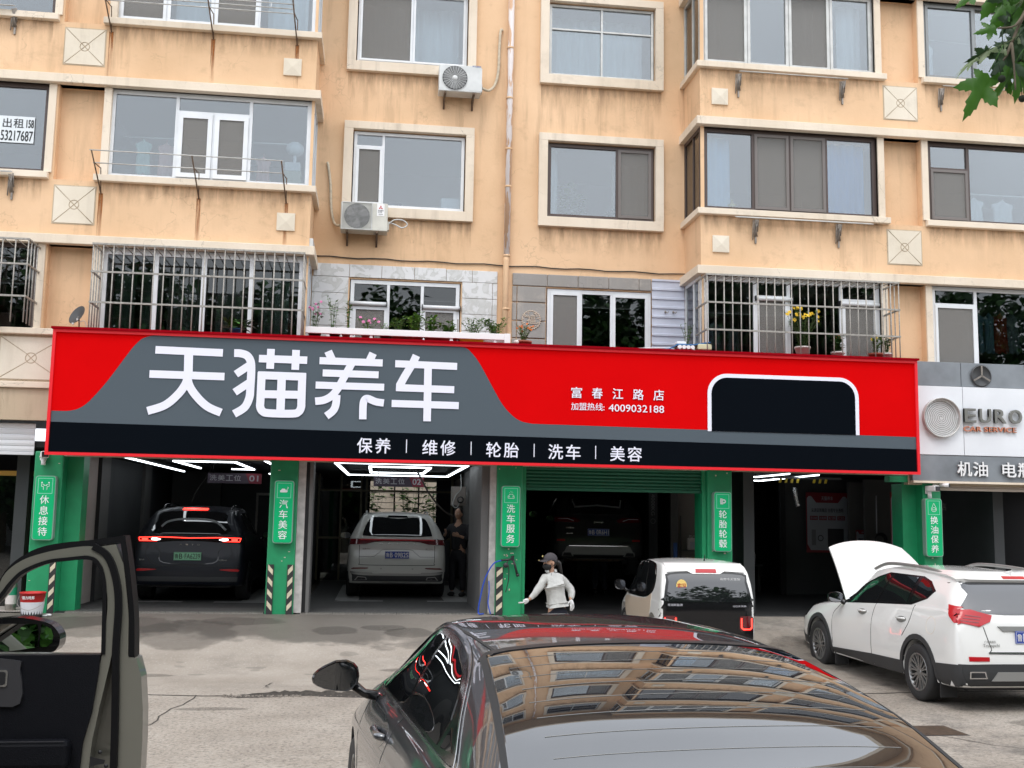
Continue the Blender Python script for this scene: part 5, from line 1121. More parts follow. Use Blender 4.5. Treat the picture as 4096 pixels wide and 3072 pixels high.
# LED frames under the ceilings
def led(pts, label, w_=.05, z=2.90):
    t = thing('led_light', label, 'ceiling light', (sum(p[0] for p in pts)/len(pts), sum(p[1] for p in pts)/len(pts), z), 0, 'LED strip frames in the wash bays')
    w = w_*.55
    for i in range(len(pts)-1):
        a = Vector((*pts[i], z)); b = Vector((*pts[i+1], z)); d = (b-a); L = d.length; d.normalize(); M3 = Matrix(((d.x, -d.y, 0), (d.y, d.x, 0), (0, 0, 1)))
        MB().obox((a+b)/2, L/2, w/2, .012, M3).build('led_strip', 'led', t); MB().obox((a+b)/2+Vector((0, 0, .03)), L/2, w/2+.012, .016, M3).build('profile', 'black', t)
led([(-5.08, 13.62), (-2.80, 13.62), (-2.80, 15.5)], 'outer lit frame of the first wash bay, front and right sides', .06)
led([(-5.08, 13.66), (-5.12, 19.7)], 'long lit strip along the left of the first wash bay', .08)
led([(-4.46, 17.7), (-4.46, 14.7), (-3.40, 14.7), (-3.40, 17.8), (-3.85, 17.8)], 'inner lit rectangle in the first wash bay', .08)
led([(-3.3, 20.0), (-2.75, 20.0)], 'short lit strip at the back right of the first wash bay', .05)
led([(-1.61, 13.95), (.69, 13.95), (.72, 19.5), (-1.5, 19.5), (-1.61, 13.95)], 'outer lit rectangle on the ceiling of the second wash bay', .09)
led([(-1.02, 15.2), (.10, 15.2), (.10, 17.95), (-1.0, 17.95), (-1.02, 15.2)], 'inner lit rectangle on the ceiling of the second wash bay', .09)
led([(5.9, 15.9), (6.73, 16.0), (6.74, 14.3)], 'nearer bent lit line in the dark fourth bay', .05)
led([(5.9, 17.75), (7.52, 17.87), (7.40, 14.5)], 'farther bent lit line in the dark fourth bay', .05)
# hanging bay numbers
mat('plum', (0.075, 0.055, 0.085), .5); mat('plum_red', (0.26, 0.025, 0.05), .5); mat('print_grey', (0.50, 0.50, 0.54), .5)
def baysign(x0, x1, z0, z1, Y, num, label):
    t = thing('bay_sign', label, 'hanging sign', ((x0+x1)/2, Y, z0), 0, 'hanging bay number signs'); MB().box(x0, x1, Y, Y+.03, z0, z1).build('board', 'plum', t)
    W = x1-x0; H = z1-z0; q = MB(); q.prism([(x0+W*.70, z1), (x0+W*.78, z0), (x1, z0), (x1, z1)], Y-.004, Y-.001); q.build('red_field', 'plum_red', t)
    q = MB()
    for i, c in enumerate('洗美工位'): wall_text(q, c, x0+W*(.035+.15*i), x0+W*(.165+.15*i), z0+H*.25, z0+H*.82, Y-.002, .02)
    wall_text(q, num, x0+W*.77, x0+W*.94, z0+H*.22, z0+H*.82, Y-.006, .05); q.build('lettering', 'print_grey', t)
    for x in (x0+.1, x1-.1): MB().tube([(x, Y+.015, z1), (x, Y+.015, CZ)], .005, 5).build('hanger', 'black', t)
baysign(-4.22, -3.17, 2.59, 2.79, 17.13, '01', 'plum and red bay sign hanging over the dark navy SUV'); baysign(-.94, .08, 2.59, 2.79, 17.13, '02', 'plum and red bay sign hanging over the white SUV before the rear window')
tag(MB().tube(catmull([(-4.32, 18.2, 2.95), (-4.40, 18.3, 2.78), (-4.62, 18.4, 2.45), (-4.72, 18.4, 2.2)], 5), .012, 6).build('water_hose', 'cable_dark'), 'dark hose hanging from the ceiling behind the dark SUV', 'hose')
tag(MB().tube(catmull([(-.2, 15.6, 2.95), (-.05, 15.6, 2.72), (.1, 15.6, 2.45), (.35, 15.6, 2.15), (.6, 15.8, 2.0)], 5), .018, 6).build('water_hose', 'cable_dark'), 'dark hose sagging from the ceiling over the white SUV in the second bay', 'hose')
t = thing('control_box', 'grey control box with looped hose on the right wall of the second bay', 'control box', (.85, 18.1, 2.2)); MB().bbox(.72, 1.02, 18.0, 18.3, 2.24, 2.64, .01).build('casing', 'wall_light', t)
MB().tube(catmull([(.90, 17.98, 2.9), (.91, 17.96, 2.6), (.8, 17.95, 2.45), (.74, 17.95, 2.25), (.83, 17.95, 2.2), (.9, 17.95, 2.35)], 5), .010, 6).build('loop_hose', 'ac_white', t); MB().lathe([(.05, 0), (.075, -.04), (.05, -.08)], (.90, 17.94, 2.36), 'y', 12).build('reel', 'black', t)
# ---------- lift, tool posts and shelves in the third bay ----------
mat('lift_grey', (0.10, 0.105, 0.11), .5, .2); mat('lift_print', (0.34, 0.36, 0.38), .5)
t = thing('lift_post', 'tall grey car lift post lettered 4000KG beside the raised dark car', 'car lift', (5.0, 17.6, FL))
MB().box(4.89, 5.08, 17.5, 17.8, FL, CZ-.02).build('column', 'lift_grey', t); q = MB(); text_into(q, '4000KG', (4.94, 17.498, 2.55), (0, 0, -1), (1, 0, 0), .45, .08, .03); q.build('lettering', 'lift_print', t)
q = MB(); q.lathe([(.045, 0), (.055, 0)], (4.98, 17.496, 1.98), 'y', 16); q.build('emblem', 'lift_print', t)
MB().box(4.8, 5.16, 17.4, 17.9, FL, FL+.03).build('base_plate', 'lift_grey', t)
t = thing('lift_post', 'second car lift post at the left behind the raised dark car', 'car lift', (2.25, 18.4, FL)); MB().box(2.15, 2.35, 18.3, 18.6, FL, CZ-.02).build('column', 'lift_grey', t); MB().box(2.05, 2.45, 18.2, 18.7, FL, FL+.03).build('base_plate', 'lift_grey', t)
for i, (xa, ya, xb, yb) in enumerate(((2.3, 18.4, 3.0, 17.3), (4.95, 17.7, 4.3, 17.3), (2.3, 18.5, 3.0, 20.0), (4.95, 17.8, 4.3, 20.0))):
    tag(MB().tube([(xa, ya, 1.12), (xb, yb, 1.12)], .045, 8).build('swing_beam', 'lift_grey'), ['front left', 'front right', 'rear left', 'rear right'][i]+' swing beam of the lift holding the raised dark car', 'car lift')
part('wall_panel', 'wall_mid', (1.6, 2.6, 22.5, 22.6, FL, 1.55)); part('wall_panel', 'wall_dark', (2.65, 4.1, 22.5, 22.6, FL, 1.6)); part('wall_panel', 'wall_mid', (4.15, 5.6, 22.5, 22.6, FL, 1.45))
for x in (2.45, 3.0, 3.35, 3.62, 4.1): part('wall_post', 'ceil_black', (x*1.17, x*1.17+.05, 22.40, 22.48, FL, 1.5))
part('wall_panel', 'wall_mid', (4.98, 5.12, 16.1, 16.2, FL, CZ-.02)); part('wall_panel', 'wall_light', (5.18, 5.6, 16.4, 16.5, FL, CZ-.02))
t = thing('parts_shelf', 'small dark shelf with oil jugs right of the lifted car', 'shelf', (5.4, 16.1, 1.1))
for z in (1.12, 1.40): MB().box(5.22, 5.62, 15.95, 16.3, z, z+.02).build('board', 'wall_mid', t)
for x in (5.22, 5.60): MB().box(x, x+.02, 16.28, 16.3, FL, 2.1).build('post', 'wall_mid', t)
def jug(x, y, z, w, h, m, label, group=None, lbl=None):
    t = thing('oil_jug', label, 'jug', (x, y, z), 0, group); q = MB(); q.bbox(x-w/2, x+w/2, y-w*.35, y+w*.35, z, z+h*.8, w*.12); q.tube([(x-w*.2, y, z+h*.78), (x-w*.2, y, z+h)], w*.14, 10); q.build('bottle', m, t)
    q = MB(); q.tube(catmull([(x-w*.05, y, z+h*.78), (x+w*.1, y, z+h*.93), (x+w*.38, y, z+h*.9), (x+w*.42, y, z+h*.7)], 4), w*.06, 6); q.build('handle', m, t)
    if lbl: MB().box(x-w*.32, x+w*.32, y-w*.352-.002, y-w*.352, z+h*.12, z+h*.55).build('paper_label', lbl, t)
    return t
jug(5.41, 16.08, 1.42, .20, .30, 'pot_white', 'big white oil jug on the shelf right of the lifted car', None, 'print_grey')
mat('bottle_yellow', (0.62, 0.46, 0.03), .5)
for i in range(3): jug(5.31+i*.09, 16.05, 1.14, .085, .14, 'bottle_yellow', ['left', 'middle', 'right'][i]+' of the three yellow bottles under the white jug', 'yellow bottles on the shelf')
t = thing('blue_banner', 'narrow blue poster with bar code on the post of the third bay', 'poster', (5.04, 16.0, 1.2)); MB().box(5.0, 5.075, 16.0, 16.01, 1.20, 1.56).build('sheet', 'blue_print', t)
# ---------- fourth bay: posters ----------
mat('poster_white', (0.36, 0.38, 0.42), .4); mat('poster_red', (0.22, 0.01, 0.02), .4); mat('poster_ink', (0.04, 0.04, 0.05), .5); mat('poster_grey', (0.2, 0.21, 0.22), .5)
part('wall_panel', 'wall_dark', (8.2, 10.4, 18.2, 18.3, FL, CZ)); part('wall_panel', 'wall_mid', (9.42, 9.78, 17.6, 17.7, FL, 2.9)); part('wall_panel', 'wall_mid', (9.6, 10.4, 17.2, 17.3, FL, 2.95)); part('wall_post', 'ceil_black', (7.96, 8.08, 17.9, 18.0, FL, CZ))
def poster(x0, x1, z0, z1, Y, label, kind):
    t = thing('poster', label, 'poster', ((x0+x1)/2, Y, z0), 0, 'red and white wall posters in the fourth bay'); W, H = x1-x0, z1-z0
    MB().box(x0, x1, Y, Y+.012, z0, z1).build('backing', 'poster_red', t)
    P = [(x0+W*.02, z0+H*.14), (x0+W*.10, z0+H*.04), (x1-W*.10, z0+H*.04), (x1-W*.02, z0+H*.14), (x1-W*.02, z1-H*.10), (x1-W*.06, z1-H*.06), (x1-W*.12, z1-H*.06)] + [(x1-W*.24, z1-H*.17), (x0+W*.24, z1-H*.17)] + [(x0+W*.12, z1-H*.06), (x0+W*.06, z1-H*.06), (x0+W*.02, z1-H*.10)]
    q = MB(); q.prism(P, Y-.004, Y-.001); q.build('white_field', 'poster_white', t); q = MB()
    wall_text(q, '天猫养车', x0+W*.36, x0+W*.64, z1-H*.13, z1-H*.06, Y-.006, .01, 2)
    if kind == 0:
        wall_text(q, '从进店到离店 全程专业透明', x0+W*.12, x0+W*.88, z1-H*.33, z1-H*.26, Y-.006, .03, 0)
        for k, w_ in enumerate(('整车体检', '检测透明', '施工透明', '完工检查')): q.box(x0+W*(.09+.215*k), x0+W*(.27+.215*k), Y-.006, Y-.0045, z1-H*.46, z1-H*.39, 1); wall_text(q, w_, x0+W*(.105+.215*k), x0+W*(.255+.215*k), z1-H*.45, z1-H*.40, Y-.008, .01, 2)
        q.box(x0+W*.50, x0+W*.88, Y-.006, Y-.0045, z0+H*.08, z0+H*.40, 0); q.box(x0+W*.12, x0+W*.22, Y-.006, Y-.0045, z0+H*.12, z0+H*.38, 3); q.lathe([(.05*W, 0), (.07*W, 0)], (x0+W*.33, Y-.006, z0+H*.24), 'y', 16, 0, False)
    elif kind == 1:
        wall_text(q, '天猫养车质量承诺', x0+W*.12, x0+W*.88, z1-H*.46, z1-H*.34, Y-.006, .03, 0); q.lathe([(.12*W, 0), (.17*W, 0)], (x0+W*.28, Y-.006, z0+H*.24), 'y', 16, 0, False)
        for k in range(3): q.box(x0+W*.52, x0+W*.88, Y-.006, Y-.0045, z0+H*(.16+.08*k), z0+H*(.19+.08*k), 0)
    else:
        q.box(x0+W*.3, x0+W*.7, Y-.006, Y-.0045, z1-H*.155, z1-H*.12, 1)
        for k in range(22): 
            z = z1-H*(.21+.033*k)
            for a, b_ in ((.10, .24), (.34, .48), (.52, .62), (.66, .76)): 
                if (k*7+int(a*50)) % 4: q.box(x0+W*a, x0+W*b_, Y-.0055, Y-.0045, z, z+H*.012, 0)
            q.box(x0+W*.84, x0+W*.93, Y-.0055, Y-.0045, z-.002, z+H*.016, 1)
    o_ = q.build('print', ['poster_ink', 'poster_red', 'poster_white', 'poster_grey'], t); o_['kind'] = 'stuff'
poster(8.60, 9.58, 1.35, 2.67, 18.0, 'large red and white poster deep in the dark bay behind the open bonnet', 0)
poster(9.52, 9.84, 1.35, 1.86, 17.5, 'small red and white poster between the big poster and the price list', 1)
poster(9.32, 9.82, 1.25, 2.64, 15.5, 'tall narrow red and white price list beside the rightmost green column', 2)
tag(MB().tube([(9.76, 17.0, 2.6), (9.75, 17.0, 1.8)], .014, 8).build('conduit', 'print_grey'), 'thin white conduit on the wall left of the tall price list', 'conduit')
t = thing('hose_reel', 'coiled black cable hanging under the white conduit', 'hose reel', (9.81, 17.0, 1.5)); 
for k in range(4): MB().lathe([(.10+.012*k, 0), (.116+.012*k, -.012), (.10+.012*k, -.024)], (9.81, 17.0-.02*k, 1.66), 'y', 16).build('coil', 'black', t)
mat('foil', (0.65, 0.65, 0.66), .25, .8, bump=.9, bscale=30); tag(MB().tube(catmull([(7.53, 16.0, 2.70), (7.55, 16.0, 2.5), (7.60, 16.0, 2.32)], 4), [.035, .05, .045, .055, .05, .045, .05, .055, .04][:9], 8).build('foil_duct', 'foil'), 'crumpled silver foil duct end hanging in the dark bay', 'duct')
t = thing('tyre_tags', 'row of yellow tags hanging from the ceiling rack of the fourth bay', 'tags', (7.4, 15.5, 2.7))
for k in range(7): x = 7.0+k*.12+(.22 if k > 3 else 0); MB().prism([(x, 2.78), (x+.05, 2.78), (x+.07, 2.86), (x+.02, 2.86)], 15.5, 15.505).build('tag', 'bottle_yellow', t)
MB().box(6.9, 8.3, 15.5, 15.54, 2.86, 2.90).build('rail', 'lift_grey', t)
t = thing('tool_board', 'dark wall rack with a row of small tools in the fourth bay', 'tool rack', (7.0, 20, 1.2)); MB().box(6.7, 7.35, 20, 20.05, 1.2, 1.75).build('board', 'black', t)
for k in range(9): MB().box(6.75+k*.065, 6.77+k*.065, 19.98, 19.998, 1.3, 1.42+.03*(k % 3)).build('tool', 'print_grey', t)
tag(MB().lathe([(0, 0), (.04, 0), (.04, .22), (.015, .28), (.015, .33), (0, .33)], (7.75, 19, 1.04), 'z', 12).build('spray_bottle', 'print_grey'), 'pale bottle standing deep in the dark fourth bay', 'bottle')
part('workbench', 'wall_dark', (7.0, 7.9, 18.8, 19.5, 1.0, 1.04), (7.02, 7.08, 18.9, 19.4, FL, 1.0), (7.8, 7.86, 18.9, 19.4, FL, 1.0))
# ---------- left shop: golden door frame ----------
mat('gold_frame', (0.62, 0.36, 0.07), .35, .35)
t = thing('glass_door', 'golden framed glass door with long golden pull handle at the left edge', 'door', (-6.9, 14.0, FL))
MB().box(-9.0, -6.42, 13.98, 14.04, 2.56, 2.64).build('top_rail', 'gold_frame', t)
MB().box(-6.68, -6.62, 13.985, 14.035, FL, 2.56).build('stile', 'gold_frame', t); MB().box(-6.54, -6.51, 13.985, 14.035, FL, 2.56).build('stile', 'gold_frame', t)
MB().tube([(-6.74, 13.82, .82), (-6.74, 13.82, 2.44)], .022, 10).build('pull_handle', 'gold_frame', t)
for z in (.95, 2.2): MB().tube([(-6.74, 13.82, z), (-6.64, 13.98, z)], .016, 8).build('handle_bracket', 'gold_frame', t)
MB().box(-9.0, -6.68, 14.0, 14.01, FL, 2.56).build('pane', 'glass_dark', t)
part('floor', 'wall_light', (-9, -6.36, 13.03, 13.95, .3, FL+.002))
# extinguisher and red bucket
mat('ext_steel', (0.35, 0.33, 0.30), .3, .8); mat('ext_green', (0.02, 0.26, 0.14), .4)
t = thing('fire_extinguisher', 'steel water extinguisher with green label beside the golden door', 'fire extinguisher', (-6.57, 13.2, FL))
q = MB(); q.lathe([(0, 0), (.075, 0), (.08, .02), (.08, .40), (.06, .46), (.02, .49), (0, .49)], (-6.57, 13.2, FL), 'z', 18); q.build('cylinder', 'ext_steel', t)
q = MB(); q.lathe([(.082, .10), (.082, .24)], (-6.57, 13.2, FL), 'z', 18); q.build('paper_label', 'pot_white', t); q = MB(); q.lathe([(.082, .242), (.082, .36)], (-6.57, 13.2, FL), 'z', 18); q.build('green_label', 'ext_green', t)
q = MB(); q.box(-6.60, -6.54, 13.17, 13.23, FL+.49, FL+.52); q.box(-6.58, -6.46, 13.19, 13.21, FL+.52, FL+.54); q.box(-6.58, -6.48, 13.19, 13.21, FL+.555, FL+.57); q.build('valve', 'ext_steel', t)
mat('bucket_red', (0.50, 0.02, 0.02), .4); mat('bucket_black', (0.02, 0.02, 0.02), .5); mat('bucket_paper', (0.60, 0.61, 0.63), .5)
bx, by = -6.04, 12.5; bz = gz(bx, by)
t = thing('bucket', 'red and black open bucket with white paper label by the leftmost green column', 'bucket', (bx, by, bz))
q = MB(); q.lathe([(0, 0), (.145, 0), (.15, .02), (.168, .20)], (bx, by, bz), 'z', 24); q.build('lower_shell', 'bucket_black', t); q = MB(); q.lathe([(.168, .20), (.185, .36), (.19, .36), (.19, .38), (.178, .38), (.165, .20)], (bx, by, bz), 'z', 24); q.build('upper_shell', 'bucket_red', t)
q = MB(); q.lathe([(.150, .035), (.1705, .20), (.1735, .235)], (bx, by, bz), 'z', 24, 0, True, PI*.9); q.v = [(bx+(v[0]-bx)*math.cos(-2.6)-(v[1]-by)*math.sin(-2.6), by+(v[0]-bx)*math.sin(-2.6)+(v[1]-by)*math.cos(-2.6), v[2]) for v in q.v]; q.build('paper_label', 'bucket_paper', t)
q = MB(); wall_text(q, '强力特邦', bx-.10, bx+.08, bz+.28, bz+.33, by-.186, .03); q.build('lettering', 'white', t)
MB().tube(catmull([(bx-.19, by, bz+.33), (bx-.18, by-.12, bz+.2), (bx, by-.20, bz+.12), (bx+.17, by-.12, bz+.2), (bx+.19, by, bz+.33)], 5), .004, 5).build('handle', 'ext_steel', t)
q = MB(); q.ell((-5.82, 12.60, gz(-5.82, 12.6)+.02), .05, .04, .02, 7, 5); q.ell((-5.87, 12.57, gz(-5.82, 12.6)+.012), .04, .03, .014, 7, 5); tag(q.build('crumpled_tissue', 'white'), 'crumpled white tissue on the ground right of the red bucket', 'tissue')
# hose gun on the third column
mat('hose_blue', (0.01, 0.06, 0.42), .35); mat('gun_black', (0.02, 0.02, 0.022), .4)
t = thing('spray_gun', 'black pressure spray gun with gauge and blue hose hung on the third green column', 'spray gun', (1.35, BY, 1.2))
q = MB(); Y = BY-.08; q.tube([(1.18, Y, 1.30), (1.30, Y, 1.31), (1.38, Y, 1.33)], .018, 8); q.tube([(1.38, Y, 1.34), (1.42, Y, 1.22), (1.46, Y, 1.06)], .02, 8); q.tube([(1.46, Y, 1.08), (1.475, Y, 1.04)], .028, 8); q.box(1.35, 1.40, Y-.02, Y+.02, 1.30, 1.37); q.tube([(1.39, BY-.01, 1.37), (1.39, BY-.09, 1.37)], .012, 6); q.build('gun', 'gun_black', t)
q = MB(); q.lathe([(0, -.02), (.04, -.02), (.045, 0), (0, 0)], (1.265, Y, 1.22), 'y', 16); q.tube([(1.265, Y, 1.22), (1.30, Y, 1.30)], .01, 6); q.build('gauge', 'gun_black', t)
MB().tube(catmull([(1.31, Y, 1.22), (1.32, Y, 1.05), (1.30, Y, .90), (1.27, Y, .78)], 5), .008, 6).build('short_hose', 'gun_black', t)
MB().tube(catmull([(1.20, Y, 1.30), (1.05, Y-.05, 1.24), (.92, Y-.05, 1.0), (.85, Y-.05, .7), (.82, Y-.05, .45), (.9, Y-.1, FL+.02)], 6), .012, 8).build('blue_hose', 'hose_blue', t)
MB().tube(catmull([(1.0, 13.05, 1.0), (1.0, 12.95, .8), (.98, 12.9, .6), (1.02, 12.85, .43)], 5), .010, 8).build('blue_hose', 'hose_blue', t)
# right neighbour interior
part('back_wall', 'ceil_black', (10.7, 17.9, 23, 23.1, FL, CZ)); 
q = MB(); wall_text(q, '仁和店', 9.55, 9.95, 2.28, 2.42, 14.5, .0); tag(q.build('window_lettering', 'wall_mid'), 'faint grey lettering inside the dark shop under the silver sign', 'lettering')
# drain grate right on the forecourt
t = thing('drain_grate', 'rusty rectangular drain grate in the concrete behind the grey sedan', 'drain grate', (4.8, 5.7, gz(4.8, 5.7)))
for i in range(24):
    x = 4.50+i*.022; q = MB(); q.add([(x, 5.48, gz(x, 5.48)+.004), (x+.012, 5.48, gz(x, 5.48)+.004), (x+.012, 5.95, gz(x, 5.95)+.004), (x, 5.95, gz(x, 5.95)+.004)], [(0, 1, 2, 3)]); q.build('grate_bar', 'rust', t)
q = MB(); q.add([(x, y, gz(x, y)+.001) for x, y in ((4.48, 5.46), (5.04, 5.46), (5.04, 5.98), (4.48, 5.98))], [(0, 1, 2, 3)]); q.build('pit', 'black', t)
# =====================================================================
# VEHICLES  (local frame: rear end at y = 0, nose towards +y, ground at z = 0)
# =====================================================================
def paint(name, col, metal=0.0, rough=.35, coat=1.0, ior=1.5):
    return mat(name, col, rough, metal, .5, coat, coat_ior=ior, coatrough=.015)
paint('paint_white', (0.74, 0.74, 0.72)); paint('paint_navy', (0.004, 0.006, 0.013), .2, .45, .25, 1.35); paint('paint_black', (0.012, 0.012, 0.014), 0, .35, .8, 1.5); paint('paint_grey', (0.055, 0.060, 0.070), .5, .35, 1.0, 2.0); paint('paint_pearl', (0.50, 0.50, 0.47), 0, .4, .7); paint('paint_cream', (0.66, 0.54, 0.42)); paint('paint_beige', (0.15, 0.147, 0.122), .1, .35, .6)
mat('car_glass', (0.010, 0.011, 0.012), .0, 0, .6, .9, coat_ior=1.6, coatrough=0.0); mat('car_glass_grey', (0.030, 0.032, 0.037), .0, 0, .6, 1.0, coat_ior=1.6, coatrough=0.0); mat('sedan_glass', (0.008, 0.010, 0.014), .0, 0, .5, 1.0, coat_ior=1.75, coatrough=0.0); mat('cladding', (0.028, 0.029, 0.031), .6); mat('gloss_black', (0.008, 0.008, 0.009), .12); mat('chrome', (0.55, 0.55, 0.56), .15, .95); mat('alloy', (0.26, 0.26, 0.26), .35, .8); mat('seam', (0.03, 0.03, 0.03), .8); mat('bumper_grey', (0.30, 0.30, 0.29), .5)
mat('lamp_red', (0.42, 0.006, 0.012), .3, 0, .4, .3); mat('lamp_red_dark', (0.10, 0.004, 0.008), .12, 0, .6, 1.0); mat('lamp_lit', (0.9, .05, .03), .3, emit=(1, .03, .02), estr=4.5); mat('lamp_lit_white', (1, 1, 1), .3, emit=(1, 1, 1), estr=4); mat('plate_blue', (0.012, 0.05, 0.33), .4); mat('plate_green', (0.22, 0.52, 0.32), .45); mat('satin', (0.30, 0.30, 0.29), .4, .5)

def pchip(xs, ys):
    n = len(xs); h = [xs[i+1]-xs[i] for i in range(n-1)]; d = [(ys[i+1]-ys[i])/h[i] for i in range(n-1)]; m = [d[0]] + [0]*(n-2) + [d[-1]]
    for i in range(1, n-1): m[i] = 0 if d[i-1]*d[i] <= 0 else 3*(h[i-1]+h[i])/((2*h[i]+h[i-1])/d[i-1]+(h[i]+2*h[i-1])/d[i])
    def f(x):
        i = 0
        while i < n-2 and x > xs[i+1]: i += 1
        t = max(0, min(1, (x-xs[i])/h[i])); a = ys[i]; b = ys[i+1]
        return a*(1+2*t)*(1-t)**2 + m[i]*h[i]*t*(1-t)**2 + b*t*t*(3-2*t) + m[i+1]*h[i]*t*t*(t-1)
    return f
def loft(tab, ys=None, nseg=4):
    """tab rows: y z0 wm zm wb zb wt zt zc"""
    X = [r[0] for r in tab]; F = [pchip(X, [r[k] for r in tab]) for k in range(1, 9)]
    if ys is None:
        ys = []
        for i in range(len(X)-1):
            n = max(1, int(round((X[i+1]-X[i])/.075))); ys += [X[i]+(X[i+1]-X[i])*j/n for j in range(n)]
        ys.append(X[-1])
    rings = []
    for y in ys:
        z0, wm, zm, wb, zb, wt, zt, zc = [f(y) for f in F]
        P = [(0, z0), (wm*.55, z0), (wm*.90, z0+.004), (wm*.965, z0+.05), (wm*.995, zm*.5+(z0+.05)*.5), (wm, zm), (wm*.992, zm+(zb-zm)*.45), (wb+(wm-wb)*.35, zb-.05*min(1, (zb-zm)/.3)), (wb, zb), (wb*.55+wt*.45+.012, zb*.5+zt*.5), (wt+.006, zt-.012*min(1, (zt-zb)/.2)), (wt*.90, zt+(zc-zt)*.45), (wt*.6, zt+(zc-zt)*.82), (wt*.3, zt+(zc-zt)*.96), (0, zc)]
        C = catmull(P, nseg); rings.append([(x, y, z) for x, z in C])
    m = len(rings[0]); v = []; f = []
    full = []
    for r in rings: full.append(r + [(-x, y, z) for x, y, z in r[-2:0:-1]])
    k = len(full[0])
    for r in full: v += r
    for i in range(len(full)-1):
        for j in range(k): f.append([i*k+j, (i+1)*k+j, (i+1)*k+(j+1) % k, i*k+(j+1) % k])
    def cap(i, rev):
        r = full[i]; out = []; h = m
        for j in range(h-2):
            a, b = j, j+1; a2, b2 = (k-j) % k, k-j-1
            q = [i*k+a, i*k+b, i*k+b2, i*k+a2] if a else [i*k, i*k+1, i*k+k-1]
            out.append(q[::-1] if rev else q)
        out.append([i*k+h-2, i*k+h-1, i*k+h][::-1] if rev else [i*k+h-2, i*k+h-1, i*k+h])
        return out
    f += cap(0, False) + cap(len(full)-1, True)
    return v, f
def pip(p, P):
    x, y = p; c = False; n = len(P)
    for i in range(n):
        x1, y1 = P[i]; x2, y2 = P[(i+1) % n]
        if (y1 > y) != (y2 > y) and x < (x2-x1)*(y-y1)/(y2-y1)+x1: c = not c
    return c
def edist(p, P):
    d = 9; p = Vector(p)
    for i in range(len(P)):
        a, b = Vector(P[i]), Vector(P[(i+1) % len(P)]); ab = b-a
        if ab.length < 1e-9: continue
        t = max(0, min(1, (p-a).dot(ab)/ab.length_squared)); d = min(d, (p-a-ab*t).length)
    return d
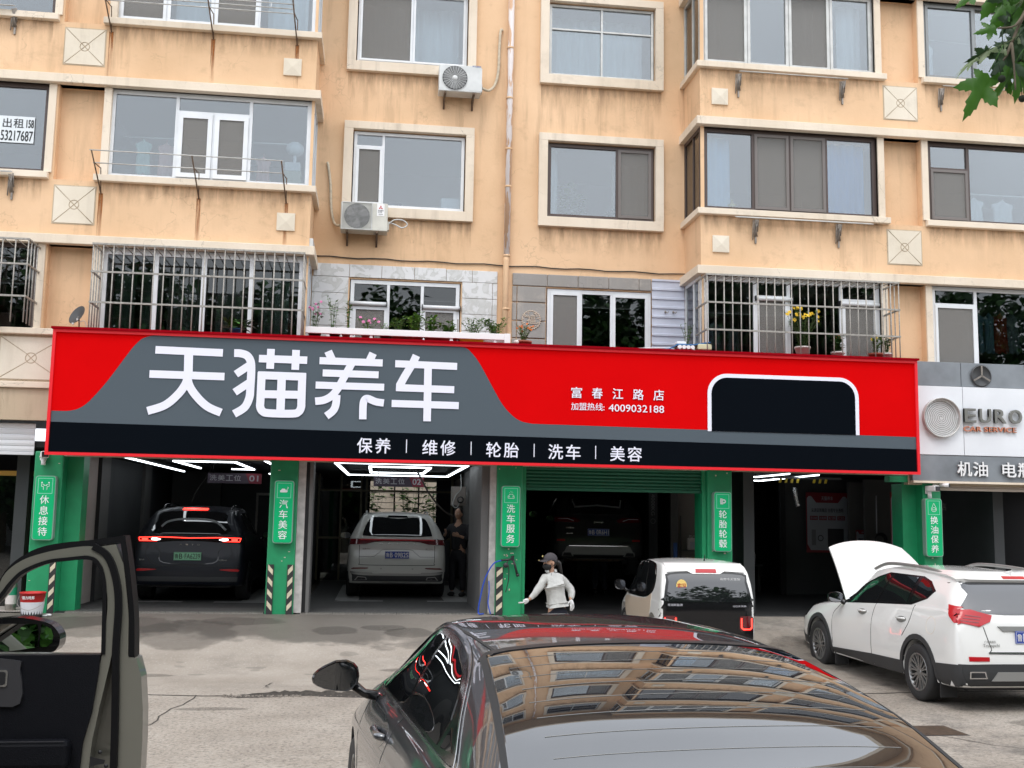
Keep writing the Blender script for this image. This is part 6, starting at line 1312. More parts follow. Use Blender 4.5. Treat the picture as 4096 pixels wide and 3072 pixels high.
class Body:
    def __init__(s, tab, root, m, arches=(), ar=.40):
        v, f = loft(tab); s.root = root; s.L = tab[-1][0]
        bm = bmesh.new(); bv = [bm.verts.new(q) for q in v]
        for q in f:
            try: bm.faces.new([bv[i] for i in q])
            except ValueError: pass
        bmesh.ops.remove_doubles(bm, verts=bm.verts, dist=1e-5); bmesh.ops.recalc_face_normals(bm, faces=bm.faces)
        s.bvh = BVHTree.FromBMesh(bm); me = bpy.data.meshes.new('body'); bm.to_mesh(me); bm.free(); me.materials.append(_M[m])
        o = bpy.data.objects.new('body', me); COL.objects.link(o)
        cut = []
        for y in arches:
            for sx in (-1, 1):
                q = MB(); cx = sx*.85; q.lathe([(0, -.32), (ar, -.32), (ar, .32), (0, .32)], (cx, y, s.az if hasattr(s, 'az') else .34), 'x', 36, 0, False)
                me2 = q.mesh('cut', m); b2 = bmesh.new(); b2.from_mesh(me2); bmesh.ops.remove_doubles(b2, verts=b2.verts, dist=1e-5); bmesh.ops.recalc_face_normals(b2, faces=b2.faces); b2.to_mesh(me2); b2.free()
                c = bpy.data.objects.new('cut', me2); COL.objects.link(c); cut.append(c)
                md = o.modifiers.new('b', 'BOOLEAN'); md.object = c; md.operation = 'DIFFERENCE'; md.solver = 'EXACT'
        dg = bpy.context.evaluated_depsgraph_get(); dg.update(); me3 = bpy.data.meshes.new_from_object(o.evaluated_get(dg)); me3.name = 'body'
        o.modifiers.clear(); o.data = me3
        for c in cut: bpy.data.objects.remove(c)
        me3.materials.clear(); me3.materials.append(_M[m])
        for p in me3.polygons: p.use_smooth = True; p.material_index = 0
        bm = bmesh.new(); bm.from_mesh(me3)
        for e in bm.edges:
            if len(e.link_faces) == 2 and e.calc_face_angle(0) > rad(38): e.smooth = False
        bm.to_mesh(me3); bm.free()
        o.parent = root; s.obj = o
    def hit(s, a, b, view):
        """a,b: (x,z) for rear/front, (y,z) for sides, (x,y) for top"""
        o, d = {'R': (Vector((a, -3, b)), Vector((0, 1, 0))), 'F': (Vector((a, 9, b)), Vector((0, -1, 0))), 'L': (Vector((-3, a, b)), Vector((1, 0, 0))), 'RT': (Vector((3, a, b)), Vector((-1, 0, 0))), 'T': (Vector((a, b, 4)), Vector((0, 0, -1)))}[view]
        p, n, i, dist = s.bvh.ray_cast(o, d)
        if p is None:
            q = {'R': Vector((a, .05, b)), 'F': Vector((a, s.L, b)), 'L': Vector((-.9, a, b)), 'RT': Vector((.9, a, b)), 'T': Vector((a, b, 1.5))}[view]; p, n, i, dist = s.bvh.find_nearest(q)
        if n.dot(d) > 0: n = -n
        return p, n
    def patch(s, name, m, poly, view, off=.004, step=.07, parent=None, mirror=False, skirt=.012, smooth=True, label=None):
        P = []
        for i in range(len(poly)):
            a, b = Vector(poly[i]), Vector(poly[(i+1) % len(poly)]); n = max(1, int(math.ceil((b-a).length/step))); P += [tuple(a+(b-a)*j/n) for j in range(n)]
        xs = [p[0] for p in P]; zs = [p[1] for p in P]; pts = list(P); x = min(xs)+step/2
        while x < max(xs):
            z = min(zs)+step/2
            while z < max(zs):
                if pip((x, z), P) and edist((x, z), P) > step*.35: pts.append((x, z))
                z += step
            x += step
        r = delaunay_2d_cdt([Vector(p) for p in pts], [(i, (i+1) % len(P)) for i in range(len(P))], [], 1, 1e-6); vv, fs = r[0], r[2]; n0 = len(P)
        H = [s.hit(q[0], q[1], view) for q in vv]; V = [h[0]+h[1]*off for h in H]; fs = [list(f) for f in fs]
        orig = r[3]; idx = {}
        for i, o_ in enumerate(orig):
            for k in o_:
                if k < n0: idx[k] = i
        bi = [idx[k] for k in range(n0) if k in idx]; q = MB(); nrm = sum((h[1] for h in H), Vector())
        if fs:
            f0 = fs[0]; fn = (V[f0[1]]-V[f0[0]]).cross(V[f0[2]]-V[f0[0]])
            if fn.dot(H[f0[0]][1]) < 0: fs = [f[::-1] for f in fs]
        q.add(V, fs, 0, smooth); k = len(V); nb = len(bi)
        q.add([V[i] for i in bi] + [V[i]-H[i][1]*skirt for i in bi], [(j, (j+1) % nb, nb+(j+1) % nb, nb+j) for j in range(nb)])
        o = q.build(name, m, parent or s.root) if not (parent or s.root).get('_local') else None
        if o is None: me = q.mesh(name, m); o = bpy.data.objects.new(name, me); COL.objects.link(o); o.parent = parent or s.root
        if label: o['label'] = label
        if mirror:
            me2 = o.data.copy(); me2.transform(Matrix.Scale(-1, 4, Vector((1, 0, 0)))); me2.flip_normals(); o2 = bpy.data.objects.new(name, me2); COL.objects.link(o2); o2.parent = parent or s.root; return o, o2
        return o
    def seam(s, P, view, w=.010, m='seam', mirror=False, smooth=True, name='panel_gap', off=.0015, parent=None):
        L_, R_ = stroke(P, w, smooth); return s.patch(name, m, L_ + R_[::-1], view, off, .09, parent, mirror, .003)
def lobj(q, name, m, parent):
    me = q.mesh(name, m); o = bpy.data.objects.new(name, me); COL.objects.link(o); o.parent = parent; return o
def wheel(root, x, y, r, style='alloy', rim_m='alloy', wd=.22, spokes=10, spin=0, rr=.67):
    s_ = 1 if x > 0 else -1
    q = MB(); pr = [(r*.62, -wd/2), (r*.90, -wd/2), (r*.97, -wd/2+.015), (r, -wd/2+.04), (r, wd/2-.04), (r*.97, wd/2-.015), (r*.90, wd/2), (r*.70, wd/2-.01), (r*.62, wd/2-.02)]
    q.lathe([(a, s_*b) for a, b in pr], (0, 0, 0), 'x', 36)
    w_ = lobj(q, 'wheel', 'rubber', root); w_.location = (x, y, r)
    q = MB(); q.lathe([(r*rr*.98, s_*(wd/2-.045)), (r*rr, s_*(wd/2-.012)), (r*rr*.93, s_*(wd/2-.012)), (r*rr*.90, s_*(wd/2-.05)), (r*rr*.90, -s_*.08)], (0, 0, 0), 'x', 36)
    for k in range(spokes):
        a = 2*PI*k/spokes+spin; da = PI/spokes*.42
        for sg in ((-1, 1) if style == 'alloy' else (0,)):
            a0 = a+sg*da*1.15; P = []
            for (f, hw, xx) in ((.16, .012, .035), (.55, .008, .030), (.93, .011, .012)):
                c = Vector((0, math.cos(a+(a0-a)*(.2+.8*f)), math.sin(a+(a0-a)*(.2+.8*f))))*(r*rr*f); t = Vector((0, -c.z, c.y)).normalized()*hw*(1 if style == 'alloy' else 3.0); P.append((c, t, s_*(wd/2-.012-xx*.6)))
            vs = []
            for c, t, xx in P: vs += [(xx, *(c+t)[1:]), (xx, *(c-t)[1:]), (xx-s_*.03, *(c-t*1.1)[1:]), (xx-s_*.03, *(c+t*1.1)[1:])]
            q.add(vs, [(i*4+j, i*4+(j+1) % 4, i*4+4+(j+1) % 4, i*4+4+j) for i in range(2) for j in range(4)])
    q.lathe([(0, s_*(wd/2-.028)), (r*.12, s_*(wd/2-.030)), (r*.17, s_*(wd/2-.05))], (0, 0, 0), 'x', 16)
    lobj(q, 'rim', rim_m, w_)
    q = MB(); q.lathe([(0, -s_*.02), (r*rr*.92, -s_*.02)], (0, 0, 0), 'x', 24, 0, False); q.lathe([(0, s_*.02), (r*.42, s_*.02), (r*.42, 0)], (0, 0, 0), 'x', 24, 1, False); lobj(q, 'brake_disc', ['black', 'satin'], w_)
    return w_
def arch(B, y, z, r0, r1, view='L', m='cladding', a0=-12, a1=192, mirror=True):
    n = 18; P = [(y+r1*math.cos(rad(a0+(a1-a0)*i/n)), z+r1*math.sin(rad(a0+(a1-a0)*i/n))) for i in range(n+1)] + [(y+r0*math.cos(rad(a1-(a1-a0)*i/n)), z+r0*math.sin(rad(a1-(a1-a0)*i/n))) for i in range(n+1)]
    return B.patch('arch_cladding', m, P, view, .012, .08, None, mirror, .03)
def liner(root, y, r, x=.72):
    for sx in (-1, 1):
        q = MB(); q.lathe([(r, -.2), (r, .2)], (sx*x, y, r*.86), 'x', 20, 0, True, PI); q.v = [(a, y+(c-r*.86), r*.86+(y-b)*-1) if False else (a, b, c) for a, b, c in q.v]
def plate(root, x, y, z, text, m, W=.44, H=.14, green=False):
    q = MB(); q.bbox(-W/2, W/2, -.006, .006, -H/2, H/2, .003); p = lobj(q, 'number_plate', m, root); p.location = (x, y, z)
    q = MB(); c0 = text[0]; rest = text[1:]
    wall_text(q, c0, -W*.46, -W*.46+W*.135, -H*.30, H*.30, -.008, .015); wall_text(q, rest[0], -W*.30, -W*.18, -H*.32, H*.32, -.008, .02); wall_text(q, rest[1:], -W*.10, W*.46, -H*.32, H*.32, -.008, .02)
    q.lathe([(0, 0), (.006, 0)], (-W*.14, -.008, 0), 'y', 8, 0, False)
    bars(q, -W/2+.006, W/2-.006, -H/2+.006, H/2-.006, -.0072, .003, .0006)
    lobj(q, 'lettering', 'black' if green else 'white', p); return p
def mirror_part(root, x, y, z, m, W=.23, H=.15, glassm='chrome', arm=True, tear=0.0):
    s_ = 1 if x > 0 else -1; q = MB(); n = 16; rings = []
    for d, k in ((0, .93), (.015, 1.0), (.05, .97), (.10, .8), (.14, .45), (.15, .1)):
        rings.append([(W/2*k*abs(math.cos(t))**.75*(1 if math.cos(t) > 0 else -1)*(1.0 if math.cos(t)*s_ < 0 else .96), d, H/2*k*abs(math.sin(t))**.75*(1 if math.sin(t) > 0 else -1)) for t in [2*PI*i/n for i in range(n)]])
    v = [p for r_ in rings for p in r_]; f = [(i*n+j, (i+1)*n+j, (i+1)*n+(j+1) % n, i*n+(j+1) % n) for i in range(len(rings)-1) for j in range(n)] + [tuple(range(n-1, -1, -1))]
    q.add(v, f, 0, True)
    if arm: q.tube([(-s_*W*.35, .05, -H*.25), (-s_*(W*.62), .05, -H*.55), (-s_*(W*.9), .03, -H*.62)], [.028, .024, .03], 8)
    def warp(q_):
        q_.v = [(a, b, c*(1-tear*max(0, (a*s_)/(W/2)+.25)*.62) - tear*.12*H*max(0, a*s_/(W/2))) for a, b, c in q_.v]
    warp(q); o = lobj(q, 'side_mirror', m, root); o.location = (x, y, z)
    q = MB(); q.add([(W/2*.88*abs(math.cos(t))**.75*(1 if math.cos(t) > 0 else -1), -.003, H/2*.86*abs(math.sin(t))**.75*(1 if math.sin(t) > 0 else -1)) for t in [2*PI*i/20 for i in range(20)]], [list(range(20))]); warp(q); g_ = lobj(q, 'mirror_glass', glassm, o)
    g_.rotation_euler = (0, 0, 0); return o
def rtext(B, s, x0, x1, z0, z1, m, name='lettering', bold=.02, off=.010, parent=None):
    p, n = B.hit((x0+x1)/2, (z0+z1)/2, 'R'); q = MB(); wall_text(q, s, x0, x1, z0, z1, p.y-off, bold); return lobj(q, name, m, parent or B.root)
mat('mirror_surface', (0.35, 0.36, 0.38), .02, 1.0)

# base profile of a mid-size SUV, scaled for each car
# the car profile tables: y z0 wm zm wb zb wt zt zc
SUVT = [(0.00,.36,.80,.50,.78,.56,.72,.60,.62),(0.03,.30,.87,.52,.84,.66,.78,.72,.74),(0.06,.28,.90,.55,.875,.86,.80,.95,.97),(0.12,.27,.92,.58,.885,1.02,.78,1.10,1.13),(0.22,.26,.928,.60,.88,1.09,.73,1.23,1.26),(0.40,.25,.93,.62,.865,1.12,.685,1.40,1.45),(0.60,.25,.93,.62,.855,1.12,.665,1.45,1.505),(1.2,.24,.93,.62,.86,1.11,.67,1.475,1.54),(2.0,.24,.93,.62,.86,1.07,.67,1.485,1.555),(2.5,.24,.93,.62,.865,1.04,.655,1.43,1.50),(2.9,.24,.93,.62,.865,1.00,.70,1.18,1.24),(3.15,.24,.93,.61,.86,.97,.77,1.01,1.05),(3.6,.24,.93,.60,.85,.93,.70,.975,1.00),(4.2,.25,.92,.58,.80,.86,.62,.91,.94),(4.5,.27,.86,.55,.74,.78,.55,.84,.87),(4.66,.30,.74,.50,.66,.66,.50,.70,.72),(4.70,.34,.62,.46,.58,.54,.45,.57,.58)]
def scaled(T, ky, kx, kz, z0=0): return [(r[0]*ky, r[1]*kz+z0, r[2]*kx, r[3]*kz+z0, r[4]*kx, r[5]*kz+z0, r[6]*kx, r[7]*kz+z0, r[8]*kz+z0) for r in T]
def sc(P, ky, kz): return [(a*ky, b*kz) for a, b in P]
def rr_(x0, x1, z0, z1, r): return round_rect(x0, x1, z0, z1, r, 4)
def under(root, L, w, z=.22):
    q = MB(); q.box(-w, w, .25, L-.3, z, z+.12); lobj(q, 'underbody', 'black', root)

# ---------------- 1. white SUV with its bonnet open ----------------
t = thing('parked_suv', 'white SUV with open bonnet, black cladding and roof rails parked nose-in at the right', 'car', (6.505, 6.58, -.08), 0, None, True)
B = Body(SUVT, t, 'paint_white', (.92, 3.80), .385)
under(t, 4.6, .7)
for x in (-.835, .835):
    for y in (.92, 3.80): wheel(t, x, y, .335, 'alloy', 'alloy', .22, 10, .2)
for y in (.92, 3.80): arch(B, y, .335, .386, .445)
B.patch('sill_cladding', 'cladding', [(1.36, .26), (3.36, .24), (3.36, .345), (2.15, .40), (1.36, .42)], 'L', .010, .08, None, True, .03)
B.patch('sill_cladding', 'cladding', [(4.22, .30), (4.60, .34), (4.58, .46), (4.24, .40)], 'L', .010, .08, None, True, .03)
B.patch('sill_cladding', 'cladding', [(.03, .27), (.50, .25), (.50, .50), (.10, .53), (.03, .53)], 'L', .010, .07, None, True, .03)
B.patch('bumper_cladding', 'cladding', [(-.90, .27), (.90, .27), (.90, .54), (.5, .545), (-.5, .545), (-.90, .54)], 'R', .010, .08, None, False, .03)
q_ = [(-.55, .36), (.55, .36), (.47, .46), (-.47, .46)]; B.patch('skid_plate', 'satin', q_, 'R', .016, .08)
for sx in (-1, 1):
    B.patch('exhaust_tip', 'chrome', [(sx*.80, .385), (sx*.60, .385), (sx*.62, .465), (sx*.80, .465)], 'R', .018, .05); B.patch('exhaust_opening', 'black', [(sx*.785, .398), (sx*.62, .398), (sx*.635, .452), (sx*.785, .452)], 'R', .021, .05)
B.patch('reflector', 'lamp_red', [(-.80, .575), (-.56, .575), (-.56, .62), (-.80, .625)], 'R', .006, .05, None, True)
gl_ = [(-.70, 1.10), (.70, 1.10), (.64, 1.30), (.60, 1.44), (-.60, 1.44), (-.64, 1.30)]
B.patch('rear_glass', 'car_glass_grey', catmull(gl_, 3, True), 'R', .006, .06)
B.patch('spoiler', 'paint_white', [(-.66, 1.425), (.66, 1.425), (.64, 1.50), (-.64, 1.50)], 'R', .045, .06, None, False, .05)
B.patch('brake_lamp', 'lamp_red', [(-.14, 1.435), (.14, 1.435), (.14, 1.455), (-.14, 1.455)], 'R', .048, .04)
lamp = [(-.90, 1.12), (-.70, 1.13), (-.46, 1.07), (-.50, 1.00), (-.64, .95), (-.86, .99)]
B.patch('tail_lamp', 'lamp_red', lamp, 'R', .012, .04, None, True)
B.patch('tail_lamp', 'lamp_red', [(.03, 1.135), (.20, 1.16), (.32, 1.175), (.22, 1.05), (.12, .985), (.05, .985)], 'L', .012, .04, None, True)
for k in range(3): B.seam([(-.84+.03*k, 1.01+.03*k), (-.64+.02*k, .99+.03*k)], 'R', .006, 'lamp_red_dark', True, False, 'lamp_strip', .016)
B.seam([(-.56, 1.10), (-.60, .97)], 'R', .008, 'lamp_red_dark', True, False)
B.patch('plate_recess', 'satin', [(-.42, .955), (.42, .955), (.36, .90), (-.36, .90)], 'R', .012, .05)
plate(t, .0, -.012+.04, .845, '鲁B07K52', 'plate_blue') if False else None
p_ = plate(t, 0, B.hit(0, .83, 'R')[0].y-.012, .835, '鲁B07A53', 'plate_blue')
rtext(B, 'Trumpchi', -.62, -.42, .72, .765, 'satin'); rtext(B, '广汽乘用车', -.60, -.46, .775, .80, 'satin')
q = MB(); q.lathe([(.05, -.008), (.062, 0)], (0, B.hit(0, 1.02, 'R')[0].y-.01, 1.0), 'y', 20); lobj(q, 'emblem', 'chrome', t)
B.patch('chrome_strip', 'chrome', [(-.56, .655), (.56, .655), (.56, .675), (-.56, .675)], 'R', .010, .06)
B.seam([(-.66, 1.08), (-.60, .98), (-.52, .72), (-.46, .66), (.46, .66), (.52, .72), (.60, .98), (.66, 1.08)], 'R')
F1 = [(3.07, .995), (2.93, 1.10), (2.66, 1.23), (2.30, 1.36), (2.02, 1.43), (1.90, 1.435), (2.10, 1.07), (2.6, 1.02)]
F2_ = [(2.03, 1.075), (1.84, 1.435), (1.24, 1.43), (1.28, 1.12)]; F3 = [(1.18, 1.13), (1.14, 1.425), (.95, 1.385), (.78, 1.29), (.86, 1.215)]
trim = [(3.14, .98), (2.98, 1.10), (2.68, 1.25), (2.30, 1.385), (2.0, 1.455), (1.14, 1.45), (.92, 1.405), (.72, 1.30), (.84, 1.20), (1.16, 1.105), (2.0, 1.055)]
B.patch('window_trim', 'gloss_black', trim, 'L', .004, .07, None, True)
for w_ in (F1, F2_, F3): B.patch('side_window', 'car_glass', w_, 'L', .008, .06, None, True)
B.seam([(3.10, .985), (3.22, .90), (3.33, .78), (3.34, .40)], 'L', mirror=True); B.seam([(2.06, 1.06), (2.12, .85), (2.14, .40)], 'L', mirror=True); B.seam([(1.06, 1.11), (1.14, .90), (1.30, .72)], 'L', mirror=True)
B.seam([(3.30, .93), (2.2, .93), (1.2, .955), (.8, .93), (.30, .80)], 'L', .010, 'crease', True) if False else None
for y in (2.30, 1.22):
    B.patch('handle_cup', 'satin', catmull([(y, .905), (y+.11, .875), (y+.22, .895), (y+.22, .935), (y+.11, .955), (y, .94)], 3, True), 'L', .002, .04, None, True)
    for sx in (-1, 1):
        q = MB(); xx = B.hit(y+.1, .93, 'L')[0].x; q.tube([(abs(xx)*sx+.0, y+.01, .93), (sx*(abs(xx)+.03), y+.04, .932), (sx*(abs(xx)+.032), y+.18, .93), (abs(xx)*sx, y+.22, .925)], .013, 8); lobj(q, 'door_handle', 'paint_white', t)
for h0 in (0, PI+.05): B.seam([(.62+.105*math.cos(a), .91+.10*math.sin(a)) for a in [h0+i*(PI-.1)/10 for i in range(11)]], 'L', .0035, 'trim_cream', False, False, 'fuel_flap')
for sx in (-1, 1): mirror_part(t, sx*1.02, 2.98, 1.06, 'gloss_black' if sx < 0 else 'paint_white', .22, .15, 'mirror_surface')
for sx in (-1, 1):
    q = MB(); q.tube(catmull([(sx*.62, .75, 1.47), (sx*.63, 1.0, 1.535), (sx*.63, 1.6, 1.565), (sx*.63, 2.2, 1.56), (sx*.61, 2.60, 1.475)], 5), .022, 8); lobj(q, 'roof_rail', 'satin', t)
q = MB(); q.add([(0, .42, 1.50), (.03, .62, 1.50), (-.03, .62, 1.50), (0, .40, 1.565)], [(0, 1, 3), (0, 3, 2), (1, 2, 3)]); q.tube([(0, .62, 1.5), (0, .41, 1.56)], [.035, .006], 6); lobj(q, 'roof_antenna', 'paint_white', t)
for sx in (-1, 1):
    for y_ in (.46, 3.30): q = MB(); q.box(sx*.80-.10, sx*.80+.10, y_, y_+.015, .11, .39); lobj(q, 'mud_flap', 'rubber', t)
B.patch('windscreen', 'car_glass', [(-.70, 3.12), (.70, 3.12), (.60, 2.55), (-.60, 2.55)], 'T', .006, .08)
B.patch('engine_bay', 'black', [(-.62, 3.32), (.62, 3.32), (.52, 4.40), (-.52, 4.40)], 'T', .006, .1)
B.patch('front_lamp', 'car_glass_grey', [(4.30, .70), (4.60, .70), (4.52, .80), (4.26, .84)], 'L', .006, .05, None, True)
# opened bonnet: hinged at the scuttle, raised about 50 degrees
q = MB(); nu, nv = 14, 12
def hood_pt(u, v):   # u across -1..1, v 0 at the hinge .. 1 at the nose
    w_ = .74 - .10*v - .06*v*v; x = u*w_; L_ = 1.28*v - .10*v*abs(u)**2.5; bul = .07*(1-u*u)*(1-.3*v) + .10*math.sin(PI*v*.9)*.5 - .05*v*v
    a = rad(40); return (x, 3.25 + L_*math.cos(a) - bul*math.sin(a), .99 + L_*math.sin(a) + bul*math.cos(a))
vs = [hood_pt(-1+2*i/nu, j/nv) for j in range(nv+1) for i in range(nu+1)]; n1 = len(vs)
fs = [(j*(nu+1)+i, j*(nu+1)+i+1, (j+1)*(nu+1)+i+1, (j+1)*(nu+1)+i) for j in range(nv) for i in range(nu)]
q.add(vs, fs, 0, True); q.add([(x, y+.012, z-.02) for x, y, z in vs], [f[::-1] for f in fs], 1, True)
bd = [i for i in range(nu+1)] + [j*(nu+1)+nu for j in range(1, nv+1)] + [nv*(nu+1)+i for i in range(nu-1, -1, -1)] + [j*(nu+1) for j in range(nv-1, 0, -1)]
q.add([vs[i] for i in bd] + [(vs[i][0], vs[i][1]+.012, vs[i][2]-.02) for i in bd], [(k, (k+1) % len(bd), len(bd)+(k+1) % len(bd), len(bd)+k) for k in range(len(bd))])
lobj(q, 'bonnet', ['paint_white', 'black'], t)['label'] = 'raised white bonnet'

# ---------------- 2. dark SUV in the first bay ----------------
t = thing('parked_suv', 'dark navy SUV with full-width lit red tail lamp and green plate in the first bay', 'car', (-4.13, 14.75, FL), 0, None, True)
k3 = (1.02, 1.035, 1.10); TT = scaled(SUVT, *k3); B = Body(TT, t, 'paint_navy', (.95, 3.85), .40)
under(t, 4.7, .7, .26)
for x in (-.86, .86):
    for y in (.95, 3.85): wheel(t, x, y, .36, 'plain', 'gloss_black', .24, 5)
B.patch('rear_glass', 'car_glass', catmull([(-.66, 1.22), (0, 1.19), (.66, 1.22), (.60, 1.42), (.54, 1.57), (0, 1.60), (-.54, 1.57), (-.60, 1.42)], 3, True), 'R', .006, .06)
B.seam([(-.52, 1.32), (-.42, 1.41), (-.2, 1.455), (.2, 1.455), (.42, 1.41), (.60, 1.27)], 'R', .035, 'poster_grey', False, True, 'glass_band', .009)
B.patch('brake_lamp', 'lamp_lit', [(-.22, 1.625), (.22, 1.625), (.22, 1.650), (-.22, 1.650)], 'R', .012, .05)
B.patch('lamp_housing', 'gloss_black', catmull([(-.92, 1.055), (-.50, 1.06), (0, 1.085), (.50, 1.06), (.92, 1.055), (.94, 1.145), (.5, 1.155), (0, 1.145), (-.5, 1.155), (-.94, 1.145)], 2, True), 'R', .010, .05)
B.seam([(-.86, 1.075), (-.87, 1.13), (-.5, 1.14), (0, 1.128), (.5, 1.14), (.87, 1.13), (.86, 1.075)], 'R', .012, 'lamp_lit', False, False, 'light_bar', .014)
B.seam([(-.86, 1.073), (-.56, 1.075)], 'R', .012, 'lamp_lit', True, False, 'light_bar', .014)
for sx in (-1, 1):
    B.patch('brake_lamp', 'lamp_lit', [(sx*.72, 1.085), (sx*.82, 1.085), (sx*.82, 1.115), (sx*.72, 1.115)], 'R', .015, .04)
    B.patch('reversing_lamp', 'lamp_lit_white', catmull([(sx*.50, 1.10), (sx*.56, 1.085), (sx*.64, 1.088), (sx*.66, 1.115), (sx*.58, 1.122)], 3, True), 'R', .015, .04)
for i, c in enumerate('AITO'): rtext(B, c, -.17+i*.10, -.125+i*.10, 1.005, 1.03, 'chrome')
rtext(B, '赛力斯', -.84, -.75, .735, .765, 'satin'); rtext(B, '问界M7', .52, .66, .735, .765, 'satin')
B.seam([(-.60, .98), (-.5, .9), (-.42, .70), (.42, .70), (.5, .9), (.60, .98)], 'R', .012, 'paint_black', False, True, 'plate_recess', .004)
plate(t, -.02, B.hit(0, .82, 'R')[0].y-.02, .815, '鲁BFA6239', 'plate_green', .47, .14, True)
B.patch('reflector', 'lamp_red', catmull([(-.86, .555), (-.58, .575), (-.56, .59), (-.84, .60)], 2, True), 'R', .008, .05, None, True)
B.seam([(-.88, .64), (-.5, .645), (0, .65), (.5, .645), (.88, .64)], 'R'); B.seam([(-.70, 1.0), (-.74, .85), (-.62, .70), (-.50, .66)], 'R', mirror=True)
B.patch('bumper_cladding', 'cladding', [(-.84, .38), (.84, .38), (.86, .46), (-.86, .46)], 'R', .008, .08)
for P in (sc(F1, 1.02, 1.10), sc(F2_, 1.02, 1.10), sc(F3, 1.02, 1.10)): B.patch('side_window', 'car_glass', P, 'L', .006, .07, None, True)
for sx in (-1, 1):
    mirror_part(t, sx*1.08, 2.95, 1.15, 'gloss_black', .22, .15, 'mirror_surface')
    q = MB(); q.tube(catmull([(sx*.60, .78, 1.62), (sx*.61, .95, 1.70), (sx*.61, 1.6, 1.73), (sx*.61, 2.3, 1.71), (sx*.60, 2.6, 1.62)], 5), .020, 8); lobj(q, 'roof_rail', 'gloss_black', t)

# ---------------- 3. white SUV in the second bay ----------------
t = thing('parked_suv', 'white SUV with dark red full-width lamp strip and blue plate in the second bay', 'car', (-.45, 16.0, FL), 0, None, True)
TT = scaled(SUVT, 1.0, 1.015, 1.075); B = Body(TT, t, 'paint_pearl', (.92, 3.75), .40)
under(t, 4.6, .7, .26)
for x in (-.84, .84):
    for y in (.92, 3.75): wheel(t, x, y, .36, 'plain', 'gloss_black', .24, 5)
B.patch('rear_glass', 'car_glass', catmull([(-.66, 1.235), (-.60, 1.19), (0, 1.18), (.60, 1.19), (.66, 1.235), (.58, 1.45), (.50, 1.535), (.3, 1.55), (0, 1.52), (-.3, 1.55), (-.50, 1.535), (-.58, 1.45)], 3, True), 'R', .006, .06)
B.patch('spoiler_recess', 'gloss_black', [(-.20, 1.545), (.20, 1.545), (.18, 1.575), (-.18, 1.575)], 'R', .012, .05)
B.patch('tail_lamp', 'lamp_red_dark', [(-.93, 1.125), (-.76, 1.135), (-.30, 1.115), (.30, 1.115), (.76, 1.135), (.93, 1.125), (.95, 1.02), (.60, 1.035), (.44, 1.075), (.28, 1.088), (-.28, 1.088), (-.44, 1.075), (-.60, 1.035), (-.95, 1.02)], 'R', .012, .04)
B.patch('light_bar', 'lamp_red', [(-.72, 1.13), (.72, 1.13), (.70, 1.105), (-.70, 1.105)], 'R', .016, .05)
for i, c in enumerate('HAVAL'): rtext(B, c, -.34+i*.165, -.29+i*.165, 1.035, 1.065, 'chrome')
rtext(B, '哈弗汽车', -.66, -.52, .93, .96, 'satin'); rtext(B, '第三代', .54, .68, .93, .965, 'satin')
plate(t, 0, B.hit(0, .84, 'R')[0].y-.02, .835, '鲁B09B2S', 'plate_blue', .46, .14)
B.seam([(-.44, .80), (-.34, .88), (-.24, .935), (.24, .935), (.34, .88), (.44, .80)], 'R', .012, 'satin', False, True, 'plate_recess', .003)
B.seam([(-.72, 1.02), (-.72, .80), (-.71, .68), (-.66, .645), (0, .64), (.66, .645), (.71, .68), (.72, .80), (.72, 1.02)], 'R')
B.seam([(-.72, .80), (-.44, .80)], 'R', .006, 'seam', True, False)
B.patch('reflector', 'lamp_red_dark', catmull([(-.85, .565), (-.58, .57), (-.55, .595), (-.82, .592)], 2, True), 'R', .008, .05, None, True)
B.patch('bumper_cladding', 'cladding', [(-.90, .34), (.90, .34), (.93, .52), (.50, .50), (.44, .485), (-.44, .485), (-.50, .50), (-.93, .52)], 'R', .010, .07)
B.patch('skid_plate', 'satin', catmull([(-.88, .50), (-.48, .505), (-.42, .485), (.42, .485), (.48, .505), (.88, .50), (.72, .455), (.35, .445), (-.35, .445), (-.72, .455)], 3, True), 'R', .016, .06)
for sx in (-1, 1): B.patch('exhaust_trim', 'satin', [(sx*.80, .36), (sx*.56, .37), (sx*.58, .415), (sx*.74, .43)], 'R', .018, .05); B.patch('exhaust_opening', 'black', [(sx*.77, .368), (sx*.58, .378), (sx*.595, .405), (sx*.73, .415)], 'R', .021, .05)
for x in (-.30, .30): q = MB(); q.lathe([(.010, 0), (.014, 0)], (x, B.hit(x, .56, 'R')[0].y-.003, .575), 'y', 12, 0, False); lobj(q, 'parking_sensor', 'seam', t)
for P in (sc(F1, 1.0, 1.075), sc(F2_, 1.0, 1.075), sc(F3, 1.0, 1.075)): B.patch('side_window', 'car_glass', P, 'L', .006, .07, None, True)
for sx in (-1, 1):
    mirror_part(t, sx*1.05, 2.7, 1.15, 'gloss_black', .24, .15, 'mirror_surface')
    q = MB(); q.tube(catmull([(sx*.60, .75, 1.56), (sx*.61, .95, 1.635), (sx*.61, 1.6, 1.665), (sx*.61, 2.3, 1.65)], 5), .018, 8); lobj(q, 'roof_rail', 'satin', t)

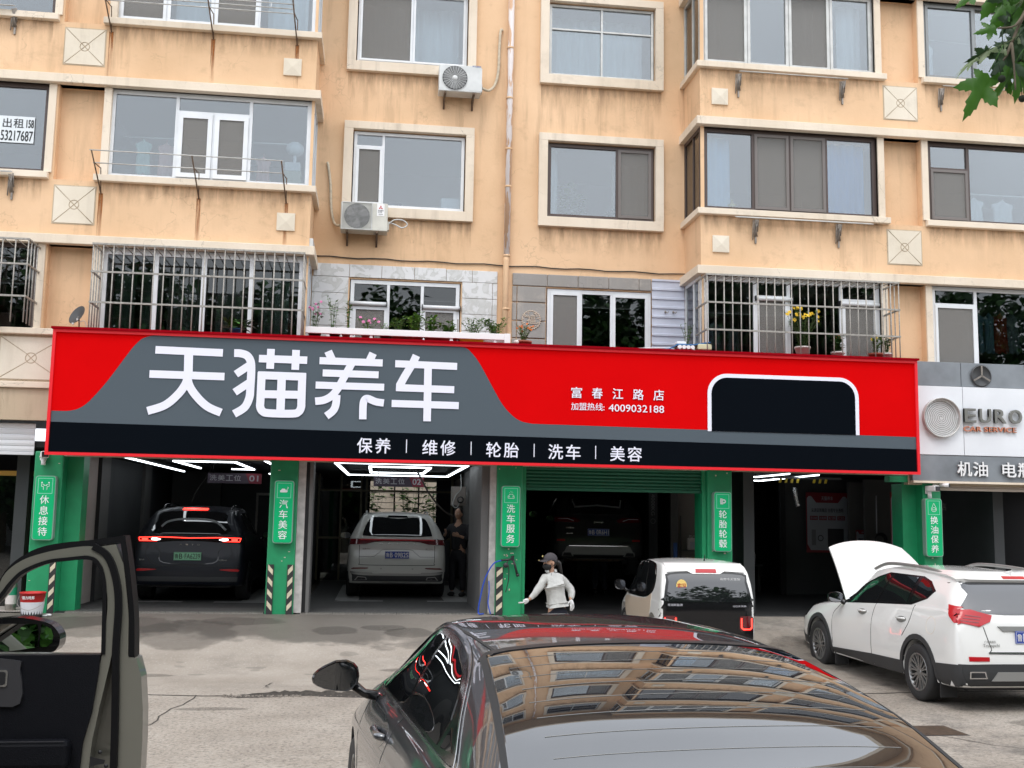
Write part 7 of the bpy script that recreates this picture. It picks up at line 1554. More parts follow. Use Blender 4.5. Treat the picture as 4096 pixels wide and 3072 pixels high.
# ---------------- 4. black car on the lift ----------------
t = thing('lifted_suv', 'black SUV with grey lower bumper raised on the lift in the third bay', 'car', (3.58, 16.45, .94), rad(-3), None, True)
TT = scaled(SUVT, 1.0, 1.0, 1.05); B = Body(TT, t, 'paint_black', (.92, 3.75), .40)
under(t, 4.6, .7, .26)
for x in (-.82, .82):
    for y in (.92, 3.75): w_ = wheel(t, x, y, .36, 'plain', 'gloss_black', .24, 5); w_.location.z = .26
B.patch('rear_glass', 'car_glass', [(-.62, 1.16), (.62, 1.16), (.54, 1.50), (-.54, 1.50)], 'R', .006, .06)
B.seam([(-.50, 1.45), (-.46, 1.30), (0, 1.335), (.46, 1.30), (.50, 1.45)], 'R', .03, 'poster_grey', False, False, 'glass_band', .009)
B.patch('tail_lamp', 'lamp_red_dark', [(-.92, 1.09), (-.50, 1.09), (-.36, 1.03), (-.42, .99), (-.9, 1.0)], 'R', .012, .05, None, True); B.seam([(-.82, 1.06), (-.62, 1.06), (-.5, 1.02)], 'R', .014, 'print_grey', True, False, 'lamp_lens', .016)
rtext(B, 'Jeep', -.10, .10, .975, 1.02, 'chrome'); rtext(B, '广汽菲克', -.66, -.50, .87, .90, 'chrome'); rtext(B, '4x4', -.66, -.52, .76, .785, 'chrome')
plate(t, 0, B.hit(0, .80, 'R')[0].y-.02, .80, '鲁B0R6H1', 'plate_blue', .44, .14)
B.patch('reflector', 'lamp_red', [(-.84, .62), (-.68, .62), (-.68, .655), (-.84, .655)], 'R', .008, .05, None, True)
B.patch('bumper_cladding', 'cladding', [(-.88, .34), (.88, .34), (.90, .56), (-.90, .56)], 'R', .008, .07); B.patch('bumper_plate', 'bumper_grey', [(-.72, .36), (.72, .36), (.64, .515), (-.64, .515)], 'R', .016, .06); B.patch('chrome_strip', 'chrome', [(-.60, .52), (.60, .52), (.60, .535), (-.60, .535)], 'R', .02, .06)
for sx in (-1, 1): B.patch('exhaust_tip', 'satin', [(sx*.74, .325), (sx*.50, .325), (sx*.55, .405), (sx*.72, .405)], 'R', .024, .05); B.patch('exhaust_opening', 'black', [(sx*.72, .335), (sx*.53, .335), (sx*.565, .392), (sx*.705, .392)], 'R', .027, .05)
for P in (sc(F1, 1.0, 1.05), sc(F2_, 1.0, 1.05), sc(F3, 1.0, 1.05)): B.patch('side_window', 'car_glass', P, 'L', .006, .07, None, True)
for sx in (-1, 1): mirror_part(t, sx*1.05, 2.8, 1.15, 'gloss_black', .22, .15, 'mirror_surface')
q = MB(); q.tube([(-.5, .5, .26), (.5, .5, .26)], .06, 8); q.tube([(-.7, .92, .26), (.7, .92, .26)], .045, 8); q.tube([(0, .9, .24), (0, 3.6, .24)], .04, 8); q.tube([(-.62, .35, .33), (-.55, .9, .22), (-.3, 1.3, .22)], .045, 8); lobj(q, 'exhaust_pipe', 'rust', t)

# ---------------- 5. little white city car ----------------
QT = [(0.00,.32,.60,.50,.60,.62,.58,.74,.76),(0.02,.26,.67,.50,.67,.74,.64,.86,.88),(.05,.24,.695,.52,.685,.80,.655,.98,1.00),(.10,.23,.705,.52,.69,.84,.645,1.16,1.18),(.16,.22,.71,.52,.69,.86,.63,1.29,1.315),(.24,.22,.712,.53,.69,.87,.62,1.355,1.39),(.5,.22,.715,.54,.69,.88,.61,1.395,1.435),(1.1,.22,.715,.54,.69,.86,.61,1.40,1.455),(1.6,.22,.715,.54,.685,.84,.60,1.36,1.42),(2.0,.22,.715,.54,.68,.82,.60,1.14,1.20),(2.35,.22,.715,.53,.67,.79,.60,.90,.93),(2.6,.23,.70,.52,.64,.75,.54,.80,.82),(2.85,.26,.62,.48,.58,.66,.48,.70,.72),(2.95,.30,.52,.44,.5,.55,.42,.58,.59)]
t = thing('small_car', 'tiny white and cream city car with black tailgate and smiling round shape before the third bay', 'car', (3.88, 10.28, .02), 0, None, True)
t['label'] = 'tiny white two-door city car with black tailgate glass and cream door before the third bay'; t.rotation_euler = (rad(.4), 0, rad(-1))
B = Body(scaled(QT, 1, 1, .965), t, 'paint_white', (.50, 2.40), .29)
for x in (-.63, .63):
    for y in (.50, 2.40): wheel(t, x, y, .27, 'plain', 'alloy', .16, 5)
B.patch('tailgate', 'gloss_black', catmull([(-.635, .56), (-.655, .80), (-.60, 1.12), (-.555, 1.225), (0, 1.245), (.555, 1.225), (.60, 1.12), (.655, .80), (.635, .56)], 3, True), 'R', .004, .05)
B.patch('rear_glass', 'car_glass', catmull([(-.61, .83), (-.60, .92), (-.565, 1.10), (-.53, 1.20), (0, 1.22), (.53, 1.20), (.565, 1.10), (.60, .92), (.61, .83)], 3, True), 'R', .009, .05)
B.patch('spoiler', 'paint_white', [(-.58, 1.235), (-.28, 1.25), (-.20, 1.21), (.20, 1.21), (.28, 1.25), (.58, 1.235), (.585, 1.345), (-.585, 1.345)], 'R', .02, .05, None, False, .03)
B.patch('brake_lamp', 'lamp_red', [(-.155, 1.225), (.155, 1.225), (.15, 1.27), (-.15, 1.27)], 'R', .026, .04)
for sx in (-1, 1):
    B.patch('tail_lamp', 'lamp_red_dark', rr_(sx*.56-.105, sx*.56+.105, .42, .63, .04) , 'R', .012, .04)
    B.seam([(sx*.56-.075, .60), (sx*.56-.075, .47), (sx*.56-.05, .445), (sx*.56+.05, .445), (sx*.56+.075, .47), (sx*.56+.075, .60)], 'R', .016, 'lamp_lit', False, False, 'lamp_strip', .016)
B.patch('rear_bumper', 'gloss_black', [(-.66, .27), (.66, .27), (.67, .565), (-.67, .565)], 'R', .008, .06)
rtext(B, '奇瑞新能源', -.60, -.38, .765, .80, 'print_grey'); rtext(B, 'QQ冰淇淋', .36, .56, .755, .785, 'print_grey'); rtext(B, '祝你今天愉快', .20, .50, 1.13, 1.165, 'white', 'sticker', .01, .014)
p_, n_ = B.hit(-.38, 1.05, 'R'); q = MB(); q.lathe([(0, 0), (.078, 0)], (-.38, p_.y-.014, 1.05), 'y', 24, 0, False); q.v = [(x, y, 1.05+(z-1.05)*1.15) for x, y, z in q.v]; wall_text(q, '实习', -.44, -.32, 1.015, 1.085, p_.y-.017, .03, 1); lobj(q, 'learner_sticker', ['sticker_yellow' if 'sticker_yellow' in _M else mat('sticker_yellow', (0.85, 0.62, 0.20), .5).name and 'sticker_yellow', 'bucket_red'], t)
B.patch('door_panel', 'paint_cream', [(.62, .90), (.95, .80), (1.5, .77), (2.2, .75), (2.38, .74), (2.30, .60), (2.10, .32), (.85, .32), (.70, .5), (.60, .7)], 'L', .004, .06, None, True)
B.patch('window_trim', 'gloss_black', catmull([(2.34, .80), (2.0, 1.00), (1.62, 1.28), (1.30, 1.36), (.70, 1.35), (.50, 1.28), (.42, 1.10), (.55, .93), (.95, .82), (1.6, .79)], 3, True), 'L', .005, .06, None, True)
B.patch('side_window', 'car_glass', [(2.22, .83), (1.92, 1.01), (1.56, 1.27), (1.30, 1.33), (.95, 1.33), (1.00, .85)], 'L', .009, .06, None, True); B.patch('side_window', 'car_glass', catmull([(.90, .87), (.88, 1.33), (.70, 1.325), (.53, 1.26), (.47, 1.10), (.58, .96)], 2, True), 'L', .009, .06, None, True)
for sx in (-1, 1): mirror_part(t, sx*.86, 2.02, .93, 'gloss_black', .19, .17, 'mirror_surface', True)
q = MB(); q.tube([(0.02, .28, 1.40), (0.02, .24, 1.50)], [.012, .003], 6); lobj(q, 'roof_antenna', 'black', t)

# ---------------- 6. grey sedan in the foreground ----------------
ST = [(0.00,.38,.78,.60,.74,.84,.62,.92,.94),(.06,.30,.88,.62,.82,.95,.70,1.00,1.02),(.22,.26,.93,.64,.86,1.00,.80,1.055,1.095),(.50,.24,.96,.65,.88,1.03,.80,1.15,1.195),(.80,.23,.965,.65,.87,1.05,.755,1.26,1.315),(1.15,.22,.97,.65,.86,1.06,.70,1.345,1.405),(1.50,.22,.975,.65,.86,1.06,.66,1.400,1.452),(2.0,.22,.975,.64,.86,1.05,.645,1.42,1.478),(2.55,.22,.975,.64,.86,1.03,.635,1.415,1.475),(2.95,.22,.975,.63,.86,1.01,.63,1.355,1.415),(3.35,.22,.975,.62,.86,.99,.67,1.17,1.22),(3.70,.22,.97,.61,.85,.96,.76,1.00,1.03),(4.2,.23,.95,.58,.80,.87,.66,.92,.94),(4.65,.26,.86,.52,.70,.72,.56,.77,.79),(4.85,.32,.70,.48,.60,.60,.48,.63,.65)]
t = thing('parked_sedan', 'dark grey metallic sedan in the foreground mirroring the apartment windows in its roof and rear glass', 'car', (.26, -2.02, .05), rad(5), None, True)
t['label'] = 'dark grey sedan in the foreground mirroring the apartment windows in roof and rear glass'
B = Body(ST, t, 'paint_grey', (1.0, 3.82), .37)
for x in (-.86, .86):
    for y in (1.0, 3.82): wheel(t, x, y, .33, 'alloy', 'alloy', .22, 5)
B.patch('rear_glass', 'sedan_glass', catmull([(-.60, .62), (-.625, 1.0), (-.615, 1.42), (-.58, 1.50), (0, 1.525), (.58, 1.50), (.615, 1.42), (.625, 1.0), (.60, .62), (0, .56)], 4, True) if False else [(-.765, .36), (-.70, .9), (-.635, 1.47)] + [(-.635+1.27*i/12, 1.47+.03*math.sin(PI*i/12)) for i in range(1, 12)] + [(.635, 1.47), (.70, .9), (.765, .36), (0, .30)], 'T', .005, .06, None, False, .008)
B.seam([(-.78, .36), (-.715, .9), (-.65, 1.47), (-.60, 1.492), (-.3, 1.505), (0, 1.512), (.3, 1.505), (.60, 1.492), (.65, 1.47), (.715, .9), (.78, .36)], 'T', .022, 'rubber', False, False, 'glass_seal', .0065)
B.seam([(-.645, 1.455), (-.60, 1.485), (-.3, 1.50), (0, 1.507), (.3, 1.50), (.60, 1.485), (.645, 1.455)], 'T', .055, 'black', False, True, 'glass_seal', .0085)
for k in range(9): B.seam([(-.60, .46+.11*k), (.60, .46+.11*k)], 'T', .0022, 'satin', False, False, 'heater_line', .0062)
B.seam([(-.60, 1.52), (-.615, 2.0), (-.605, 2.9)], 'T', .012, 'rubber', True, True, 'roof_gutter', .004)
B.patch('windscreen', 'car_glass', [(-.62, 3.62), (0, 3.68), (.62, 3.62), (.57, 2.98), (-.57, 2.98)], 'T', .003, .08)
W1 = [(3.44, 1.02), (3.10, 1.21), (2.80, 1.335), (2.50, 1.385), (2.36, 1.39), (2.30, 1.075)]; W2 = [(2.22, 1.08), (2.28, 1.392), (1.90, 1.38), (1.58, 1.335), (1.38, 1.26), (1.30, 1.20), (1.36, 1.10)]; W3 = [(1.28, 1.105), (1.23, 1.185), (1.07, 1.13)]
TR = catmull([(3.56, 1.0), (3.14, 1.225), (2.82, 1.36), (2.45, 1.412), (1.90, 1.405), (1.52, 1.345), (1.20, 1.22), (.98, 1.125), (1.15, 1.085), (1.8, 1.07), (2.6, 1.045), (3.2, 1.02)], 3, True)
B.patch('window_trim', 'gloss_black', TR, 'L', .004, .05, None, True, .008)
for w_ in (W1, W2, W3): B.patch('side_window', 'car_glass', w_, 'L', .007, .05, None, True, .006)
B.seam([(3.50, 1.005), (2.6, 1.04), (1.8, 1.065), (1.1, 1.085), (.96, 1.12), (1.20, 1.235), (1.52, 1.36), (1.90, 1.42), (2.45, 1.425), (2.84, 1.37)], 'L', .010, 'chrome', True, True, 'chrome_trim', .008)
B.seam([(2.27, 1.04), (2.30, .80), (2.24, .40)], 'L', mirror=True); B.seam([(3.48, 1.0), (3.44, .75), (3.36, .40)], 'L', mirror=True); B.seam([(1.18, 1.06), (1.20, .95), (1.42, .72), (1.45, .5)], 'L', mirror=True)
for y in (2.40, 1.40):
    B.patch('handle_cup', 'paint_grey', catmull([(y, .90), (y+.12, .86), (y+.24, .885), (y+.24, .945), (y+.12, .97), (y, .95)], 3, True), 'L', .001, .04, None, True)
    for sx in (-1, 1):
        q = MB(); xx = abs(B.hit(y+.1, .92, 'L')[0].x); q.tube(catmull([(xx*sx, y+.0, .925), (sx*(xx+.035), y+.04, .93), (sx*(xx+.038), y+.20, .93), (xx*sx, y+.24, .92)], 4), [.012, .015, .018, .019, .02, .02, .02, .02, .019, .018, .016, .014, .012][:13], 10); lobj(q, 'door_handle', 'paint_grey', t)
for sx in (-1, 1): mirror_part(t, sx*1.12, 3.22, 1.09, 'gloss_black', .26, .18, 'car_glass', True, .65)
B.patch('tail_lamp', 'lamp_red_dark', [(-.80, .84), (.80, .84), (.80, .90), (-.80, .90)], 'R', .008, .06)
B.seam([(-.70, .50), (-.66, .16), (0, .12), (.66, .16), (.70, .50)], 'T', .006)

# ---------------- 7. beige off-road car with its door open, at the left edge ----------------
BX = [(0,.50,.88,.8,.86,1.05,.80,1.12,1.14),(.05,.45,.92,.8,.90,1.2,.80,1.70,1.74),(.3,.42,.93,.8,.90,1.22,.80,1.80,1.86),(1.5,.42,.94,.8,.90,1.22,.80,1.82,1.88),(2.6,.42,.94,.8,.90,1.22,.79,1.80,1.86),(2.9,.42,.94,.8,.90,1.21,.78,1.62,1.66),(3.2,.42,.94,.8,.90,1.2,.80,1.28,1.32),(3.8,.44,.94,.8,.88,1.16,.78,1.20,1.23),(4.4,.48,.92,.8,.86,1.10,.76,1.15,1.17),(4.6,.55,.84,.75,.8,.95,.7,1.0,1.02)]
t = thing('offroad_car', 'beige off-road car whose opened front door with black mirror fills the left edge', 'car', (-3.95, -2.55, .05), 0, None, True)
B = Body(BX, t, 'paint_beige', (.9, 3.7), .42)
for x in (-.86, .86):
    for y in (.9, 3.7): wheel(t, x, y, .38, 'plain', 'gloss_black', .25, 6)
for P in ([(2.05, 1.26), (2.85, 1.26), (2.6, 1.72), (2.05, 1.72)], [(1.1, 1.26), (1.95, 1.26), (1.95, 1.72), (1.1, 1.72)], [(.3, 1.28), (1.0, 1.28), (1.0, 1.70), (.35, 1.70)]): B.patch('side_window', 'car_glass', P, 'L', .006, .08, None, True)
B.patch('windscreen', 'car_glass', [(-.72, 3.10), (.72, 3.10), (.68, 2.72), (-.68, 2.72)], 'T', .006, .08)
B.patch('door_opening', 'black', [(2.02, .55), (2.95, .55), (2.98, 1.22), (2.66, 1.74), (2.02, 1.76)], 'RT', .012, .08)
# ---------- the open door of the off-road car ----------
def wobj(q, name, m, root):
    o = lobj(q, name, m, root); o.location = -root.location; return o
def band(pts, w, y0, y1, smooth=True):
    L_, R_ = stroke(pts, w, smooth); n = len(L_); q = MB()
    vs = [(x, y0, z) for x, z in L_] + [(x, y0, z) for x, z in R_] + [(x, y1, z) for x, z in L_] + [(x, y1, z) for x, z in R_]
    fs = []
    for i in range(n-1): fs += [(i, i+1, n+i+1, n+i), (2*n+i, 3*n+i, 3*n+i+1, 2*n+i+1), (i, 2*n+i, 2*n+i+1, i+1), (n+i, n+i+1, 3*n+i+1, 3*n+i)]
    fs += [(0, n, 3*n, 2*n), (n-1, 3*n-1, 4*n-1, 2*n-1)]
    q.add(vs, fs, 0, False); return q
mat('door_black', (0.004, 0.004, 0.005), .5, spec=.2); mat('trim_leather', (0.005, 0.0055, 0.008), .55, spec=.14, bump=.25, bscale=260); mat('trim_grey', (0.05, 0.05, 0.055), .4, .3)
offroad = t
wobj(band([(-2.98, 1.30), (-2.80, 1.46), (-2.58, 1.65), (-2.51, 1.75), (-2.45, 1.80), (-2.39, 1.83), (-2.30, 1.85), (-2.17, 1.865), (-2.05, 1.885)], .028, .035, .13), 'outer_seal', 'door_black', offroad)
wobj(band([(-2.055, 1.895), (-2.035, 1.80), (-2.013, 1.67), (-1.995, 1.54), (-1.985, 1.375)], .024, .03, .13), 'outer_seal', 'door_black', offroad)
wobj(band([(-2.98, 1.26), (-2.80, 1.43), (-2.57, 1.62), (-2.51, 1.72), (-2.45, 1.77), (-2.37, 1.80), (-2.28, 1.82), (-2.19, 1.83), (-2.15, 1.81), (-2.11, 1.77), (-2.09, 1.70), (-2.075, 1.60), (-2.08, 1.47), (-2.085, 1.39), (-2.11, 1.24), (-2.13, 1.12), (-2.15, .92), (-2.15, .30)], .040, .012, .10), 'door_frame', 'paint_beige', offroad)
wobj(band([(-2.98, 1.23), (-2.80, 1.40), (-2.57, 1.60), (-2.50, 1.69), (-2.45, 1.74), (-2.36, 1.78), (-2.28, 1.793), (-2.18, 1.80), (-2.14, 1.77), (-2.12, 1.72), (-2.11, 1.65), (-2.105, 1.54), (-2.10, 1.39)], .016, .004, .06), 'inner_seal', 'door_black', offroad)
wobj(band([(-2.17, 1.850), (-2.11, 1.81), (-2.07, 1.72), (-2.05, 1.60), (-2.05, 1.41), (-2.04, 1.21), (-2.03, .92), (-2.02, .30)], .028, .006, .09), 'weather_strip', 'door_black', offroad)
q = MB(); q.prism([(-2.14, 1.85), (-2.08, 1.86), (-2.06, 1.81), (-2.04, 1.77), (-2.01, 1.6), (-2.0, 1.38), (-1.965, 1.37), (-1.94, 1.29), (-1.925, 1.15), (-1.92, 1.02), (-1.92, .89), (-1.925, .5), (-1.95, .28), (-2.05, .28), (-2.03, .92), (-2.04, 1.21), (-2.04, 1.41), (-2.05, 1.6), (-2.07, 1.71), (-2.11, 1.80)][::-1], .03, .15); wobj(q, 'door_shell', 'paint_beige', offroad)
q = MB(); q.prism([(-2.98, 1.30), (-2.60, 1.378), (-2.0, 1.375), (-1.96, 1.28), (-1.94, 1.0), (-1.96, .28), (-2.98, .28)], .10, .19); wobj(q, 'outer_panel', 'paint_beige', offroad)
q = MB(); q.prism([(-2.98, 1.385), (-2.11, 1.39), (-2.113, 1.31), (-2.13, 1.15), (-2.16, 1.02), (-2.165, .92), (-2.165, .32), (-2.98, .32)], -.005, .05); wobj(q, 'door_trim', 'trim_leather', offroad)
q = MB(); q.bbox(-2.98, -2.20, -.075, 0, .93, 1.045, .02); wobj(q, 'armrest', 'trim_leather', offroad)
q = MB(); q.bbox(-2.98, -2.28, -.03, 0, .62, .90, .02); wobj(q, 'door_pocket', 'trim_leather', offroad)
wobj(band([(-2.95, 1.045), (-2.215, 1.045)], .003, -.078, -.074, False), 'stitching', 'trim_grey', offroad)
q = MB(); q.prism(catmull([(-2.80, 1.37), (-2.46, 1.37), (-2.43, 1.33), (-2.42, 1.19), (-2.55, 1.18), (-2.80, 1.18)], 3, True), -.02, 0); wobj(q, 'handle_bezel', 'trim_grey', offroad)
q = MB(); q.prism(round_rect(-2.70, -2.475, 1.26, 1.33, .012), -.026, -.021); wobj(q, 'inner_handle', 'chrome', offroad); q = MB(); q.prism(round_rect(-2.69, -2.483, 1.268, 1.322, .01), -.029, -.027); wobj(q, 'handle_pocket', 'black', offroad)
q = MB(); q.prism([(-2.128, .965), (-2.10, .958), (-2.065, .950), (-2.068, .935), (-2.10, .930), (-2.125, .922)], .0085, .011); wobj(q, 'latch_slot', 'black', offroad)
for x, z in ((-2.088, .982), (-2.060, .925)): q = MB(); q.lathe([(0, -.004), (.008, -.003), (.009, 0)], (x, .010, z), 'y', 10); wobj(q, 'screw', 'black', offroad)
q = MB(); q.prism(catmull([(-2.86, 1.47), (-2.72, 1.50), (-2.63, 1.512), (-2.55, 1.518), (-2.46, 1.505), (-2.40, 1.485), (-2.365, 1.445), (-2.36, 1.41), (-2.37, 1.38), (-2.41, 1.36), (-2.61, 1.350), (-2.86, 1.345)], 3, True), .30, .40); sm_ = wobj(q, 'side_mirror', 'gloss_black', offroad)
q = MB(); q.prism([(-2.71, 1.49), (-2.61, 1.50), (-2.54, 1.506), (-2.465, 1.497), (-2.452, 1.44), (-2.452, 1.388), (-2.53, 1.375), (-2.60, 1.366), (-2.70, 1.360)], .290, .299); q.v = [(x, y+(z-1.43)*.17, z) for x, y, z in q.v]; wobj(q, 'mirror_glass', 'mirror_bright', offroad) if 'mirror_bright' in _M else (mat('mirror_bright', (0.85, 0.87, 0.88), .0, 1.0), wobj(q, 'mirror_glass', 'mirror_bright', offroad))
q = MB(); q.prism([(-2.444, 1.49), (-2.40, 1.468), (-2.388, 1.44), (-2.388, 1.41), (-2.41, 1.39), (-2.444, 1.388)], .290, .299); q.v = [(x, y+(z-1.43)*.17, z) for x, y, z in q.v]; wobj(q, 'mirror_glass', 'mirror_bright', offroad)

# =====================================================================
# PEOPLE
# =====================================================================
mat('skin', (0.42, 0.24, 0.16), .55); mat('jacket_grey', (0.46, 0.46, 0.44), .85, var=.15, vscale=9, bump=1.0, bscale=22); mat('cap_grey', (0.045, 0.040, 0.045), .8); mat('mask_black', (0.008, 0.008, 0.009), .8); mat('hair_black', (0.008, 0.006, 0.006), .45); mat('glove_white', (0.70, 0.70, 0.70), .8); mat('trousers_dark', (0.012, 0.014, 0.025), .85); mat('shoe_dark', (0.03, 0.03, 0.03), .7); mat('work_dark', (0.018, 0.018, 0.022), .85, bump=.5, bscale=16); mat('work_grey', (0.16, 0.15, 0.14), .85)
def skin_mesh(name, m, parent, chains, sub=2, root=0):
    """one continuous surface grown over joints; chains = list of [(point, radius), ...]; equal points are shared"""
    vs = []; es = []; rs = []
    def vid(p, r):
        for i, q_ in enumerate(vs):
            if (Vector(q_)-Vector(p)).length < 1e-4: return i
        vs.append(tuple(p)); rs.append(r); return len(vs)-1
    for ch in chains:
        ids = [vid(p, r) for p, r in ch]
        for a, b in zip(ids, ids[1:]):
            if a != b: es.append((a, b))
    me = bpy.data.meshes.new(name); me.from_pydata(vs, es, []); o = bpy.data.objects.new(name, me); COL.objects.link(o)
    md = o.modifiers.new('s', 'SKIN'); md.use_smooth_shade = True
    sd = o.modifiers.new('u', 'SUBSURF'); sd.levels = sub; sd.render_levels = sub
    for i, r in enumerate(rs):
        s_ = me.skin_vertices[0].data[i]; s_.radius = r if isinstance(r, tuple) else (r, r); s_.use_root = (i == root)
    dg = bpy.context.evaluated_depsgraph_get(); dg.update(); me2 = bpy.data.meshes.new_from_object(o.evaluated_get(dg)); o.modifiers.clear(); o.data = me2; me2.name = name
    me2.materials.clear(); me2.materials.append(_M[m])
    for p in me2.polygons: p.use_smooth = True; p.material_index = 0
    if name in ('jacket', 'top', 'trousers'):          # cloth folds
        from mathutils import noise as nz
        for v in me2.vertices: v.co += v.normal*(.011*nz.noise(Vector((v.co.x*9, v.co.y*9, v.co.z*14)))+.005*nz.noise(v.co*34))
    o.parent = parent
    if not parent.get('_local'): o.location = -wloc(parent)
    return o
def hand(parent, wrist, d, up, m, name='glove', s=1.0):
    """palm with five separate fingers; d = direction of the fingers, up = towards the thumb"""
    w_ = Vector(wrist); d = Vector(d).normalized(); u_ = (Vector(up)-d*Vector(up).dot(d)).normalized(); n_ = d.cross(u_)
    P = lambda a, b, c: tuple(w_ + d*a*s + u_*b*s + n_*c*s)
    ch = [[(P(0, 0, 0), (.022, .026)), (P(.035, 0, 0), (.018, .036)), (P(.075, 0, 0), (.014, .038)), (P(.085, .0, 0), (.012, .034))]]
    o = skin_mesh(name, m, parent, ch, 2)
    for k, (b, L_) in enumerate(((.028, .066), (.010, .075), (-.010, .070), (-.028, .055))):
        skin_mesh(name+'_finger', m, o, [[(P(.066, b, 0), .0092), (P(.088, b*1.08, 0), .009), (P(.088+L_*.5, b*1.15, .010), .0085), (P(.088+L_*.93, b*1.15, .028), .0072)]], 1).location = (0, 0, 0)
    skin_mesh(name+'_thumb', m, o, [[(P(.022, .026, .004), .0105), (P(.045, .050, .012), .010), (P(.070, .060, .022), .009), (P(.088, .060, .030), .0075)]], 1).location = (0, 0, 0)
    return o
def head(parent, c, f, m='skin', s=1.0, tilt=0):
    """head with brow, nose, lips, chin and ears; c = centre, f = facing direction in plan"""
    c = Vector(c); f = Vector(f).normalized(); r_ = f.cross(Vector((0, 0, 1))).normalized(); bm = bmesh.new(); bmesh.ops.create_uvsphere(bm, u_segments=32, v_segments=24, radius=1)
    for v in bm.verts:
        x, y, z = v.co
        X, Y, Z = x*.074, y*.094, z*.112
        if z < -.1: k = min(1, (-z-.1)/.9); X *= 1-.34*k; Y *= 1-.18*k; Y += .016*k
        if y > 0: Y += .008*math.exp(-((z-.12)/.12)**2)*math.exp(-(x/.5)**2) - .010*math.exp(-((z+.02)/.11)**2)*math.exp(-((abs(x)-.38)/.18)**2)
        if y > .3: Y += .024*math.exp(-(x/.14)**2)*math.exp(-((z+.22)/.13)**2) + .006*math.exp(-(x/.25)**2)*math.exp(-((z+.50)/.06)**2) + .009*math.exp(-(x/.3)**2)*math.exp(-((z+.78)/.10)**2)
        v.co = c + (r_*X + f*Y + Vector((0, 0, Z)))*s
    me = bpy.data.meshes.new('head'); bm.to_mesh(me); bm.free(); me.materials.append(_M[m])
    for p in me.polygons: p.use_smooth = True
    o = bpy.data.objects.new('head', me); COL.objects.link(o); o.parent = parent
    if not parent.get('_local'): o.location = -wloc(parent)
    q = MB(); M3 = Matrix((r_, f, Vector((0, 0, 1)))).transposed()
    for sx in (-1, 1):
        q.ell(c + (r_*sx*.074 + f*(-.005) + Vector((0, 0, -.012)))*s, .010*s, .020*s, .030*s, 10, 8, 0, M3)
    e_ = q.build('ear', m, parent)
    q = MB()
    for sx in (-1, 1): q.ell(c + (r_*sx*.030 + f*.082 + Vector((0, 0, .0)))*s, .013*s, .008*s, .007*s, 10, 6, 0, M3); q.ell(c + (r_*sx*.030 + f*.089 + Vector((0, 0, .0)))*s, .006*s, .003*s, .006*s, 8, 6, 1, M3)
    q.build('eye', ['white', 'hair_black'], parent); return o, r_, f, M3

# ---- woman in the light jacket, looking to the left ----
px_, py_ = 1.60, 10.15; g0 = gz(px_, py_)
t = thing('person', 'woman in light grey zip jacket, dark cap, black mask and white gloves looking left', 'person', (px_, py_, g0))
J = lambda x, z, y=0.0: (x, py_+y, z)
hips, waist, chest, neckb, necktop = J(1.655, .74), J(1.64, .90), J(1.60, 1.10), J(1.565, 1.235), J(1.555, 1.30)
ls, rs = J(1.455, 1.185, -.03), J(1.70, 1.175, .03)
skin_mesh('body', 'skin', t, [[(hips, .11), (waist, .095), (chest, .105), (neckb, .052), (necktop, .048), (J(1.55, 1.35), .055)], [(chest, .105), (ls, .045), (J(1.385, 1.03, -.06), .036), (J(1.29, .93, -.10), .028), (J(1.225, .875, -.13), .022)], [(chest, .105), (rs, .045), (J(1.845, 1.03, .06), .036), (J(1.85, .97, .02), .03), (J(1.825, .875, -.08), .022)], [(hips, .11), (J(1.59, .68, -.02), .085), (J(1.57, .38, -.02), .055), (J(1.57, g0+.09, 0), .035)], [(hips, .11), (J(1.72, .68, .02), .085), (J(1.75, .38, .03), .055), (J(1.77, g0+.09, .05), .035)]])
skin_mesh('jacket', 'jacket_grey', t, [[(J(1.65, .835), (.165, .14)), (J(1.635, .93), (.165, .135)), (J(1.605, 1.06), (.165, .125)), (J(1.585, 1.16), (.125, .10)), (J(1.568, 1.235), (.072, .07)), (J(1.56, 1.262), (.070, .068))],
    [(J(1.585, 1.16), (.125, .10)), (J(1.47, 1.172, -.03), .072), (J(1.415, 1.09, -.05), .060), (J(1.36, 1.01, -.07), .056), (J(1.31, .955, -.09), .050), (J(1.265, .912, -.11), .040), (J(1.245, .893, -.12), .032)],
    [(J(1.585, 1.16), (.125, .10)), (J(1.70, 1.16, .03), .074), (J(1.78, 1.09, .05), .064), (J(1.85, 1.025, .05), .060), (J(1.862, .965, .01), .054), (J(1.842, .915, -.04), .044), (J(1.832, .895, -.06), .032)]], 2, 1)
q = MB(); q.box(0, 0, 0, 0, 0, 0) if False else None
q = MB(); q.tube(catmull([(1.575, py_-.122, .80), (1.565, py_-.128, .95), (1.555, py_-.122, 1.08), (1.548, py_-.098, 1.18), (1.55, py_-.078, 1.24)], 4), .0035, 5); q.build('zip', 'trim_grey', t)
q = MB(); cc = Vector(J(1.56, 1.262))
for j in range(17):
    a = -PI/2+ .5 + (2*PI-1.0)*j/16; o_ = Vector((math.cos(a)*.072, math.sin(a)*.068, 0)); q.v += [tuple(cc+o_+Vector((0, 0, -.02))), tuple(cc+o_*.98+Vector((0, 0, .035))), tuple(cc+o_*1.22+Vector((0, 0, .0)))]
for j in range(16):
    for a in (0, 1): q.f.append([j*3+a, j*3+3+a, j*3+4+a, j*3+1+a]); q.mi.append(0); q.sm.append(True)
q.build('collar', 'jacket_grey', t)
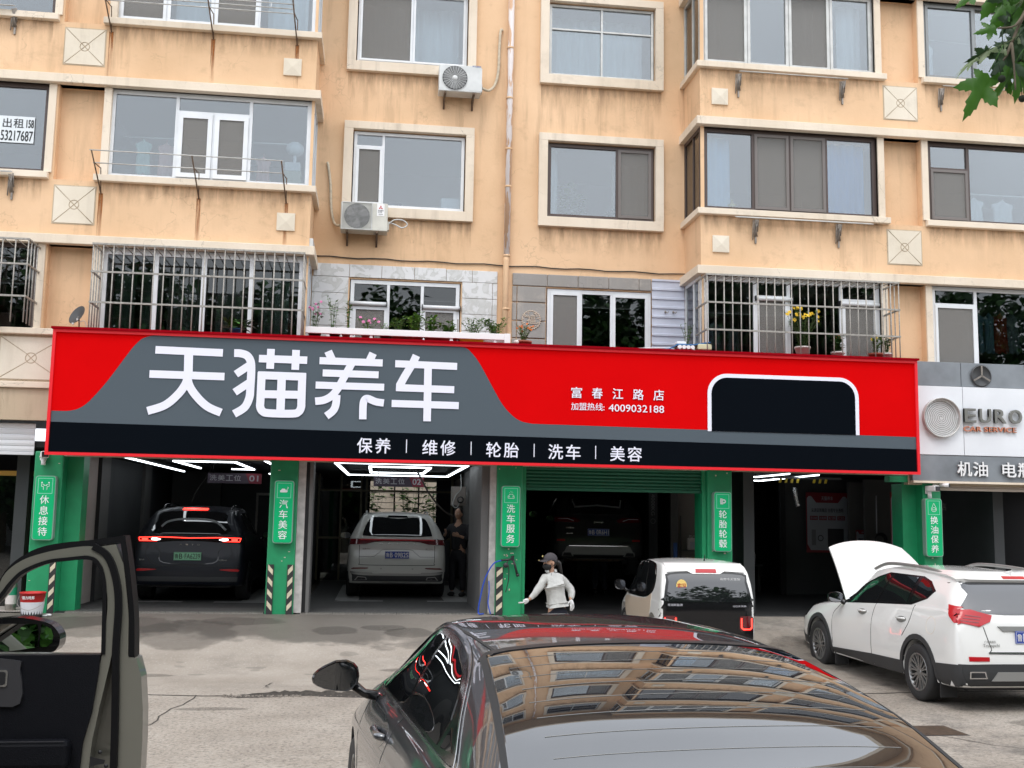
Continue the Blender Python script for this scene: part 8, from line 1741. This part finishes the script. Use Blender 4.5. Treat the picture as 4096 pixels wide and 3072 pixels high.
skin_mesh('trousers', 'trousers_dark', t, [[(J(1.66, .83), (.145, .115)), (hips, (.155, .12)), (J(1.59, .62, -.02), .095), (J(1.57, .38, -.02), .07), (J(1.565, g0+.10, 0), .055)], [(hips, (.155, .12)), (J(1.73, .62, .02), .095), (J(1.75, .38, .03), .07), (J(1.77, g0+.10, .05), .055)]], 2, 1)
for x, y in ((1.55, 0), (1.755, .05)): q = MB(); q.ell((x-.05, py_+y, g0+.04), .13, .048, .045, 14, 8); q.build('shoe', 'shoe_dark', t)
hc = (1.545, py_-.01, 1.395); F_ = Vector((-.93, -.36, 0)).normalized(); h_, r_, f_, M3 = head(t, hc, F_); c = Vector(hc)
# cap: crown and brim
q = MB(); n = 24; rings = []
for i in range(9):
    a = PI/2*i/8; rings.append([c + r_*(.085*math.cos(a)*math.cos(b)) + f_*(.104*math.cos(a)*math.sin(b)-.004) + Vector((0, 0, .030+.100*math.sin(a)+.012*math.sin(b)*math.cos(a)*0)) for b in [2*PI*j/n for j in range(n)]])
v = [tuple(p) for r in rings for p in r]; q.add(v, [(i*n+j, i*n+(j+1) % n, (i+1)*n+(j+1) % n, (i+1)*n+j) for i in range(8) for j in range(n)], 0, True)
vs = []
for j in range(13):
    b = rad(25+130*j/12); base = c + r_*(.086*math.cos(b)) + f_*(.104*math.sin(b)) + Vector((0, 0, .032)); tip = c + r_*(.074*math.cos(b)) + f_*(.10+.075*max(0, math.sin(b))**1.2) + Vector((0, 0, .016-.012*abs(math.cos(b)))); vs += [tuple(base), tuple(tip), tuple(tip-Vector((0, 0, .006))), tuple(base-Vector((0, 0, .006)))]
q.add(vs, [(j*4+k, j*4+4+k, j*4+4+(k+1) % 4, j*4+(k+1) % 4) for j in range(12) for k in range(4)], 0, True)
q.build('cap', 'cap_grey', t)
q = MB(); q.ell(c + f_*.103 + r_*.035 + Vector((0, 0, .075)), .012, .006, .014, 8, 6); q.ell(c + f_*.165 + r_*.03 + Vector((0, 0, .022)), .010, .006, .006, 8, 6); q.build('cap_badge', 'gold', t)
# mask, its ear loops, hair and ponytail
bm = bmesh.new(); bmesh.ops.create_uvsphere(bm, u_segments=24, v_segments=16, radius=1)
for vv in bm.verts: x, y, z = vv.co; vv.co = c + r_*(x*.068) + f_*(.020+y*.098) + Vector((0, 0, -.058+z*.058))
me = bpy.data.meshes.new('face_mask'); 
bmesh.ops.delete(bm, geom=[vv for vv in bm.verts if (vv.co-c).dot(f_) < .012], context='VERTS'); bm.to_mesh(me); bm.free(); me.materials.append(_M['mask_black'])
for p in me.polygons: p.use_smooth = True
o = link('face_mask', me, t)
q = MB()
for sx in (-1, 1): q.tube([c+r_*sx*.066+f_*.03+Vector((0, 0, -.03)), c+r_*sx*.078+f_*(-.01)+Vector((0, 0, .01))], .0022, 4); q.tube([c+r_*sx*.062+f_*.03+Vector((0, 0, -.085)), c+r_*sx*.078+f_*(-.02)+Vector((0, 0, -.03))], .0022, 4)
q.build('ear_loop', 'mask_black', t)
q = MB(); q.ell(c - f_*.028 + Vector((0, 0, .012)), .083, .082, .082, 20, 14, 0, M3); q.tube(catmull([tuple(c-f_*.10+Vector((0, 0, .0))), tuple(c-f_*.145+Vector((0, 0, -.02))), tuple(c-f_*.165+Vector((0, 0, -.09))), tuple(c-f_*.20+Vector((0, 0, -.17)))], 4), [.028, .030, .034, .034, .034, .032, .030, .028, .026, .022, .018, .012, .004], 10); q.build('hair', 'hair_black', t)
hand(t, (1.232, py_-.125, .882), (-.86, -.15, -.42), (.1, -1, .2), 'glove_white'); hand(t, (1.828, py_-.075, .885), (.22, -.15, -.95), (-.8, -.5, 0), 'glove_white')

def worker(name_label, x, y, z0, f, top, low, pose, hd=True, s=1.0):
    t = thing('person', name_label, 'person', (x, y, z0)); f = Vector(f).normalized(); r_ = f.cross(Vector((0, 0, 1)))
    P = lambda a, b, h: tuple(Vector((x, y, z0)) + (r_*a + f*b)*s + Vector((0, 0, h*s)))
    hp = P(0, 0, .95); ch_ = P(0, .01, 1.30); nb = P(0, .01, 1.47); LA, RA = pose
    skin_mesh('body', 'skin', t, [[(hp, .11), (P(0, 0, 1.12), .10), (ch_, .12), (nb, .055), (P(0, .02, 1.56), .055)], [(ch_, .12), (P(-.18, 0, 1.40), .045)] + [(P(*q_), r) for q_, r in zip(LA, (.038, .026))], [(ch_, .12), (P(.18, 0, 1.40), .045)] + [(P(*q_), r) for q_, r in zip(RA, (.038, .026))], [(hp, .11), (P(-.10, 0, .85), .08), (P(-.11, .03, .48), .055), (P(-.11, 0, .09), .035)], [(hp, .11), (P(.10, 0, .85), .08), (P(.12, .03, .48), .055), (P(.13, 0, .09), .035)]])
    skin_mesh('top', top, t, [[(P(0, 0, .90), (.165, .12)), (P(0, 0, 1.1), (.155, .115)), (P(0, 0, 1.32), (.16, .12)), (P(0, 0, 1.45), (.08, .075))]] + [[(P(0, 0, 1.32), (.16, .12)), (P(sx*.19, 0, 1.38), .07), (tuple((Vector(P(sx*.18, 0, 1.40))+Vector(P(*A[0])))/2), .062), (P(*A[0]), .055), (tuple((Vector(P(*A[0]))*.3+Vector(P(*A[1]))*.7)), .045)] for sx, A in ((-1, LA), (1, RA))], 2, 1)
    skin_mesh('trousers', low, t, [[(P(0, 0, .98), (.15, .12)), (P(0, 0, .88), (.16, .125)), (P(-.10, 0, .75), .095), (P(-.11, .03, .48), .075), (P(-.11, 0, .10), .06)], [(P(0, 0, .88), (.16, .125)), (P(.11, 0, .75), .095), (P(.12, .03, .48), .075), (P(.13, 0, .10), .06)]], 2, 1)
    for sx in (-1, 1): q = MB(); q.ell(P(sx*.12, .05, .045), .05, .13, .045, 12, 8, 0, Matrix((r_, f, Vector((0, 0, 1)))).transposed()); q.build('shoe', 'shoe_dark', t)
    h_, a_, b_, M3 = head(t, P(0, .03, 1.64), f); q = MB(); q.ell(Vector(P(0, .0, 1.665)), .083, .098, .10, 18, 12, 0, M3); q.build('hair', 'hair_black', t)
    for A in (LA, RA):
        d = Vector(P(*A[1]))-Vector(P(*A[0])); hand(t, P(*A[1]), d, r_*0.2+Vector((0, 0, 1)) if abs(d.normalized().z) < .8 else f, 'skin', 'hand')
worker('worker in dark clothes standing at the right side of the white SUV, second bay', .80, 16.9, FL, (-.5, -.85, 0), 'work_dark', 'work_dark', (((-.30, .08, 1.12), (-.14, .26, 1.20)), ((.30, .10, 1.14), (.16, .28, 1.25))))
worker('mechanic in dark clothes standing under the raised black car with arms up', 3.95, 18.0, FL, (-.3, -.95, 0), 'work_dark', 'trousers_dark', (((-.32, .15, 1.35), (-.18, .25, 1.52)), ((.32, .12, 1.20), (.12, .28, 1.25))), s=.86)

# =====================================================================
# PLANE TREE (its branch hangs into the upper right corner) and the street trees behind the photographer
# =====================================================================
def leafmat(name, a, b, tr=.35):
    m = bpy.data.materials.new(name); m.use_nodes = True; n = m.node_tree.nodes; l = m.node_tree.links; p = n['Principled BSDF']; p.inputs['Roughness'].default_value = .45
    g = n.new('ShaderNodeNewGeometry'); t_ = n.new('ShaderNodeTexNoise'); t_.inputs['Scale'].default_value = 14; l.new(g.outputs['Position'], t_.inputs['Vector'])
    mx = n.new('ShaderNodeMix'); mx.data_type = 'RGBA'; mx.inputs[6].default_value = (*a, 1); mx.inputs[7].default_value = (*b, 1); l.new(t_.outputs['Fac'], mx.inputs[0]); l.new(mx.outputs[2], p.inputs['Base Color'])
    tl = n.new('ShaderNodeBsdfTranslucent'); l.new(mx.outputs[2], tl.inputs[0]); ms = n.new('ShaderNodeMixShader'); ms.inputs[0].default_value = tr; l.new(p.outputs[0], ms.inputs[1]); l.new(tl.outputs[0], ms.inputs[2]); l.new(ms.outputs[0], n['Material Output'].inputs[0]); _M[name] = m
leafmat('plane_leaf', (0.035, 0.115, 0.012), (0.07, 0.20, 0.02)); leafmat('plane_leaf_dark', (0.014, 0.045, 0.014), (0.03, 0.075, 0.02), .15); leafmat('plane_leaf_pale', (0.16, 0.23, 0.10), (0.26, 0.32, 0.18), .3); mat('bark', (0.17, 0.14, 0.10), .9, var=.5, vscale=5, bump=.8, bscale=18); mat('fruit', (0.012, 0.018, 0.008), .9)
def palmate():
    """toothed five-lobed outline of a plane leaf, base at the origin, tip at y = 1"""
    P = []; lobes = [(-118, .50), (-62, .80), (0, 1.0), (62, .80), (118, .50)]
    c = Vector((0, .22)); pts = []
    for k, (a, L_) in enumerate(lobes):
        A = rad(90-a*-1 if False else 90+a); d = Vector((math.cos(rad(90-a)), math.sin(rad(90-a)))); s_ = Vector((d.y, -d.x)); Lr = L_*.78
        if k == 0: pts.append(Vector((0, 0)))
        for u_, w_ in ((.42, -.17), (.58, -.20), (.62, -.135), (.78, -.13), (.81, -.075), (1.0, 0), (.81, .075), (.78, .13), (.62, .135), (.58, .20), (.42, .17)):
            pts.append(c + d*Lr*u_ + s_*w_*Lr*1.05)
        if k < 4: am = (a+lobes[k+1][0])/2; pts.append(c + Vector((math.cos(rad(90-am)), math.sin(rad(90-am))))*.27)
    return pts[::1]
def leaf_mesh(m, bend=.25, seed=0):
    pts = palmate(); xs = [tuple(p) for p in pts]; rnd = random.Random(seed); g_ = [(x*.12-.7, y*.12-.2) for x in range(13) for y in range(12)]; g_ = [p for p in g_ if pip(p, xs) and edist(p, xs) > .03]
    r = delaunay_2d_cdt([Vector(p) for p in xs+g_], [(i, (i+1) % len(xs)) for i in range(len(xs))], [], 1, 1e-5)
    fs = [f for f in r[2] if pip(tuple(sum((r[0][i] for i in f), Vector((0, 0)))/len(f)), xs)]
    V = []
    for p in r[0]:
        v_ = -abs(math.sin(math.atan2(p.x, p.y-.2)*2.6))*.05; V.append((p.x, p.y, v_ - bend*p.y**2 - bend*.6*p.x**2 + .03*math.sin(p.x*9+seed)))
    q = MB(); q.add(V, fs, 0, True); q.tube([(0, 0, 0), (0, -.25, .05), (.02, -.48, .14)], [.014, .012, .014], 5); return q.mesh('leaf', m)
TX, TY = 3.9, -1.8
t = thing('plane_tree', 'plane tree whose leafy branch with round seed balls hangs into the upper right corner', 'tree', (TX, TY, gz(TX, TY)))
q = MB(); q.tube(catmull([(TX, TY, -.1), (TX, TY, 1.5), (TX+.05, TY+.05, 3.2), (TX-.05, TY+.1, 4.8), (TX+.1, TY, 6.5), (TX, TY, 8.5)], 4), [.28]*4+[.24]*4+[.2]*4+[.16]*4+[.12]*4+[.05], 16); q.build('trunk', 'bark', t)
q = MB(); q.tube(catmull([(TX, TY+.1, 4.3), (3.2, -1.2, 4.9), (2.6, -.75, 4.95), (2.2, -.45, 4.75), (2.05, -.40, 4.45), (1.97, -.40, 4.28)], 4), [.09, .085, .08, .07, .06, .05, .045, .04, .032, .026, .022, .018, .015, .013, .012, .011, .010, .009, .008, .007, .006], 8)
for a, b, c_ in (((2.2, -.45, 4.75), (2.0, -.42, 4.6), (1.86, -.4, 4.52)), ((2.05, -.4, 4.45), (1.98, -.42, 4.36), (1.89, -.42, 4.34)), ((1.97, -.4, 4.28), (1.93, -.4, 4.2), (1.88, -.4, 4.15)), ((2.05, -.4, 4.45), (2.06, -.38, 4.3), (2.02, -.38, 4.18)), ((1.97, -.40, 4.28), (1.97, -.41, 4.18), (1.98, -.40, 4.05))): q.tube(catmull([a, b, c_], 4), [.008]*4+[.005]*4+[.004], 6)
q.build('branch', 'bark', t)
LM = {k: [leaf_mesh(k, b, i) for i, b in enumerate((.12, .3, .5))] for k in ('plane_leaf', 'plane_leaf_dark', 'plane_leaf_pale')}
def put_leaf(kind, v, base, tip, width=1.0, roll=0.0, yt=0.0, dy=0.0):
    base = Vector((base[0], -.40+dy, base[1])); tip = Vector((tip[0], -.40+dy+yt, tip[1])); d = tip-base; L_ = d.length; d.normalize(); n_ = Vector((0, -1, 0)); n_ = (n_-d*n_.dot(d)).normalized(); s_ = d.cross(n_).normalized()
    n2 = n_*math.cos(roll)+s_*math.sin(roll); s2 = d.cross(n2); M_ = Matrix((s2*L_*width, d*L_, n2*L_)).transposed().to_4x4(); M_.translation = base - wloc(t)
    o = bpy.data.objects.new('leaf', LM[kind][v]); COL.objects.link(o); o.parent = t; o.matrix_local = M_
G, Dk, Pl = 'plane_leaf', 'plane_leaf_dark', 'plane_leaf_pale'
for a in ((G, 0, (1.80, 4.53), (1.69, 4.44), .7, .5), (G, 1, (1.93, 4.56), (1.83, 4.41), 1.1, .3), (Dk, 0, (1.97, 4.56), (1.96, 4.38), 1.2, -.2), (G, 0, (2.04, 4.46), (1.87, 4.36), .9, .1), (G, 1, (1.90, 4.35), (1.79, 4.33), .9, .2), (Pl, 2, (1.90, 4.26), (1.68, 4.20), .30, 1.0), (Pl, 2, (1.80, 4.20), (1.65, 4.13), .18, 1.2), (Dk, 1, (1.86, 4.24), (1.75, 4.16), .6, -.6), (Dk, 0, (1.97, 4.26), (1.87, 4.08), 1.2, .1), (Dk, 1, (1.93, 4.24), (1.99, 4.05), 1.0, -.4),
          (G, 0, (1.85, 4.13), (1.72, 3.89), .75, .15), (G, 1, (1.97, 4.16), (1.89, 3.98), .7, -.3), (G, 0, (2.02, 4.20), (1.98, 3.99), .8, .3), (Dk, 0, (2.03, 4.36), (1.94, 4.26), .9, .2), (G, 2, (2.05, 4.52), (1.99, 4.36), .9, -.3), (Dk, 2, (2.07, 4.42), (2.03, 4.25), .8, .4), (Pl, 1, (1.93, 4.28), (1.88, 4.17), .5, .9), (Pl, 2, (2.06, 4.54), (2.02, 4.38), .35, -1.0), (G, 1, (2.10, 4.28), (2.06, 4.08), 1.0, .2), (Dk, 1, (2.10, 4.12), (2.0, 3.93), .5, 1.0), (G, 1, (2.12, 4.5), (2.08, 4.3), 1.0, .1),
          (Dk, 0, (2.0, 4.30), (1.93, 4.17), 1.1, .1), (Dk, 1, (2.04, 4.28), (1.97, 4.14), 1.2, -.2), (G, 1, (1.95, 4.47), (1.87, 4.38), 1.0, .4), (Dk, 0, (1.98, 4.42), (1.92, 4.30), 1.0, -.5), (G, 0, (2.08, 4.22), (2.03, 4.04), .9, .1), (Dk, 1, (2.06, 4.32), (2.02, 4.18), 1.1, .3), (G, 1, (2.0, 4.55), (1.92, 4.45), 1.1, .0), (Pl, 1, (2.0, 4.34), (1.95, 4.24), .6, .8),
          (G, 0, (2.2, 4.7), (2.15, 4.5), 1, .2), (Dk, 0, (2.3, 4.8), (2.4, 4.6), 1, .2), (G, 1, (2.5, 4.95), (2.45, 4.75), 1, 0), (G, 0, (2.1, 4.7), (1.98, 4.6), 1, .3), (Dk, 1, (2.7, 5.0), (2.6, 4.8), 1, .1)):
    put_leaf(*a)
for x, z, zt in ((1.90, 4.09, 4.17), (2.0, 4.0, 4.14)): q = MB(); q.ell((x, -.42, z), .0175, .0175, .0175, 14, 10); q.tube([(x, -.42, z), (x-.01, -.415, zt)], .0015, 5); q.build('seed_ball', 'fruit', t)
rnd = random.Random(5); lf = MB()
for i in range(900):
    a = rnd.uniform(0, 2*PI); r = rnd.uniform(.3, 2.3); z = rnd.uniform(5.6, 9.3); leafquad(lf, (TX+r*math.cos(a)*(1.2-(z-5.6)/6), TY+r*math.sin(a)*(1.2-(z-5.6)/6)-.3, z), .22, .2, (rnd.uniform(-1, 1), rnd.uniform(-1, 1), rnd.uniform(-.8, .2)), (0, 0, 1), rnd.randrange(2))
lf.build('crown', [G, Dk], t)['kind'] = 'stuff'

def street_tree(x, y, H, R_, seed, lab):
    t = thing('street_tree', lab, 'tree', (x, y, 0), 0, 'street trees across the road'); rnd = random.Random(seed)
    q = MB(); q.tube([(x, y, -.1), (x, y, H*.35), (x+.1, y, H*.6), (x, y, H*.85)], [.28, .22, .15, .05], 10); q.build('trunk', 'bark', t)
    lf = MB(); cl = [(x+rnd.gauss(0, R_*.45), y+rnd.gauss(0, R_*.4), H*rnd.uniform(.16, .93), R_*rnd.uniform(.25, .5)) for _ in range(44)]
    for cx, cy, cz, cr_ in cl:
        k = 1-max(0, (cz/H-.6))*1.3; cx = x+(cx-x)*k
        for _ in range(210):
            d = Vector((rnd.gauss(0, 1), rnd.gauss(0, 1), rnd.gauss(0, 1))).normalized()*cr_*rnd.uniform(.5, 1)**.5; s_ = rnd.uniform(.28, .55)
            leafquad(lf, (cx+d.x, cy+d.y, cz+d.z*.8), s_, s_*.8, (rnd.uniform(-1, 1), rnd.uniform(-1, 1), rnd.uniform(-1, .3)), (0, 0, 1), rnd.randrange(2))
    lf.build('crown', ['leaf_green', 'leaf_dark'], t)['kind'] = 'stuff'
for i, (x, y, H, R_) in enumerate(((-24, -21, 13, 4.4), (-18, -20, 15.5, 4.4), (-12, -21, 13, 4.4), (-6.5, -20, 12.5, 4.4), (-1.0, -21, 13, 4.4), (4.5, -20, 12.5, 4.4), (10, -21, 13.5, 4.4), (16, -20, 16.5, 4.4), (22, -21, 15.5, 4.4), (28, -20, 14, 4.4))):
    street_tree(x, y, H, R_, 40+i, 'street tree number-free row across the road' if False else ['first', 'second', 'third', 'fourth', 'fifth', 'sixth', 'seventh', 'eighth', 'ninth', 'tenth'][i]+' street tree from the left across the road behind the photographer')
_st = [o for o in S.objects if o.name.startswith('street_tree')]
for i, o in enumerate(_st):  # copied farther row, added to close sky gaps reflected in the dark windows
    c = copy_tree(o); c.location += Vector((2.8, -6.5, 0)); c['label'] = ['first', 'second', 'third', 'fourth', 'fifth', 'sixth', 'seventh', 'eighth', 'ninth', 'tenth'][i]+' tree from the left in the unseen farther row added across the road'
ob = thing('gap_filler_block', 'unseen grey block added behind the street trees to fill gaps in the window reflections', 'building', (20, -44, 0))  # unseen block, added to cover bright sky between the trees in window reflections
q = MB(); grid_wall(q, -2, 60, 0, 13, -38, [(1+i*4.2, 3.6+i*4.2, 1.2+j*3.2, 2.9+j*3.2) for i in range(13) for j in range(4)], -.3); q.box(-2, 60, -50, -38.35, 0, 13); q.build('wall', 'old_beige', ob)
MB().box(-1.9, 59.9, -38.3, -38.25, .2, 12.8).build('window_band', 'car_glass_grey', ob)
# white house across the road (seen in the door mirror)
hb = thing('white_house', 'white house across the road that shows in the door mirror', 'house', (-12, -34, 0))
q = MB(); grid_wall(q, -22, -2, 0, 9, -30, [(-20+i*4.6, -17.4+i*4.6, 1+j*4, 3.4+j*4) for i in range(4) for j in range(2)], -.3); q.box(-22, -2, -40, -30.35, 0, 9); q.build('wall', 'pvc', hb)
for i in range(4):
    for j in range(2): MB().box(-20+i*4.6, -17.4+i*4.6, -30.3, -30.25, 1+j*4, 3.4+j*4).build('window', 'car_glass_grey', hb)
MB().bbox(-22.5, -1.5, -40.5, -29.6, 9.0, 9.5, .05).build('roof', 'trim_cream', hb)
